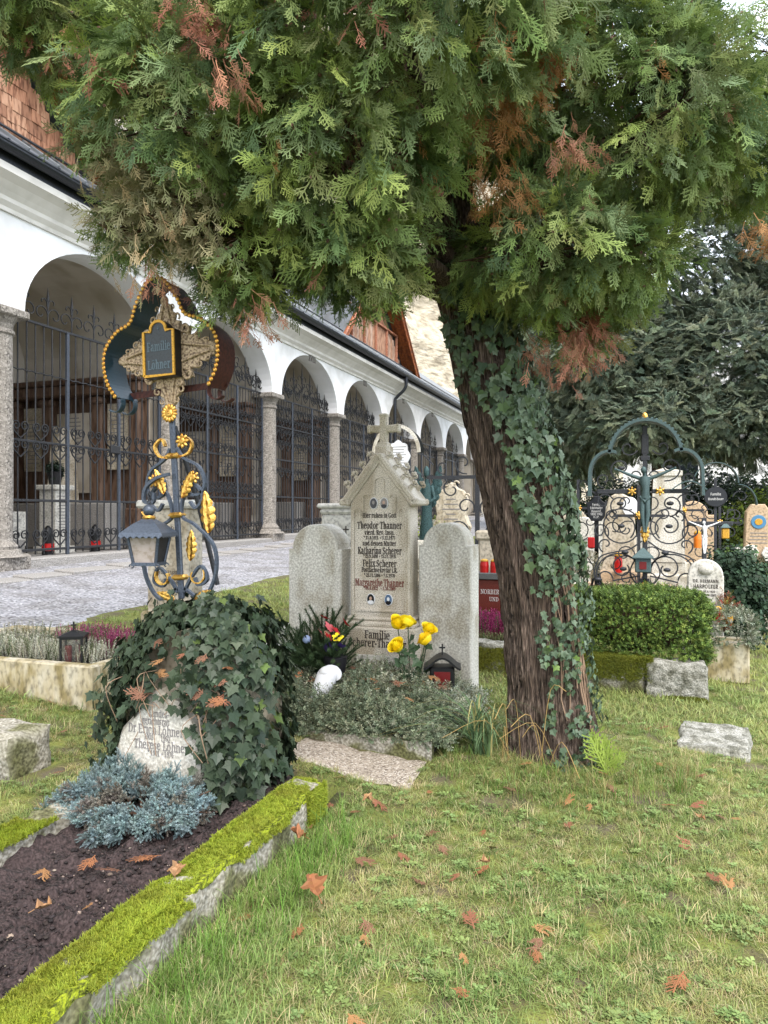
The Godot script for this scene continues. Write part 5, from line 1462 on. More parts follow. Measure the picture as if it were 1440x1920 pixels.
# ---------------------------------------------------------------- left: planter grave
func heather(parent: Node, called: String, x0: float, x1: float, z0: float, z1: float, y: float, h: float, col: Color, n: int) -> void:
	var hm := leafy_mesh(81, 0.13, 0.011, 34, 0.75, 0.9)
	var xf := []; var cs := []
	for k in n:
		var p := V3(rf(x0, x1), y, rf(z0, z1))
		xf.append(Transform3D(aim(V3(0, 1, 0) + rdir() * 0.35, rdir()).scaled_local(V3(1, h / 0.13, 1) * rf(0.75, 1.1)), p))
		cs.append(vary(col if rng.randf() < 0.75 else Color(0.12, 0.16, 0.07), 0.25))
	swarm(parent, called, hm, M.leaf, xf, cs)
func left_side() -> void:
	rng.seed = 31
	var y0 := 0.16
	var P := thing("stone_planter", "long cream stone grave planter full of heather beside the gravel path", "planter", V3(-4.3, y0, -4.5))
	var W := 1.88; var D := 1.15; var H := 0.34
	part(P, "front_slab", MB.new().box(V3(0, H / 2, D / 2), V3(W, H, 0.09), Basis(), 0.010), M.planter_stone)
	part(P, "rear_slab", MB.new().box(V3(0, H / 2, -D / 2), V3(W, H, 0.09), Basis(), 0.010), M.planter_stone)
	for s in [-1.0, 1.0]: part(P, "side_slab", MB.new().box(V3(s * (W / 2 - 0.045), H / 2 - 0.002, 0), V3(0.09, H, D - 0.092), Basis(), 0.010), M.planter_stone)
	part(P, "soil", MB.new().box(V3(0, H - 0.08, 0), V3(W - 0.19, 0.06, D - 0.1)), M.soil)
	heather(P, "white_heather", -0.8, 0.82, 0.12, 0.47, H - 0.05, 0.15, Color(0.50, 0.50, 0.40), 700)
	heather(P, "pink_heather", 0.1, 0.84, -0.25, 0.12, H - 0.05, 0.19, Color(0.33, 0.07, 0.16), 330)
	heather(P, "green_heather", -0.8, 0.2, -0.45, 0.15, H - 0.05, 0.13, Color(0.36, 0.36, 0.28), 260)
	var L := thing("candle_lantern", "dark square lantern with red candles standing in the white heather", "lantern", V3(-3.70, y0 + H - 0.05, -4.10), 0.5)
	var fr := MB.new()
	for sx in [-1, 1]:
		for sz in [-1, 1]: fr.box(V3(sx * 0.068, 0.10, sz * 0.068), V3(0.014, 0.20, 0.014))
	for y in [0.006, 0.19]:
		for s in [-1, 1]: fr.box(V3(s * 0.068, y, 0), V3(0.013, 0.014, 0.122)); fr.box(V3(0, y, s * 0.068), V3(0.122, 0.014, 0.013))
	part(L, "frame", fr, M.black_metal)
	part(L, "floor_plate", MB.new().box(V3(0, 0.004, 0), V3(0.13, 0.006, 0.13)), M.black_metal)
	for k in 4: part(L, "pane", MB.new().box(V3(0, 0.1, 0.068), V3(0.122, 0.172, 0.003)), M.lantern_glass).rotation.y = k * PI / 2
	part(L, "roof", MB.new().lathe([V2(0.118, 0.197), V2(0.118, 0.205), V2(0.05, 0.225), V2(0.02, 0.235), V2(0, 0.236)], 4, Vector3.ZERO, true), M.black_metal)
	part(L, "cross", MB.new().box(V3(0, 0.265, 0), V3(0.010, 0.06, 0.008)).box(V3(0, 0.272, 0), V3(0.036, 0.010, 0.0085)), M.black_metal)
	for q in [V3(-0.03, 0.007, 0.02), V3(0.03, 0.007, -0.02)]: part(L, "candle", MB.new().lathe([V2(0, 0), V2(0.024, 0), V2(0.026, 0.12), V2(0.02, 0.13), V2(0, 0.13)], 12), M.dark_red_wax, q)
	# headstone of that grave
	var S := thing("capped_stele", "cream stele with projecting white cap behind the gilded iron cross", "gravestone", V3(-3.72, 0.2, -5.3))
	part(S, "shaft", MB.new().box(V3(0, 0.66, 0), V3(0.40, 1.34, 0.22), Basis(), 0.012), M.cream_stone)
	part(S, "cap", MB.new().box(V3(0, 1.365, 0), V3(0.56, 0.07, 0.34), Basis(), 0.02), M.white_stone)
	part(S, "base", MB.new().box(V3(0, 0.22, 0), V3(0.50, 0.5, 0.30), Basis(), 0.02), M.planter_stone)
	for l in [["Familie Dipl.", 1.16, 0.062], ["Ing.", 1.08, 0.055], ["geb. 5.3.1881", 0.80, 0.045], ["gest. 7.3.1958", 0.72, 0.045], ["5.3.1911", 0.62, 0.045]]: lettering(S, l[0], l[2], M.letters_dark, V3(0, l[1], 0.1105), 0.72, "Droid Serif", 400)
	var B := thing("weathered_block", "weathered grey stone block cut off by the left photo edge", "stone block", V3(-3.14, 0.06, -2.95))
	part(B, "stone", rough_box(V3(0, 0.15, 0), V3(0.44, 0.36, 0.30), 0.02, 0.03, 15), M.old_stone)

# ---------------------------------------------------------------- crucified figure, cross, canopies
func corpus(parent: Node, at: Vector3, h: float, m: Material) -> void:
	var k := h
	var b := MB.new()
	b.tube(smooth2([V3(0, 0.50, 0.02), V3(0, 0.40, 0.035), V3(0.01, 0.25, 0.03), V3(0.0, 0.12, 0.025)].map(func(p): return p * k), 4), [0.03 * k, 0.075 * k, 0.085 * k, 0.09 * k, 0.09 * k, 0.08 * k, 0.07 * k, 0.066 * k, 0.064 * k, 0.07 * k, 0.075 * k, 0.076 * k, 0.07 * k], 10)
	for s in [-1.0, 1.0]:
		b.tube([V3(s * 0.06, 0.45, 0.02) * k, V3(s * 0.26, 0.53, 0.015) * k, V3(s * 0.46, 0.62, 0.0) * k], [0.035 * k, 0.027 * k, 0.018 * k], 7)
		b.blob(V3(s * 0.48, 0.63, 0) * k, V3(0.025, 0.025, 0.015) * k, 5, 7)
		b.tube([V3(s * 0.035, 0.12, 0.02) * k, V3(s * 0.045, -0.14, 0.06) * k, V3(s * 0.018, -0.40, 0.02) * k, V3(s * 0.012, -0.46, 0.05) * k], [0.05 * k, 0.04 * k, 0.022 * k, 0.014 * k], 8)
	b.tube([V3(-0.08, 0.15, 0.03) * k, V3(0, 0.06, 0.075) * k, V3(0.08, 0.15, 0.03) * k], [0.03 * k, 0.035 * k, 0.03 * k], 7)
	b.tube([V3(0, 0.48, 0.02) * k, V3(-0.01, 0.55, 0.035) * k], 0.028 * k, 7)
	b.blob(V3(-0.02, 0.60, 0.05) * k, V3(0.048, 0.062, 0.052) * k, 7, 10)
	part(parent, "crucified_figure", b, m, at)
func scroll_set(C: Node, list: Array, w: float, th: float, m: Material) -> void:
	for p in list:
		for s in [1, -1]: part(C, "scroll", MB.new().bar(p if s > 0 else mirror(p), w, th), m)
func boss(parent: Node, at: Vector3, r: float, m: Material) -> void:
	part(parent, "boss", MB.new().blob(Vector3.ZERO, V3(r * 0.85, r * 0.5, r * 0.5), 6, 10), m, at)

func big_iron_cross() -> void:
	var C := thing("scrolled_iron_cross", "large scrolled iron grave cross with green canopy, bronze figure and lantern behind the hedge", "grave cross", V3(0.02, 0.17, -8.35))
	var I: Material = M.iron
	part(C, "pole", MB.new().box(V3(0, 1.25, 0), V3(0.05, 2.0, 0.03), Basis(), 0.005).box(V3(0, 2.05, 0), V3(0.075, 0.22, 0.035), Basis(), 0.01).box(V3(0, 1.9, 0), V3(0.10, 0.06, 0.036), Basis(), 0.012), I)
	part(C, "crossbar", MB.new().box(V3(-0.28, 1.55, 0), V3(0.42, 0.05, 0.028), Basis(), 0.005).box(V3(0.25, 1.55, 0), V3(0.36, 0.045, 0.028), Basis(), 0.005), I)
	part(C, "foot", MB.new().bar(smooth2([V2(0.02, 0.62), V2(0.05, 0.42), V2(0.16, 0.36), V2(0.30, 0.42)], 5), 0.03, 0.05).bar(mirror(smooth2([V2(0.02, 0.62), V2(0.05, 0.42), V2(0.16, 0.36), V2(0.30, 0.42)], 5)), 0.03, 0.05).box(V3(0, 0.3, 0), V3(0.55, 0.5, 0.035), Basis(), 0.006), I)
	corpus(C, V3(0, 1.40, 0.05), 0.62, M.dull_verdigris)
	scroll_set(C, [
		spiral(V2(0.27, 0.65), 0.24, 0.22, PI * 0.9, -PI * 1.0, 22) + spiral(V2(0.42, 0.62), 0.10, 0.03, -PI * 0.9, -PI * 2.3, 12),
		spiral(V2(0.22, 0.73), 0.17, 0.05, PI * 1.1, -PI * 1.2, 20), spiral(V2(0.24, 1.18), 0.185, 0.185, 0, TAU, 22), spiral(V2(0.46, 1.12), 0.10, 0.03, PI * 1.2, -PI, 16), spiral(V2(0.40, 0.98), 0.09, 0.02, -PI * 0.4, PI * 1.5, 14), spiral(V2(0.10, 1.72), 0.06, 0.015, PI, -PI, 12), spiral(V2(0.34, 1.30), 0.07, 0.02, -PI * 0.4, PI * 1.5, 12),
		spiral(V2(0.24, 1.18), 0.16, 0.05, PI * 1.3, -PI * 0.9, 20),
		smooth2([V2(0.03, 1.02), V2(0.16, 0.93), V2(0.30, 0.90), V2(0.46, 0.84), V2(0.52, 0.66), V2(0.46, 0.55)], 6),
		spiral(V2(0.25, 1.41), 0.13, 0.03, -PI * 0.5, PI * 1.6, 18),
		spiral(V2(0.42, 1.44), 0.10, 0.02, PI * 0.9, -PI * 1.2, 16),
		spiral(V2(0.24, 1.80), 0.15, 0.03, -PI * 0.6, PI * 1.5, 18),
		spiral(V2(0.17, 2.02), 0.10, 0.02, -PI * 0.9, PI * 1.0, 16),
		spiral(V2(0.42, 1.68), 0.09, 0.02, -PI * 0.5, PI * 1.6, 14),
		smooth2([V2(0.03, 0.88), V2(0.11, 0.80), V2(0.15, 0.68), V2(0.10, 0.58), V2(0.03, 0.55)], 5)], 0.022, 0.015, I)
	for s in [-1.0, 1.0]:
		for q in [V3(0.22, 0.72, 0.0), V3(0.24, 1.18, 0.0), V3(0.25, 1.42, 0), V3(0.24, 1.80, 0), V3(0.48, 0.60, 0), V3(0.2, 0.9, 0)]: boss(C, V3(q.x * s, q.y, 0.02), 0.045, I)
	for q in [V3(-0.13, 1.55, 0.03), V3(0.15, 1.55, 0.03)]: part(C, "gilt_flower", rosette(0.05, 6), M.gold, q)
	var lv := leaf_plate(0.19, 0.05, 4).mesh()
	part(C, "gilt_leaf", lv, M.gold, V3(0, 1.20, 0.03)).rotation.z = PI
	part(C, "gilt_leaf", lv, M.gold, V3(0, 0.60, 0.035)).rotation.z = PI
	part(C, "gilt_finial", MB.new().blob(V3(0, 2.34, 0.02), V3(0.03, 0.05, 0.03)), M.gold)
	# three-lobed canopy
	var arc := []
	for j in 25: arc.append(V2(cos(PI * (0.03 + 0.94 * j / 24)) * 0.36, 1.92 + sin(PI * (0.03 + 0.94 * j / 24)) * 0.38))
	var cn := part(C, "canopy", MB.new().bar(arc, 0.22, 0.03, 0.03), M.dull_verdigris)
	for s in [1.0, -1.0]:
		var a2 := []
		for j in 13: a2.append(V2(s * (0.36 + cos(PI * (0.62 - 0.60 * j / 12)) * 0.20), 1.76 + sin(PI * (0.62 - 0.60 * j / 12)) * 0.24 - 0.02))
		a2.append(V2(s * 0.565, 1.50))
		part(C, "canopy", MB.new().bar(a2, 0.22, 0.03, 0.03), M.dull_verdigris)
	var a3 := []
	for j in 11: a3.append(V2(0.26 + 0.034 * j, 1.56 + 0.09 * sin(PI * j / 10)))
	part(C, "canopy", MB.new().bar(a3, 0.16, 0.012, 0.06), M.dull_verdigris)
	var tooth := MB.new().box(Vector3.ZERO, V3(0.022, 0.022, 0.02), Basis(), 0.004).mesh()
	for j in 24:
		var t := PI * (0.03 + 0.94 * (j + 0.5) / 24)
		part(cn, "canopy_tooth", tooth, M.dull_verdigris, V3(cos(t) * 0.376, 1.92 + sin(t) * 0.396, 0.12)).rotation.z = t
	var L := thing("cross_lantern", "small green tin lantern with a red light at the foot of the scrolled cross", "lantern", V3(0.0, 0.86, -8.27))
	part(L, "body", MB.new().box(V3(0, 0.08, 0), V3(0.16, 0.15, 0.15), Basis(), 0.01), M.dull_verdigris)
	part(L, "roof", MB.new().lathe([V2(0.15, 0.155), V2(0.15, 0.165), V2(0.05, 0.235), V2(0.015, 0.26), V2(0, 0.262)], 4, Vector3.ZERO, true), M.dull_verdigris)
	part(L, "pane", MB.new().box(V3(0, 0.08, 0.077), V3(0.07, 0.08, 0.006)), M.dark_red_wax)

func box_foliage(parent: Node, c: Vector3, s: Vector3, n: int, mesh: Mesh, pal: Array, sc: float, lumpy := 0.05) -> void:
	var xf := []; var cs := []
	for k in n:
		var f := rng.randi() % 5 # five faces, not the bottom
		var p := V3(rf(-0.5, 0.5), rf(-0.5, 0.5), rf(-0.5, 0.5))
		var nn := Vector3.UP
		if f == 0 or f == 4: p.y = 0.5
		elif f == 1: p.z = 0.5; nn = Vector3.BACK
		elif f == 2: p.x = 0.5; nn = Vector3.RIGHT
		else: p.x = -0.5; nn = Vector3.LEFT
		# round the block
		var e := p * 2.0
		var l := maxf(1.0, e.length() / 1.42)
		p = p / l * s + c
		p += nn * lumpy * big_noise.get_noise_3d(p.x * 60, p.y * 60, p.z * 60) - nn * rf(0.0, 0.05)
		xf.append(Transform3D(aim(nn + V3(0, 0.35, 0) + rdir() * 0.7, rdir()).scaled_local(Vector3.ONE * sc * rf(0.7, 1.25)), p))
		cs.append(vary(pal[rng.randi() % pal.size()], 0.3))
	swarm(parent, "foliage", mesh, M.leaf, xf, cs)
func bush(called: String, label: String, at: Vector3, s: Vector3, n: int, mesh: Mesh, pal: Array, sc := 1.0) -> Node3D:
	var B := thing(called, label, "bush", at)
	for k in 5: part(B, "stem", MB.new().tube([V3(rf(-0.05, 0.05), -0.05, 0), V3(rf(-0.4, 0.4) * s.x, s.y * rf(0.7, 1.3), rf(-0.3, 0.3) * s.z)], [0.012, 0.004], 5), M.twig)
	var xf := []; var cs := []
	for k in n:
		var d := rdir()
		var p := V3(0, s.y, 0) + d * s * rf(0.5, 1.0) * (1.0 + 0.3 * big_noise.get_noise_3d(d.x * 60 + at.x * 30, d.y * 60, d.z * 60))
		if p.y < 0: continue
		xf.append(Transform3D(aim(d + V3(0, 0.3, 0) + rdir() * 0.6, rdir()).scaled_local(Vector3.ONE * sc * rf(0.7, 1.3)), p))
		cs.append(vary(pal[rng.randi() % pal.size()], 0.3))
	swarm(B, "foliage", mesh, M.leaf, xf, cs)
	return B

func candle(at: Vector3, label: String, m: Material, h: float, r: float) -> void:
	var C := thing("grave_candle", label, "candle", at, 0, "grave candles")
	part(C, "glass", MB.new().lathe([V2(0, 0), V2(r, 0), V2(r * 1.05, h * 0.5), V2(r * 0.9, h * 0.82), V2(0, h * 0.82)], 12), m)
	part(C, "lid", MB.new().lathe([V2(r * 0.95, h * 0.82), V2(r * 0.95, h * 0.9), V2(r * 0.4, h), V2(0, h)], 12), M.gold_paint)

func right_side() -> void:
	rng.seed = 41
	M["box_twig"] = leafy_mesh(95, 0.07, 0.016, 14, 0.6, 0.7)
	M["ivy_twig"] = leafy_mesh(96, 0.16, 0.055, 8, 0.9, 0.3)
	# hedge on its stone kerb
	var H := thing("box_hedge", "clipped box hedge filling the old grave plot right of the thuja trunk", "hedge", V3(-0.06, 0.25, -7.0))
	part(H, "core", MB.new().blob(V3(0, 0.25, 0), V3(0.46, 0.24, 0.40), 8, 14), M.twig)
	box_foliage(H, V3(-0.02, 0.23, 0.03), V3(1.12, 0.55, 0.96), 9000, M.box_twig, [Color(0.11, 0.18, 0.04), Color(0.15, 0.24, 0.05), Color(0.23, 0.31, 0.07), Color(0.07, 0.12, 0.03)], 1.0, 0.09)
	var K := thing("hedge_kerb", "massive lichen grey kerb block with moss under the box hedge", "kerb", V3(-0.05, 0.0, -6.42))
	part(K, "stone", rough_box(V3(0.30, 0.12, 0), V3(0.46, 0.36, 0.26), 0.02, 0.035, 31), M.lichen_stone)
	part(K, "stone", rough_box(V3(-0.32, 0.14, -0.02), V3(0.80, 0.32, 0.24), 0.035, 0.04, 32), M.old_stone)
	part(K, "stone", rough_box(V3(0.46, 0.08, -0.75), V3(0.12, 0.30, 1.2), 0.02, 0.06, 33), M.lichen_stone)
	var pts := []
	for k in 5200:
		var x := rf(-0.72, 0.12); var f := rng.randf()
		var nzz: float = big_noise.get_noise_2d(x * 50, f * 30)
		if f < 0.5: pts.append([V3(x, 0.305 + rf(-0.01, 0.01), rf(-0.14, 0.12)), V3(0, 1, 0)])
		elif nzz > 0.02: pts.append([V3(x, 0.31 - 0.17 * pow(rng.randf(), 1.6), 0.105 + rf(0, 0.012)), V3(0, 0.4, 1)])
	for k in 900: pts.append([V3(rf(0.2, 0.52), rf(-0.02, 0.03), 0.135), V3(0, 0.5, 1)])
	moss_on(K, pts, Color(0.13, 0.15, 0.02), 1.3)
	var S := thing("sunken_slab", "flat pale lichened stone slab sunk in the grass right of the thuja", "stone slab", V3(0.44, -0.04, -5.32), -0.12)
	part(S, "stone", rough_box(V3(0, 0.0, 0), V3(0.44, 0.14, 0.62), 0.025, 0.03, 35, 4.0), M.lichen_stone)
	big_iron_cross()
	# small white stone with crucifix
	var W := thing("white_round_stone", "small white round headed gravestone with a carved bowl and dark lettering behind the hedge", "gravestone", V3(0.60, 0.12, -8.2))
	part(W, "slab", MB.new().plate(arch_poly(0.17, 0.90, 0.165), -0.05, 0.05, 0.012), M.white_stone)
	part(W, "bowl", MB.new().blob(V3(0, 0.80, 0.05), V3(0.075, 0.06, 0.05)), M.white_stone)
	for l in [["DR. HERMANN", 0.68, 0.046, 0.75], ["HARPOLTER", 0.625, 0.058, 0.72], ["GEB. 26.4.1920", 0.575, 0.032, 0.8], ["GEST. 29.08.2003", 0.54, 0.032, 0.8]]: lettering(W, l[0], l[2], M.letters_dark, V3(0, l[1], 0.0505), l[3], "Droid Sans")
	var X := thing("small_crucifix", "black crucifix with white figure and yellow lantern above the small white stone", "crucifix", V3(0.60, 0.88, -8.34))
	part(X, "cross", MB.new().box(V3(0, 0.26, 0), V3(0.045, 0.60, 0.03), Basis(), 0.005).box(V3(0.05, 0.50, 0), V3(0.44, 0.045, 0.028), Basis(), 0.005), M.iron)
	corpus(X, V3(0, 0.33, 0.035), 0.30, M.white_enamel)
	part(X, "lamp", MB.new().box(V3(0.2, 0.40, 0.0), V3(0.07, 0.11, 0.07), Basis(), 0.01), M.gold_paint)
	part(X, "shell_roof", MB.new().lathe([V2(0.07, 0.46), V2(0.02, 0.50), V2(0, 0.505)], 4, V3(0.2, 0, 0), true), M.dull_verdigris)
	# obelisk
	var O := thing("grey_obelisk", "tall grey tapering stone pillar behind the scrolled iron cross", "gravestone", V3(0.30, 0.1, -10.6))
	part(O, "base", MB.new().box(V3(0, 0.28, 0), V3(0.62, 0.62, 0.5), Basis(), 0.03).box(V3(0, 0.66, 0), V3(0.50, 0.2, 0.42), Basis(), 0.03), M.grey_granite if false else M.stele_stone)
	var sh := MB.new().lathe([V2(0.31, 0.74), V2(0.24, 1.86), V2(0.27, 1.88), V2(0.27, 1.94), V2(0.0, 2.0)], 4, Vector3.ZERO, true)
	part(O, "shaft", sh, M.stele_stone)
	# cross with round plaque and canopy
	var P := thing("plaque_iron_cross", "iron cross with green arched canopy and round dark name plaque at the right", "grave cross", V3(1.0, 0.1, -11.8))
	part(P, "pole", MB.new().box(V3(0, 0.95, 0), V3(0.04, 1.9, 0.03)), M.iron)
	part(P, "plaque", MB.new().plate(oval(0.16, 0.15), 0.02, 0.045, 0.008), M.black_enamel, V3(0, 1.62, 0))
	lettering(P, "Familie", 0.055, M.letters_white, V3(0, 1.66, 0.047), 0.8, "Droid Sans", 400); lettering(P, "Mundt-Bauer", 0.05, M.letters_white, V3(0, 1.59, 0.047), 0.7, "Droid Sans", 400)
	var arc := []
	for j in 19: arc.append(V2(cos(PI * j / 18) * 0.30, 1.82 + sin(PI * j / 18) * 0.30))
	part(P, "canopy", MB.new().bar(arc, 0.18, 0.012), M.dull_verdigris)
	for s in [1.0, -1.0]:
		var a2 := []
		for j in 11: a2.append(V2(s * (0.30 + sin(PI * 0.5 * j / 10) * 0.24), 1.80 - (1 - cos(PI * 0.5 * j / 10)) * 0.3))
		part(P, "canopy", MB.new().bar(a2, 0.16, 0.012), M.dull_verdigris)
	scroll_set(P, [spiral(V2(0.12, 1.92), 0.09, 0.02, -PI * 0.6, PI * 1.4, 14), spiral(V2(0.34, 1.62), 0.11, 0.03, PI, -PI, 14), spiral(V2(0.26, 1.35), 0.12, 0.03, PI * 1.2, -PI * 0.9, 16), spiral(V2(0.14, 1.1), 0.1, 0.03, PI * 1.2, -PI * 0.9, 16), spiral(V2(0.2, 0.8), 0.14, 0.04, PI * 1.2, -PI * 0.9, 16)], 0.02, 0.014, M.iron)
	# sandstone with emblem and two heart plates
	var E := thing("emblem_gravestone", "beige tapered gravestone with round blue emblem and two white heart tablets", "gravestone", V3(1.66, 0.1, -12.6))
	part(E, "shaft", MB.new().plate(PackedVector2Array([V2(-0.23, 0), V2(0.23, 0), V2(0.17, 1.40), V2(0.09, 1.52), V2(-0.09, 1.52), V2(-0.17, 1.40)]), -0.1, 0.1, 0.015), M.sandstone)
	part(E, "emblem", MB.new().plate(oval(0.105, 0.105), 0.1, 0.115, 0.004), M.blue_enamel, V3(0, 1.25, 0))
	part(E, "emblem_centre", MB.new().plate(oval(0.055, 0.05), 0.114, 0.122, 0.003), M.gold_paint, V3(0, 1.25, 0))
	for y in [1.08, 1.03, 0.98, 0.93]: part(E, "text_line", MB.new().box(V3(0, y, 0.1), V3(0.24, 0.012, 0.006)), M.letters_grey)
	for s in [-1.0, 1.0]:
		var hp := PackedVector2Array([V2(0, 0)])
		for j in 9: hp.append(V2(s * (0.10 - 0.10 * cos(PI * j / 8)) , 0.24 + 0.07 * sin(PI * j / 8)))
		hp = PackedVector2Array([V2(0, 0), V2(0.16, 0.10), V2(0.20, 0.22), V2(0.15, 0.32), V2(0.05, 0.33), V2(-0.03, 0.27), V2(-0.12, 0.30), V2(-0.17, 0.20), V2(-0.12, 0.08)])
		var h := part(E, "heart_tablet", MB.new().plate(hp, 0.12, 0.16, 0.01), M.white_stone, V3(s * 0.20, 0.55, 0.05))
		h.rotation.x = -0.2
		for y in [0.25, 0.2, 0.15]: part(h, "text_line", MB.new().box(V3(0, y, 0.16), V3(0.2, 0.010, 0.005)), M.letters_grey)
	part(E, "base", MB.new().box(V3(0, 0.22, 0.12), V3(0.9, 0.55, 0.4), Basis(), 0.03), M.lichen_stone)
	# shield cross beside the trunk
	var D := thing("shield_cross", "black iron cross with dark shield shaped name plate beside the ivied trunk", "grave cross", V3(-0.53, 0.15, -9.3))
	part(D, "pole", MB.new().box(V3(0, 0.8, 0), V3(0.05, 1.6, 0.03)), M.black_metal)
	part(D, "shield", MB.new().plate(PackedVector2Array([V2(-0.10, 1.30), V2(-0.06, 1.24), V2(0.06, 1.24), V2(0.10, 1.30), V2(0.115, 1.45), V2(0.06, 1.49), V2(0.03, 1.54), V2(-0.03, 1.54), V2(-0.06, 1.49), V2(-0.115, 1.45)]), 0.02, 0.04, 0.006), M.black_enamel)
	for q in [["Familie", 1.44], ["Edelmüller", 1.40], ["Bauernf.", 1.36], ["1890 1962", 1.325], ["R.I.P.", 1.29]]: lettering(D, q[0], 0.04, M.letters_white, V3(0, q[1], 0.041), 0.75, "Droid Sans", 400)
	part(D, "foot", MB.new().bar(smooth2([V2(-0.2, 0.35), V2(-0.06, 0.45), V2(0, 0.9)], 5), 0.03, 0.03).bar(smooth2([V2(0.2, 0.35), V2(0.06, 0.45), V2(0, 0.9)], 5), 0.03, 0.03), M.black_metal)
	scroll_set(D, [spiral(V2(0.2, 0.72), 0.14, 0.03, PI, -PI, 16), spiral(V2(0.2, 1.15), 0.12, 0.03, PI * 1.3, -PI * 0.7, 16), spiral(V2(0.14, 1.68), 0.11, 0.03, -PI * 0.8, PI * 1.1, 16)], 0.02, 0.013, M.black_metal)
	part(D, "red_lamp", MB.new().box(V3(-0.06, 0.98, 0.04), V3(0.08, 0.13, 0.06), Basis(), 0.01), M.red_wax)
	var Wr := thing("memorial_wreath", "pale dried flower wreath lying in front of the shield cross", "wreath", V3(-0.62, 0.72, -8.95))
	part(Wr, "stand", MB.new().tube([V3(0, -0.6, -0.1), V3(0, 0.1, -0.06)], 0.01, 5), M.iron)
	var xf := []; var cs := []
	for k in 500:
		var a := rf(0, TAU); var e := rdir() * 0.045
		xf.append(Transform3D(aim(V3(cos(a), sin(a), 1) + rdir(), rdir()).scaled_local(Vector3.ONE * rf(0.4, 0.7)), V3(cos(a) * 0.11, 0.17 + sin(a) * 0.11, 0) + e))
		cs.append(vary(Color(0.55, 0.50, 0.38) if rng.randf() < 0.7 else Color(0.22, 0.24, 0.14), 0.3))
	swarm(Wr, "dried_flowers", M.box_twig, M.leaf, xf, cs)
	# pale stones and a figure further back
	var q1 := thing("pale_gravestone", "pale pink white gravestone behind the scrolled cross with a tall red candle in front", "gravestone", V3(-0.30, 0.15, -10.4))
	part(q1, "slab", MB.new().plate(PackedVector2Array([V2(-0.26, 0), V2(0.26, 0), V2(0.20, 1.25), V2(0.13, 1.55), V2(0.0, 1.62), V2(-0.13, 1.55), V2(-0.20, 1.25)]), -0.08, 0.08, 0.02), M.cream_stone)
	part(q1, "round_plaque", MB.new().plate(oval(0.10, 0.13), 0.08, 0.10, 0.006), M.white_enamel, V3(0.14, 1.42, 0))
	part(q1, "base", MB.new().box(V3(0, 0.4, 0.15), V3(0.7, 0.35, 0.4), Basis(), 0.02), M.sandstone)
	candle(V3(-0.30, 0.72, -10.0), "tall red grave candle seen through the scrolled cross", M.red_wax, 0.26, 0.05)
	var q2 := thing("altar_gravestone", "pale carved gravestone with flowers behind the plaque cross", "gravestone", V3(0.85, 0.2, -14.5))
	part(q2, "slab", MB.new().plate(arch_poly(0.36, 1.5, 0.25), -0.1, 0.1, 0.02), M.sandstone)
	part(q2, "base", MB.new().box(V3(0, 0.2, 0), V3(0.9, 0.4, 0.4), Basis(), 0.02), M.cream_stone)
	candle(V3(0.66, 0.5, -7.55), "small red grave candle beside the white round stone", M.red_wax, 0.12, 0.035)
	candle(V3(0.74, 0.45, -7.9), "orange grave candle right of the white round stone", M.orange_wax, 0.11, 0.035)
	candle(V3(0.79, 0.45, -7.86), "yellow grave candle right of the white round stone", M.gold_paint, 0.11, 0.035)
	candle(V3(0.72, 1.0, -11.2), "tall orange grave candle between the obelisk and the plaque cross", M.orange_wax, 0.24, 0.05)
	# kerbs and plots behind the hedge
	for a in [[V3(-0.25, 0.32, -8.55), V3(1.5, 0.22, 0.16), "long low grey kerb under the scrolled iron cross"], [V3(1.5, 0.18, -10.1), V3(1.2, 0.22, 0.18), "low stone kerb below the emblem gravestone"], [V3(-0.2, 0.35, -9.7), V3(1.1, 0.5, 0.5), "low pinkish stone plinth behind the shield cross"]]:
		var kb := thing("plot_kerb", a[2], "kerb", a[0])
		part(kb, "stone", rough_box(Vector3.ZERO, a[1], 0.012, 0.08, 51), M.old_stone if a[1].z < 0.3 else M.sandstone)
	bush("ivy_bush", "dark ivy bush right of the small white round stone", V3(0.98, 0.0, -9.2), V3(0.30, 0.52, 0.3), 900, M.ivy_twig, [Color(0.035, 0.07, 0.04), Color(0.055, 0.10, 0.06), Color(0.03, 0.055, 0.03)])
	bush("round_shrub", "green shrub between the plaque cross and the emblem stone", V3(1.25, 0.1, -11.4), V3(0.34, 0.4, 0.3), 700, M.ivy_twig, [Color(0.06, 0.12, 0.04), Color(0.04, 0.09, 0.03), Color(0.10, 0.17, 0.05)])
	bush("autumn_plant", "small red and green autumn plant beside the white round stone", V3(0.78, 0.35, -8.1), V3(0.08, 0.16, 0.08), 160, M.box_twig, [Color(0.28, 0.07, 0.05), Color(0.16, 0.18, 0.04), Color(0.30, 0.16, 0.05)])
	bush("yellow_shrub", "bright yellow green shrub at the right edge behind the emblem stone", V3(2.5, 0.3, -16.0), V3(1.1, 0.8, 0.6), 1500, M.ivy_twig, [Color(0.24, 0.30, 0.05), Color(0.16, 0.24, 0.05), Color(0.12, 0.18, 0.05)], 1.3)
	bush("low_conifer", "low juniper hedge in front of the emblem gravestone", V3(1.6, 0.0, -11.0), V3(0.8, 0.28, 0.3), 900, M.ivy_twig, [Color(0.04, 0.08, 0.035), Color(0.06, 0.11, 0.05)])
	bush("plot_plants", "mixed small plants on the grave plot behind the trunk", V3(-0.1, 0.45, -8.95), V3(0.6, 0.10, 0.2), 800, M.box_twig, [Color(0.07, 0.13, 0.04), Color(0.2, 0.22, 0.12), Color(0.22, 0.08, 0.06), Color(0.05, 0.09, 0.03)])
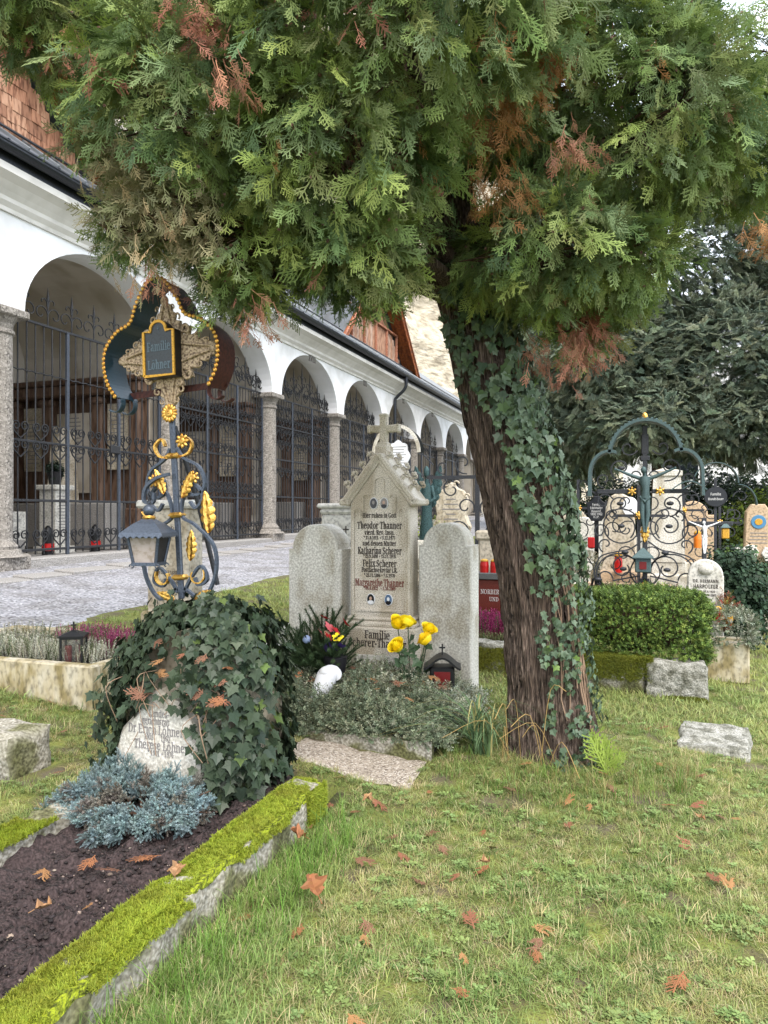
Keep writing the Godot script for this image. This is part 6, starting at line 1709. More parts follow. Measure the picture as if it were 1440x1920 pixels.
	bush("bright_plot_plants", "yellow green bedding plants below the scrolled iron cross", V3(0.34, 0.30, -8.25), V3(0.16, 0.12, 0.12), 260, M.box_twig, [Color(0.25, 0.32, 0.04), Color(0.12, 0.22, 0.04)], 1.2)
	# small planter right of the hedge
	var T := thing("small_planter", "pale concrete planter with grey green plants right of the hedge", "planter", V3(0.72, 0.0, -7.5))
	part(T, "trough", MB.new().box(V3(0, 0.14, 0), V3(0.36, 0.36, 0.42), Basis(), 0.015), M.planter_stone)
	box_foliage(T, V3(-0.03, 0.42, 0), V3(0.5, 0.28, 0.5), 700, M.box_twig, [Color(0.24, 0.27, 0.20), Color(0.12, 0.16, 0.09), Color(0.32, 0.34, 0.27)], 1.1)
	var Z := thing("white_marker_stone", "small square white marker stone right of the ivy bush foot", "stone", V3(1.22, 0.02, -9.55))
	part(Z, "stone", MB.new().box(V3(0, 0.18, 0), V3(0.16, 0.36, 0.12), Basis(), 0.015), M.white_stone)
	# smaller iron crosses between the stones
	for a in [["thin iron cross with gilt star left of the obelisk", V3(-0.05, 0, -9.9), 1.75], ["black iron cross with looped scrolls beside the plaque cross", V3(1.22, 0, -13.6), 1.7], ["slender iron cross in the back row behind the white round stone", V3(0.62, 0, -12.9), 1.9], ["dark iron cross right behind the thuja trunk", V3(-0.85, 0, -10.6), 1.8], ["small iron cross in front of the yew at the right", V3(2.1, 0, -13.4), 1.6]]:
		var y0 := gh(a[1].x, a[1].z)
		var ic := thing("small_iron_cross", a[0], "grave cross", V3(a[1].x, y0, a[1].z), 0, "small iron crosses between the stones")
		var hh: float = a[2]
		part(ic, "pole", MB.new().box(V3(0, hh / 2, 0), V3(0.04, hh, 0.03)), M.iron)
		part(ic, "crossbar", MB.new().box(V3(0, hh * 0.78, 0.001), V3(0.62, 0.035, 0.028)), M.iron)
		scroll_set(ic, [spiral(V2(0.15, hh * 0.88), 0.12, 0.025, -PI * 0.7, PI * 1.3, 16), spiral(V2(0.15, hh * 0.68), 0.12, 0.025, PI * 0.7, -PI * 1.3, 16), spiral(V2(0.30, hh * 0.80), 0.08, 0.02, -PI * 0.7, PI * 1.3, 14), spiral(V2(0.17, hh * 0.50), 0.14, 0.03, PI * 1.2, -PI, 16), spiral(V2(0.14, hh * 0.32), 0.12, 0.03, PI * 1.2, -PI, 16)], 0.02, 0.016, M.iron)
		part(ic, "gilt_star", rosette(0.055, 8), M.gold, V3(0, hh * 0.78, 0.03))
	bush("dark_yew_hedge", "dark clipped hedge across the back of the graves under the yews", V3(1.6, 0.2, -18.5), V3(4.2, 1.05, 0.8), 5200, M.ivy_twig, [Color(0.06, 0.095, 0.05), Color(0.09, 0.13, 0.07), Color(0.04, 0.07, 0.04)], 1.7)
	# rows of further graves towards the trees
	var kinds := [["round topped grey stone far behind the plaque cross", M.stele_stone, V3(0.2, 0, -15.5), 0.7, 1.2], ["whitish stone far behind the obelisk", M.white_stone, V3(-0.5, 0, -13.2), 0.6, 1.5], ["brownish stone far right below the trees", M.sandstone, V3(2.4, 0, -14.0), 0.6, 1.1], ["dark grey stone in the back row at the right", M.grey_granite, V3(3.3, 0, -15.2), 0.7, 1.0], ["cream stone in the back row behind the trunk", M.cream_stone, V3(-1.3, 0, -14.6), 0.7, 1.4], ["plain white stone in the back row behind the shield cross", M.white_stone, V3(-0.9, 0, -12.3), 0.5, 1.3]]
	for a in kinds:
		var g := thing("back_row_gravestone", a[0], "gravestone", V3(a[2].x, gh(a[2].x, a[2].z) - 0.05, a[2].z), 0, "gravestones in the back rows")
		part(g, "slab", MB.new().plate(arch_poly(a[3] / 2, a[4], a[3] / 2 - 0.04), -0.09, 0.09, 0.015), a[1])
		part(g, "base", MB.new().box(V3(0, 0.12, 0), V3(a[3] + 0.2, 0.26, 0.4), Basis(), 0.02), a[1])
		for j in 4: part(g, "text_line", MB.new().box(V3(0, a[4] * 0.72 - j * 0.09, 0.09), V3(a[3] * 0.6, 0.02, 0.006)), M.letters_grey)

func middle() -> void:
	rng.seed = 51
	var W := thing("white_pillar_stone", "white blackletter gravestone with moulded cap behind the left speckled stele", "gravestone", V3(-2.72, 0.2, -6.75))
	part(W, "slab", MB.new().box(V3(0, 0.62, 0), V3(0.52, 1.3, 0.2), Basis(), 0.01), M.white_stone)
	part(W, "cap", MB.new().box(V3(0, 1.36, 0), V3(0.60, 0.05, 0.28), Basis(), 0.018).box(V3(0, 1.305, 0), V3(0.56, 0.06, 0.24), Basis(), 0.024), M.white_stone)
	part(W, "engraved_cross", MB.new().box(V3(0.0, 1.10, 0.1), V3(0.012, 0.13, 0.006)).box(V3(0.0, 1.13, 0.1), V3(0.06, 0.012, 0.0065)), M.letters_dark)
	for l in [["Ing. Ferd.", 0.99, 0.07], ["Sonst", 0.915, 0.09], ["verehl.", 0.82, 0.06], ["Maria", 0.69, 0.07], ["Sonst", 0.60, 0.09], ["1895", 0.53, 0.05]]: lettering(W, l[0], l[2], M.letters_dark, V3(-0.03, l[1], 0.1005), 0.7, "Droid Serif", 400)
	var K := thing("white_plot_frame", "white stone plot frame on the lawn left of the speckled stele", "kerb", V3(-2.95, 0.18, -6.05))
	for a in [[V3(0, 0.1, 0.5), V3(0.80, 0.22, 0.10)], [V3(-0.35, 0.1, -0.1), V3(0.10, 0.22, 1.09)], [V3(0.35, 0.1, -0.1), V3(0.10, 0.22, 1.09)]]: part(K, "border_stone", MB.new().box(a[0], a[1], Basis(), 0.01), M.white_stone)
	# cross with white plaque
	var C := thing("white_plaque_cross", "iron grave cross with arched canopy and white scalloped name plaque behind the gabled stone", "grave cross", V3(-2.95, 0.25, -9.0))
	part(C, "pole", MB.new().box(V3(0, 1.0, 0), V3(0.045, 2.1, 0.03)), M.iron)
	var sp := PackedVector2Array()
	for j in 32: var a := TAU * j / 32; sp.append(V2(cos(a) * (0.155 + 0.012 * cos(a * 8)), sin(a) * (0.20 + 0.014 * cos(a * 8))))
	part(C, "plaque", MB.new().plate(sp, 0.02, 0.04, 0.006), M.white_enamel, V3(0, 1.96, 0))
	for j in 8: part(C, "text_line", MB.new().box(V3(0, 2.08 - j * 0.034, 0.04), V3(0.16 if j % 3 else 0.22, 0.008, 0.004)), M.letters_grey)
	var arc := []
	for j in 21: arc.append(V2(cos(PI * j / 20) * 0.30, 2.0 + sin(PI * j / 20) * 0.34))
	part(C, "canopy", MB.new().bar(arc, 0.22, 0.012), M.black_metal)
	var rim := part(C, "canopy_rim", MB.new().bar(arc, 0.012, 0.045, 0.115), M.stele_stone)
	scroll_set(C, [spiral(V2(0.2, 1.68), 0.12, 0.03, PI * 1.2, -PI, 16), spiral(V2(0.16, 1.3), 0.14, 0.03, PI * 1.2, -PI, 16), smooth2([V2(0.30, 2.0), V2(0.40, 1.9), V2(0.46, 1.84)], 4)], 0.02, 0.014, M.iron)
	# verdigris angel relief
	var A := thing("verdigris_angel", "green oxidised winged bronze figure beside the white plaque cross", "statue", V3(-2.75, 0.3, -9.6))
	A.scale = V3(0.62, 0.97, 0.62)
	part(A, "figure", MB.new().tube(smooth2([V3(0, 0.85, 0), V3(0, 1.1, 0.02), V3(0.01, 1.35, 0.02), V3(0, 1.58, 0), V3(0, 1.70, 0)], 4), [0.17, 0.165, 0.155, 0.145, 0.13, 0.12, 0.11, 0.11, 0.115, 0.12, 0.125, 0.12, 0.10, 0.07, 0.05, 0.045, 0.04], 12).blob(V3(0, 1.79, 0.02), V3(0.065, 0.085, 0.07)).tube([V3(-0.11, 1.58, 0), V3(-0.2, 1.42, 0.08), V3(-0.06, 1.36, 0.14)], [0.045, 0.035, 0.025], 7).tube([V3(0.11, 1.58, 0), V3(0.2, 1.42, 0.08), V3(0.06, 1.36, 0.14)], [0.045, 0.035, 0.025], 7), M.verdigris)
	for s in [-1.0, 1.0]:
		var wg := part(A, "wing", leaf_plate(0.62, 0.13, 6), M.verdigris, V3(s * 0.08, 1.3, -0.08)); wg.rotation.z = -s * 0.35
	part(A, "pedestal", MB.new().box(V3(0, 0.4, 0), V3(0.4, 0.9, 0.36), Basis(), 0.02), M.stele_stone)
	# cartouche stone
	var S := thing("cartouche_gravestone", "pale baroque gravestone with scrolled outline and lettering left of the thuja trunk", "gravestone", V3(-2.55, 0.3, -10.2))
	part(S, "slab", MB.new().plate(PackedVector2Array([V2(-0.24, 0.3), V2(0.24, 0.3), V2(0.22, 0.8), V2(0.27, 1.0), V2(0.21, 1.15), V2(0.24, 1.35), V2(0.17, 1.50), V2(0.08, 1.54), V2(0.0, 1.62), V2(-0.08, 1.54), V2(-0.17, 1.50), V2(-0.24, 1.35), V2(-0.21, 1.15), V2(-0.27, 1.0), V2(-0.22, 0.8)]), -0.07, 0.07, 0.015), M.cream_stone)
	var vol := MB.new()
	for s in [-1.0, 1.0]:
		for q in [V2(s * 0.22, 1.42), V2(s * 0.24, 0.98), V2(s * 0.07, 1.60)]: vol.tube(spiral(q, 0.045, 0.012, 0, s * 5.0, 12).map(func(p): return V3(p.x, p.y, 0.06)), 0.014, 5)
	part(S, "volutes", vol, M.cream_stone)
	part(S, "base", MB.new().box(V3(0, 0.15, 0), V3(0.7, 0.4, 0.4), Basis(), 0.02), M.stele_stone)
	for j in 9: part(S, "text_line", MB.new().box(V3(0, 1.38 - j * 0.07, 0.07), V3(0.14 + 0.12 * (j % 3) * 0.5, 0.016, 0.005)), M.letters_grey)
	# scrolled iron cross mostly behind the trunk
	var X := thing("black_scroll_cross", "black scrolled iron cross half hidden behind the left edge of the trunk", "grave cross", V3(-1.78, 0.2, -8.3))
	part(X, "pole", MB.new().box(V3(0, 0.95, 0), V3(0.05, 1.9, 0.03)).box(V3(-0.12, 1.70, 0), V3(0.95, 0.04, 0.028)), M.iron)
	scroll_set(X, [spiral(V2(0.16, 1.86), 0.13, 0.03, -PI * 0.6, PI * 1.4, 16), spiral(V2(0.30, 1.56), 0.13, 0.03, PI * 0.6, -PI * 1.4, 16), spiral(V2(0.14, 1.36), 0.12, 0.03, PI * 1.2, -PI * 0.9, 16), spiral(V2(0.24, 1.08), 0.16, 0.04, PI * 1.2, -PI * 0.9, 18), spiral(V2(0.16, 0.72), 0.14, 0.04, PI * 1.2, -PI * 0.9, 18), spiral(V2(0.40, 1.82), 0.09, 0.02, -PI * 0.6, PI * 1.4, 14)], 0.022, 0.015, M.iron)
	# carved shell stone, shrubs
	var H := thing("carved_urn_stone", "small carved stone ball on a rough pedestal right of the gabled gravestone", "stone ornament", V3(-2.05, 0.2, -7.1))
	part(H, "pedestal", rough_box(V3(0, 0.28, 0), V3(0.22, 0.60, 0.2), 0.02, 0.04, 61), M.old_stone)
	part(H, "carving", MB.new().blob(V3(0.0, 0.78, 0), V3(0.085, 0.11, 0.085)).lathe([V2(0.13, 0.58), V2(0.14, 0.62), V2(0.10, 0.66), V2(0.09, 0.70)], 14), M.cream_stone)
	bush("green_shrub", "fresh green shrub behind the carved stone ball", V3(-2.05, 0.35, -7.7), V3(0.15, 0.33, 0.15), 300, M.box_twig, [Color(0.10, 0.22, 0.04), Color(0.07, 0.16, 0.03)], 1.3)
	bush("yellow_leaf_shrub", "thin yellow green shrub left of the baroque gravestone", V3(-2.75, 0.75, -9.7), V3(0.28, 0.3, 0.15), 130, M.ivy_twig, [Color(0.28, 0.34, 0.06), Color(0.20, 0.28, 0.06)], 0.8)
	# red granite grave
	var R := thing("red_granite_stone", "polished red granite gravestone partly hidden between stele and trunk", "gravestone", V3(-1.30, 0.12, -7.1))
	part(R, "slab", MB.new().box(V3(0, 0.53, 0), V3(0.56, 0.40, 0.14), Basis(), 0.008), M.red_granite)
	part(R, "grey_ledge", MB.new().box(V3(0, 0.765, 0), V3(0.60, 0.065, 0.2), Basis(), 0.008), M.grey_granite)
	lettering(R, "NORBERT WOLF", 0.062, M.letters_white, V3(0.0, 0.615, 0.0705), 0.72, "Droid Serif", 400); lettering(R, "UND WOLF", 0.055, M.letters_white, V3(0.02, 0.545, 0.0705), 0.75, "Droid Serif", 400)
	var G := thing("pink_stone_block", "pinkish stone block behind the two red candles", "gravestone", V3(-1.3, 0.2, -7.6))
	part(G, "slab", MB.new().box(V3(0, 0.5, 0), V3(0.6, 1.05, 0.2), Basis(), 0.02).box(V3(0, 1.06, 0), V3(0.66, 0.1, 0.24), Basis(), 0.02), M.cream_stone)
	candle(V3(-1.445, 0.918, -7.06), "left of two red grave candles on the red granite stone", M.red_wax, 0.13, 0.042)
	candle(V3(-1.345, 0.918, -7.06), "right of two red grave candles on the red granite stone", M.red_wax, 0.13, 0.042)
	var HB := thing("heather_bed", "small bed of magenta heather in front of the red granite stone", "plants", V3(-1.3, 0.2, -6.75))
	part(HB, "soil", rough_box(V3(0, 0.04, 0), V3(0.6, 0.16, 0.5), 0.02, 0.08, 63), M.soil)
	heather(HB, "magenta_heather", -0.26, 0.26, -0.18, 0.1, 0.1, 0.28, Color(0.36, 0.05, 0.17), 420)
	heather(HB, "low_foliage", -0.26, 0.26, 0.08, 0.24, 0.1, 0.12, Color(0.20, 0.22, 0.10), 160)
	var MK := thing("mossy_stone_kerb", "rough lichened kerb with yellow moss between the right stele and the trunk", "kerb", V3(-1.15, 0.1, -6.42))
	part(MK, "stone", rough_box(V3(0, 0.1, 0), V3(0.62, 0.36, 0.16), 0.025, 0.035, 65), M.lichen_stone)
	var pts := []
	for k in 1800: pts.append([V3(rf(-0.3, 0.3), rf(0.0, 0.22), 0.075 + rf(0, 0.012)), V3(0, 0.3, 1)])
	moss_on(MK, pts, Color(0.18, 0.19, 0.03), 1.2)

# ---------------------------------------------------------------- inside the arcade
func arcade_contents() -> void:
	rng.seed = 61
	var fy := floor_y(0) + 0.08
	for a in [[0, "dark wooden wall altar with pilasters in the nearest gated arch"], [1, "dark wooden wall altar behind the second gate"], [2, "dark wooden wall altar behind the third gate"]]:
		var k: int = a[0]
		var f := floor_y(k) + 0.08
		var A := thing("wall_altar", a[1], "altar", V3(-10.75, f, zc(k + 1) + 0.17), 0.0, "wooden altars in the arcade")
		part(A, "back_panel", MB.new().box(V3(0, 1.9, 0.02), V3(3.3, 2.6, 0.1)), M.altar_wood)
		for x in [-1.5, -0.62, 0.62, 1.5]: part(A, "pilaster", MB.new().box(V3(x, 1.75, 0.16), V3(0.26, 2.5, 0.2), Basis(), 0.03).box(V3(x, 0.55, 0.18), V3(0.34, 0.5, 0.26), Basis(), 0.03).box(V3(x, 2.92, 0.18), V3(0.34, 0.16, 0.26), Basis(), 0.04), M.altar_wood)
		part(A, "entablature", MB.new().box(V3(0, 3.12, 0.2), V3(3.5, 0.22, 0.4), Basis(), 0.03).box(V3(0, 3.28, 0.22), V3(3.6, 0.1, 0.5), Basis(), 0.03), M.altar_wood)
		part(A, "inscription_slab", MB.new().box(V3(-1.05, 2.2, 0.12), V3(0.5, 1.3, 0.06), Basis(), 0.01), M.cream_stone)
		part(A, "inscription_slab", MB.new().box(V3(0.0, 1.9, 0.12), V3(0.9, 1.6, 0.06), Basis(), 0.01), M.vault)
		part(A, "inscription_slab", MB.new().box(V3(1.05, 2.2, 0.12), V3(0.5, 1.3, 0.06), Basis(), 0.01), M.cream_stone)
		for x in [-1.05, 0.0, 1.05]:
			for j in 12: part(A, "text_line", MB.new().box(V3(x, 2.6 - j * 0.08, 0.152), V3(0.32 if j % 3 else 0.24, 0.02, 0.004)), M.letters_grey)
		part(A, "altar_table", MB.new().box(V3(0, 0.45, 0.35), V3(2.4, 0.9, 0.6), Basis(), 0.03), M.step_stone)
	var P := thing("inscribed_pedestal", "white square pedestal with long inscription inside the nearest gate", "pedestal", V3(-9.75, fy, -10.35), PI / 2)
	part(P, "shaft", MB.new().box(V3(0, 0.62, 0), V3(0.36, 1.0, 0.36), Basis(), 0.012), M.white_stone)
	part(P, "base", MB.new().box(V3(0, 0.06, 0), V3(0.50, 0.13, 0.50), Basis(), 0.015), M.white_stone)
	part(P, "cap", MB.new().box(V3(0, 1.15, 0), V3(0.46, 0.09, 0.46), Basis(), 0.015), M.white_stone)
	for j in 12: part(P, "text_line", MB.new().box(V3(0, 1.0 - j * 0.055, 0.18), V3(0.2 if j % 4 else 0.26, 0.018, 0.004)), M.letters_grey)
	var U := thing("dark_urn_plant", "dark potted plant on the white pedestal inside the nearest gate", "plant", V3(-9.75, fy + 1.2, -10.35))
	part(U, "pot", MB.new().lathe([V2(0, 0), V2(0.09, 0), V2(0.14, 0.22), V2(0.12, 0.23), V2(0, 0.2)], 14), M.pot_dark)
	var xf := []; var cs := []
	for k in 120: xf.append(Transform3D(aim(rdir() + V3(0, 0.9, 0), rdir()), V3(0, 0.22, 0) + rdir() * 0.05)); cs.append(vary(Color(0.03, 0.05, 0.035), 0.3))
	swarm(U, "leaves", M.ivy_twig, M.leaf, xf, cs)
	var T := thing("low_inscribed_tablet", "low white inscribed tablet inside the nearest gate beside the left column", "tablet", V3(-9.55, fy + 0.15, -9.1), PI / 2)
	part(T, "slab", MB.new().box(V3(0, 0.30, 0), V3(0.78, 0.56, 0.1), Basis(), 0.01), M.white_stone)
	part(T, "support", MB.new().box(V3(0, 0.02, -0.02), V3(0.6, 0.2, 0.2)), M.step_stone)
	for j in 3: lettering(T, ["Familie Kappelhuber", "Anna und Josef", "ruhen in Frieden"][j], 0.075, M.letters_grey, V3(0, 0.44 - j * 0.12, 0.0505), 0.7, "Droid Serif", 400)
	for a in [[V3(-9.3, fy, -9.72), "red grave candle lantern on the floor inside the nearest gate"], [V3(-9.4, fy, -10.95), "second red lantern inside the nearest gate right of the pedestal"]]:
		var L := thing("floor_lantern", a[1], "lantern", a[0])
		part(L, "body", MB.new().lathe([V2(0, 0), V2(0.10, 0), V2(0.085, 0.36), V2(0.05, 0.46), V2(0.015, 0.50), V2(0, 0.5)], 6), M.black_metal)
		part(L, "candle", MB.new().lathe([V2(0.06, 0.08), V2(0.102, 0.085), V2(0.098, 0.20), V2(0.06, 0.205)], 12), M.red_wax)
	var O := thing("leaning_obelisk", "tall pale obelisk slab inside the nearest gate behind the iron cross", "gravestone", V3(-10.6, fy, -11.45), PI / 2)
	part(O, "slab", MB.new().plate(PackedVector2Array([V2(-0.42, 0), V2(0.42, 0), V2(0.24, 2.3), V2(-0.16, 2.35)]), -0.1, 0.1, 0.02), M.cream_stone)
	var f1 := floor_y(1) + 0.08
	var q := thing("white_bust_monument", "white bust monument on a broad stone inside the second gate", "monument", V3(-10.6, f1, -14.3), PI / 2)
	part(q, "stone", MB.new().box(V3(0, 0.85, 0), V3(0.95, 1.7, 0.4), Basis(), 0.03).box(V3(0, 1.76, 0), V3(1.1, 0.14, 0.5), Basis(), 0.03), M.cream_stone)
	part(q, "bust", MB.new().blob(V3(-0.2, 2.02, 0.05), V3(0.24, 0.2, 0.16)).blob(V3(-0.2, 2.30, 0.06), V3(0.11, 0.15, 0.12)).tube([V3(-0.2, 2.1, 0.05), V3(-0.2, 2.25, 0.05)], 0.07, 8), M.plaster_figure)
	part(q, "round_tablet", MB.new().plate(oval(0.34, 0.34), 0.25, 0.32, 0.02), M.white_stone, V3(0.05, 0.42, 0))
	var q3 := thing("white_slab_pair", "pale upright slab inside the second gate next to the third column", "gravestone", V3(-10.8, f1, -15.45), PI / 2)
	part(q3, "slab", MB.new().plate(arch_poly(0.32, 1.5, 0.3), -0.1, 0.1, 0.02), M.stele_stone)
	var f2 := floor_y(2) + 0.08
	var s2 := thing("robed_statue", "pale robed statue on a pedestal behind the third gate", "statue", V3(-10.4, f2, -18.1), PI / 2)
	part(s2, "pedestal", MB.new().box(V3(0, 0.5, 0), V3(0.6, 1.0, 0.5), Basis(), 0.03), M.stele_stone)
	part(s2, "figure", MB.new().tube(smooth2([V3(0, 1.0, 0), V3(0.02, 1.5, 0.03), V3(-0.02, 1.95, 0), V3(0, 2.25, 0), V3(0, 2.38, 0)], 4), [0.24, 0.24, 0.23, 0.22, 0.21, 0.2, 0.19, 0.19, 0.19, 0.2, 0.2, 0.2, 0.18, 0.13, 0.08, 0.07, 0.06], 14).blob(V3(0, 2.5, 0.03), V3(0.095, 0.125, 0.105)).tube([V3(-0.17, 2.2, 0), V3(-0.3, 1.95, 0.1), V3(-0.1, 1.85, 0.22)], [0.075, 0.06, 0.04], 8).tube([V3(0.17, 2.2, 0), V3(0.3, 1.95, 0.1), V3(0.1, 1.85, 0.22)], [0.075, 0.06, 0.04], 8), M.cream_stone)

# ---------------------------------------------------------------- far background
func background() -> void:
	rng.seed = 71
	# cliff behind the arcade
	var nz := FastNoiseLite.new(); nz.seed = 9; nz.frequency = 0.05; nz.fractal_octaves = 5
	var b := MB.new()
	var W := 90; var H := 40
	for r in H + 1:
		for q in W + 1:
			var z := 15.0 - q * 1.5; var y := r * 1.1 - 1.0
			var x := -14.5 - y * 0.14 + nz.get_noise_2d(z, y * 1.6) * 3.0 + absf(nz.get_noise_2d(z * 3.0, y * 5.0 + 50)) * 1.2
			if z < -45: x += (-45 - z) * 0.28
			b.vert(V3(x, y, z), Vector3.RIGHT)
	for r in H:
		for q in W:
			var a := r * (W + 1) + q
			b.i.append_array(PackedInt32Array([a, a + W + 1, a + 1, a + 1, a + W + 1, a + W + 2]))
	for k in b.v.size(): b.n[k] = Vector3.ZERO
	for k in range(0, b.i.size(), 3):
		var f := (b.v[b.i[k + 1]] - b.v[b.i[k]]).cross(b.v[b.i[k + 2]] - b.v[b.i[k]])
		if f.x < 0: f = -f
		for j in 3: b.n[b.i[k + j]] += f
	for k in b.v.size(): b.n[k] = b.n[k].normalized()
	structure("rock_cliff", b, M.cliff)
	# church wall across the graveyard
	var C := thing("church_wall", "pale plastered church wall glimpsed between the dark evergreens", "building", V3(14, 0, -42))
	part(C, "wall", MB.new().box(V3(0, 5, 0), V3(30, 10, 1.0)), M.plaster)
	for k in 6: part(C, "window", MB.new().plate(arch_poly(0.7, 3.2, 0.7), 0.45, 0.53), M.window_glass, V3(-12 + k * 5, 3.2, 0))
	part(C, "roof", MB.new().box(V3(0, 11.2, -1.6), V3(31, 0.25, 6), Basis(Vector3.RIGHT, 0.7)), M.lead_roof)
	M["yew_twig"] = needle_mesh(97, 0.42, 0.06, 70, 0.014, true, 7)
	var pal := [Color(0.24, 0.305, 0.225), Color(0.32, 0.38, 0.28), Color(0.17, 0.23, 0.18), Color(0.37, 0.42, 0.30)]
	yew("broad dark yew with drooping branches behind the scrolled iron cross", V3(0.4, 0.2, -16.5), [[V3(0, 6.4, 0), V3(2.4, 1.8, 2.0)], [V3(-0.9, 4.4, 0.4), V3(1.7, 1.3, 1.6)], [V3(1.2, 4.2, 0.5), V3(1.9, 1.4, 1.6)], [V3(-0.2, 3.1, 0.9), V3(1.5, 0.75, 1.3)], [V3(1.5, 2.95, 0.8), V3(1.4, 0.7, 1.2)], [V3(-1.7, 3.1, 0.2), V3(1.0, 0.7, 0.9)]], 230.0, 0.48, pal)
	yew("second dark yew cut off by the right photo edge", V3(4.6, 0.1, -16.0), [[V3(0, 6.0, 0), V3(2.4, 2.2, 2.0)], [V3(-1.2, 3.9, 0.4), V3(1.6, 1.3, 1.4)], [V3(0.8, 3.6, 0.5), V3(1.7, 1.3, 1.4)]], 150.0, 0.52, pal)
	yew("tall evergreen far behind the leaning trunk", V3(-3.2, 0.6, -30.0), [[V3(0, 9.0, 0), V3(2.2, 3.5, 2.2)], [V3(0.3, 4.6, 0), V3(2.6, 2.4, 2.4)]], 40.0, 1.5, pal)
	yew("evergreen in front of the pale church wall at the far right", V3(9.5, 0.0, -26.0), [[V3(0, 7.0, 0), V3(3.2, 4.0, 3.0)], [V3(-0.5, 3.4, 0), V3(3.0, 2.0, 2.4)]], 28.0, 1.5, pal)
	yew("slope tree on the cliff foot above the arcade roof", V3(-14.5, 6.0, -24.0), [[V3(0, 6.4, 0), V3(2.4, 2.4, 2.4)], [V3(0.6, 4.4, 1.2), V3(1.8, 1.4, 1.8)]], 40.0, 1.3, [Color(0.08, 0.14, 0.05), Color(0.11, 0.18, 0.06), Color(0.06, 0.11, 0.04)])

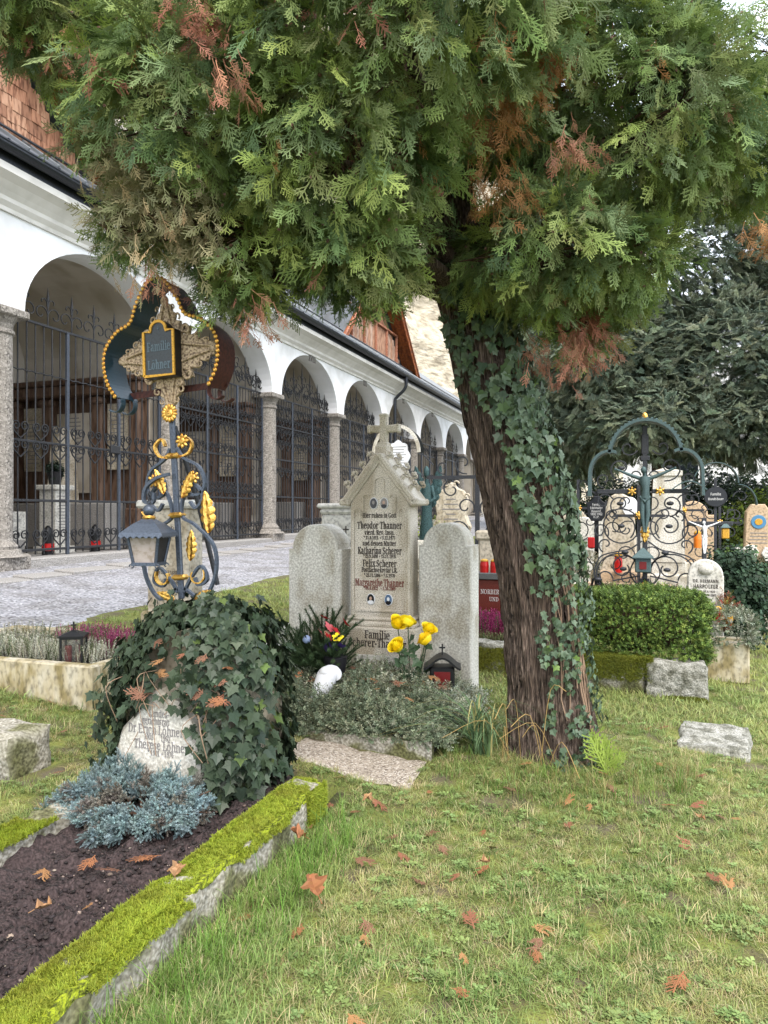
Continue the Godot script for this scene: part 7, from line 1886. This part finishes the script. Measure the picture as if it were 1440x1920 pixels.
# ---------------------------------------------------------------- lawn
func on_lawn(x: float, z: float) -> bool:
	if x < -5.15: return false
	if x > -2.5 and x < -1.44 and z > -3.6: return false
	if x > -2.6 and x < -1.12 and z < -4.1 and z > -5.7: return false
	if x > -1.92 and x < -1.18 and z < -3.74 and z > -4.12: return false
	if x > -5.3 and x < -3.34 and z < -3.9 and z > -5.2: return false
	if x > -0.7 and x < 0.52 and z < -6.3 and z > -8.0: return false
	if x > 0.2 and x < 0.66 and z < -5.02 and z > -5.62: return false
	if x > -3.25 and x < -2.8 and z < -2.8 and z > -3.1: return false
	return Vector2(x + 0.51, z + 4.57).length() > 0.30
func lawn() -> void:
	rng.seed = 81
	var gm := [grass_mesh(1, 12, 0.045, 0.0030, 0.030, 1.2), grass_mesh(2, 10, 0.080, 0.0034, 0.026, 0.9), grass_mesh(3, 14, 0.030, 0.0028, 0.034, 1.5)]
	var far := grass_mesh(4, 22, 0.07, 0.006, 0.09, 0.9)
	var cl := clover_mesh(5)
	var xf := [[], [], [], [], []]; var cs := [[], [], [], [], []]
	var green := Color(0.215, 0.295, 0.095); var yellow := Color(0.41, 0.425, 0.175); var dark := Color(0.10, 0.175, 0.05); var straw := Color(0.47, 0.41, 0.24)
	for k in 78000:
		# denser close to the camera
		var d := 1.7 + pow(rng.randf(), 1.25) * 5.3
		var a := rf(-0.60, 0.60) + 0.337
		var x := -sin(a) * d; var z := -cos(a) * d
		if not on_lawn(x, z): continue
		var patch: float = big_noise.get_noise_2d(x * 22, z * 22)
		var bare: float = big_noise.get_noise_2d(x * 75 + 90, z * 75)
		if bare > 0.24 and rng.randf() < 0.85: continue
		var v := 0
		var r := rng.randf()
		var kerbside := x > -1.45 and x < -1.15 and z > -3.2
		if r < 0.07 and bare < 0.1: v = 3
		elif kerbside and r < 0.6: v = 1
		elif patch > 0.05: v = 0 if r < 0.6 else 2
		else: v = 2 if r < 0.6 else (0 if r < 0.9 else 1)
		var c := green.lerp(yellow, clampf(0.35 + patch * 1.3 + (0.25 if x > 0.1 else 0.0) - (0.3 if kerbside else 0.0), 0, 1) * rf(0.3, 1.0))
		if rng.randf() < 0.24: c = straw
		if rng.randf() < 0.12: c = dark
		if v == 3: c = Color(0.21, 0.29, 0.10)
		var s := rf(0.65, 1.15)
		xf[v].append(Transform3D(Basis(Vector3.UP, rf(0, TAU)).scaled(V3(s, s * rf(0.7, 1.15), s)), V3(x, gh(x, z) - 0.004, z)))
		cs[v].append(vary(c, 0.28))
	for k in 12000:
		var d := 5.5 + pow(rng.randf(), 1.3) * 20.0
		var a := rf(-0.58, 0.62) + 0.337
		var x := -sin(a) * d; var z := -cos(a) * d
		if not on_lawn(x, z): continue
		var s := rf(0.7, 1.3)
		xf[4].append(Transform3D(Basis(Vector3.UP, rf(0, TAU)).scaled(Vector3.ONE * s), V3(x, gh(x, z) - 0.004, z)))
		cs[4].append(vary(green.lerp(yellow, rf(0.1, 0.8)), 0.25))
	var L := thing("lawn_grass", "short patchy lawn of grass and clover around the graves", "grass")
	L.set_meta("kind", "stuff")
	for v in 3: swarm(L, "grass_blades", gm[v], M.blade, xf[v], cs[v])
	swarm(L, "clover", cl, M.blade, xf[3], cs[3])
	swarm(L, "distant_grass", far, M.blade, xf[4], cs[4])
	# fallen thuja sprigs
	var mats := []
	for c in [Color(0.29, 0.125, 0.06), Color(0.24, 0.10, 0.06), Color(0.34, 0.18, 0.08), Color(0.20, 0.10, 0.065)]:
		var m: StandardMaterial3D = M.dry.duplicate(); m.albedo_color = c.linear_to_srgb(); mats.append(m)
	var sp := [spray_mesh(301, 0.095, 0.0042, 0.35), spray_mesh(302, 0.075, 0.0042, 0.35)]
	for a in [[75, "rusty thuja sprig fallen on the lawn", "rusty thuja sprigs fallen on the lawn", 0], [34, "rusty thuja sprig lying on the ground cover bed", "rusty thuja sprigs on the ground cover bed", 1], [16, "rusty thuja sprig caught in the ivy mound", "rusty thuja sprigs in the ivy mound", 2], [14, "rusty thuja sprig on the dark soil plot", "rusty thuja sprigs on the soil plot", 3]]:
		var n := 0
		while n < a[0]:
			var p := Vector3.ZERO
			if a[3] == 0:
				var d := 1.9 + pow(rng.randf(), 0.8) * 3.6; var t := rf(-0.45, 0.5) + 0.337
				p = V3(-sin(t) * d, 0, -cos(t) * d)
				if not on_lawn(p.x, p.z): continue
				p.y = gh(p.x, p.z) + 0.035
			elif a[3] == 1: p = V3(rf(-2.4, -1.2), rf(0.30, 0.36), rf(-5.0, -4.35)); p.y = 0.35 + rf(0.0, 0.06)
			elif a[3] == 2: p = V3(rf(-2.25, -1.78), rf(0.6, 0.88), -2.98 + rf(-0.03, 0.0))
			else: p = V3(rf(-2.3, -1.7), 0.135, rf(-2.7, -1.3))
			var o := part(self, numbered("fallen_sprig"), sp[rng.randi() % 2], mats[rng.randi() % 4])
			meta(o, a[1], "sprig", a[2])
			var up := Vector3.UP if a[3] != 2 else V3(0, 0.5, 1)
			o.transform = Transform3D(aim(rdir() * V3(1, 0.2, 1), up + rdir() * 0.3).scaled_local(Vector3.ONE * rf(0.6, 1.35)), p)
			n += 1
	# big dry leaves
	for a in [[V3(-1.12, 0.10, -2.47), 0.085, "large curled brown leaf in the grass beside the mossy kerb", 0.6], [V3(-1.36, 0.12, -2.86), 0.07, "curled rusty leaf leaning on the mossy kerb face", 2.0], [V3(-1.22, 0.13, -3.3), 0.05, "small brown leaf in the grass behind the kerb end", 1.0], [V3(-0.62, 0.09, -2.95), 0.05, "pale tan leaf lying in the middle of the lawn", 4.0], [V3(-1.95, 0.15, -1.98), 0.055, "upright pale brown leaf on the dark soil", 5.0], [V3(0.27, 0.02, -3.9), 0.05, "small brown leaf on the bank at the right", 2.5], [V3(-1.56, 0.215, -2.22), 0.06, "flat brown leaf lying on the moss", 0.2]]:
		var b := MB.new()
		var s: float = a[1]
		var rows := []
		for j in 8:
			var t := j / 7.0
			var w := s * 0.5 * sin(PI * (0.06 + 0.9 * t)) * (1.0 + 0.35 * sin(t * 15))
			rows.append([V3(-w, s * t, 0.35 * w + 0.02 * sin(t * 9)), V3(-w * 0.5, s * t, 0.08 * w), V3(0, s * t, -0.1 * s * sin(t * 3)), V3(w * 0.5, s * t, 0.1 * w), V3(w, s * t, 0.5 * w)])
		for j in 7:
			for q in 4:
				b.col = vary(Color(0.24, 0.105, 0.05) if s > 0.06 else Color(0.30, 0.175, 0.09), 0.3); b.quad(rows[j][q], rows[j][q + 1], rows[j + 1][q + 1], rows[j + 1][q])
		b.tube([V3(0, 0, 0), V3(0.004, -s * 0.4, -0.004)], 0.0018, 4)
		var o := part(self, numbered("dry_leaf"), b, M.dry, a[0])
		meta(o, a[2], "leaf")
		o.rotation = V3(-1.0 if s > 0.06 else -1.3, a[3], 0.2)
	# strap-leaved clump and dry stems at the foot of the trunk
	var S := thing("daylily_clump", "clump of long arching strap leaves at the left foot of the trunk", "plant", V3(-0.90, 0.06, -4.34))
	for k in 95:
		var t := rf(0, TAU); var h := rf(0.25, 0.62); var ln := rf(0.25, 0.75)
		var d := V3(cos(t) * 0.9 - 0.35, 0, sin(t) * 0.6 + 0.1)
		var m := MB.new()
		var pr := V3(rf(-0.06, 0.06), 0, rf(-0.06, 0.06)); var o2 := pr
		var sd := Vector3.UP.cross(d.normalized()) * rf(0.005, 0.008)
		m.col = vary(Color(0.12, 0.19, 0.09) if rng.randf() < 0.85 else Color(0.33, 0.30, 0.12), 0.25)
		for j in 6:
			var u := (j + 1) / 6.0
			var p := o2 + d * ln * pow(u, 1.5) + V3(0, h * (1.7 * u - 1.25 * u * u), 0)
			m.quad(pr - sd * (1.1 - j * 0.17), pr + sd * (1.1 - j * 0.17), p + sd * (0.93 - j * 0.17), p - sd * (0.93 - j * 0.17))
			pr = p
		part(S, "blade", m, M.blade)
	var R := thing("dry_straw_tuft", "bent straw coloured stems against the foot of the trunk", "plant", V3(-0.62, 0.05, -4.22))
	for k in 9:
		var x := rf(-0.15, 0.25)
		var e := V3(x + rf(-0.35, 0.3), rf(0.02, 0.5), rf(0.02, 0.3))
		part(R, "stem", MB.new().tube(smooth2([V3(x, 0, -0.05), V3(lerpf(x, e.x, 0.4), e.y * 0.7 + 0.12, 0.02), e], 4), rf(0.0012, 0.0022), 4), M.straw)
	var F := thing("fern_tuft", "bright yellow green fern tuft at the right foot of the trunk", "fern", V3(-0.18, 0.04, -4.28))
	for k in 7:
		var fr := part(F, "frond", sprays[k % 5], M.fern, V3(rf(-0.03, 0.03), 0.0, rf(-0.03, 0.03)))
		fr.basis = aim(V3(rf(-0.5, 0.5), 1.0, rf(0.0, 0.5)), V3(rf(-0.5, 0.5), 0, 1)) * rf(0.9, 1.5)
	var T := thing("tall_grass_tuft", "longer grass tufts along the outer face of the mossy kerb", "grass", V3(-1.33, 0.05, -2.2))
	var gx := []; var gc := []
	var tall := grass_mesh(6, 10, 0.16, 0.0038, 0.03, 0.7)
	for k in 170:
		var z := rf(-1.0, 1.0)
		gx.append(Transform3D(Basis(Vector3.UP, rf(0, 6)).scaled(Vector3.ONE * rf(0.5, 1.1)), V3(rf(-0.09, 0.12), -0.02, z))); gc.append(vary(Color(0.13, 0.23, 0.045), 0.25))
	swarm(T, "grass_blades", tall, M.blade, gx, gc)
	var TB := thing("trunk_grass", "uneven tussocks of grass around the foot of the trunk", "grass", V3(-0.5, 0.03, -4.3))
	gx = []; gc = []
	for k in 260:
		var t := rf(0.0, PI); var r := rf(0.33, 0.8)
		gx.append(Transform3D(Basis(Vector3.UP, rf(0, 6)).scaled(Vector3.ONE * rf(0.4, 1.0)), V3(cos(t) * r, 0.0, sin(t) * r - 0.27))); gc.append(vary(Color(0.14, 0.22, 0.05) if rng.randf() < 0.6 else Color(0.30, 0.26, 0.12), 0.3))
	swarm(TB, "grass_blades", tall, M.blade, gx, gc)

func _ready() -> void:
	# camera: level, eye 1.5 m up, turned 19.3 degrees left of the arcade's direction
	var cam := Camera3D.new()
	cam.name = "camera"
	add_child(cam)
	cam.position = V3(0, 1.5, 0)
	cam.rotation_degrees = V3(0.0, 19.3, 0)
	cam.fov = 69.4
	cam.near = 0.05; cam.far = 600.0
	cam.current = true
	# overcast sky
	var sky := ProceduralSkyMaterial.new()
	sky.sky_top_color = Color(0.80, 0.84, 0.90)
	sky.sky_horizon_color = Color(0.90, 0.92, 0.95)
	sky.ground_bottom_color = Color(0.35, 0.36, 0.32)
	sky.ground_horizon_color = Color(0.55, 0.56, 0.54)
	sky.sky_curve = 0.2
	sky.sun_angle_max = 1.0
	var env := Environment.new()
	env.background_mode = Environment.BG_SKY
	env.sky = Sky.new(); env.sky.sky_material = sky
	env.tonemap_mode = Environment.TONE_MAPPER_LINEAR
	env.tonemap_exposure = 4.2
	env.sdfgi_enabled = true; env.ssao_enabled = true; env.ssil_enabled = true
	var we := WorldEnvironment.new()
	we.name = "world_environment"; we.environment = env
	add_child(we)
	var sun := DirectionalLight3D.new()
	sun.name = "sun"
	sun.light_energy = 0.4
	sun.light_color = Color(1.0, 0.98, 0.96)
	sun.light_angular_distance = 40.0
	sun.shadow_enabled = true
	add_child(sun)
	sun.look_at_from_position(V3(4, 9, 5), Vector3.ZERO)
	big_noise.seed = 2; big_noise.frequency = 0.05; big_noise.fractal_octaves = 3
	rng.seed = 1
	make_materials()
	mat("straw", Color(0.66, 0.55, 0.34), 0.8)
	var fm: StandardMaterial3D = M.blade.duplicate(); fm.albedo_color = Color(0.30, 0.40, 0.08).linear_to_srgb(); M["fern"] = fm
	print("materials ", Time.get_ticks_msec())
	build_ground()
	build_arcade()
	dormer("wooden shingled gable dormer over the nearest arch, partly hidden by thuja foliage", -2.9, -10.4, 6.75, -8.75, 0.55, true)
	dormer("wooden plank gable dormer with handrail on the roof over the middle arches", -20.6, -28.2, 6.75, -8.95, 0.45, false)
	background()
	print("setting ", Time.get_ticks_msec())
	gate(-1, 0, "iron gate with fleur finials in the arch cut off at the left")
	gate(0, 0, "tall iron gate with fleur finials and lock case in the nearest arch")
	gate(1, 1, "iron gate with rows of scrollwork behind the gilded cross")
	gate(2, 1, "dense iron gate with latticed top between the third and fourth columns")
	gate(3, 1, "narrow looking iron gate behind the gabled stone's cross")
	gate(4, 1, "iron gate just right of the downpipe")
	gate(5, 1, "small distant iron gate in the sixth arch")
	gate(6, 1, "farthest iron gate beside the trunk edge")
	build_thuja()
	print("thuja ", Time.get_ticks_msec())
	right_side()
	middle()
	arcade_contents()
	left_side()
	central_grave()
	ivy_grave()
	iron_cross_left()
	print("graves ", Time.get_ticks_msec())
	lawn()
	print("done ", Time.get_ticks_msec())
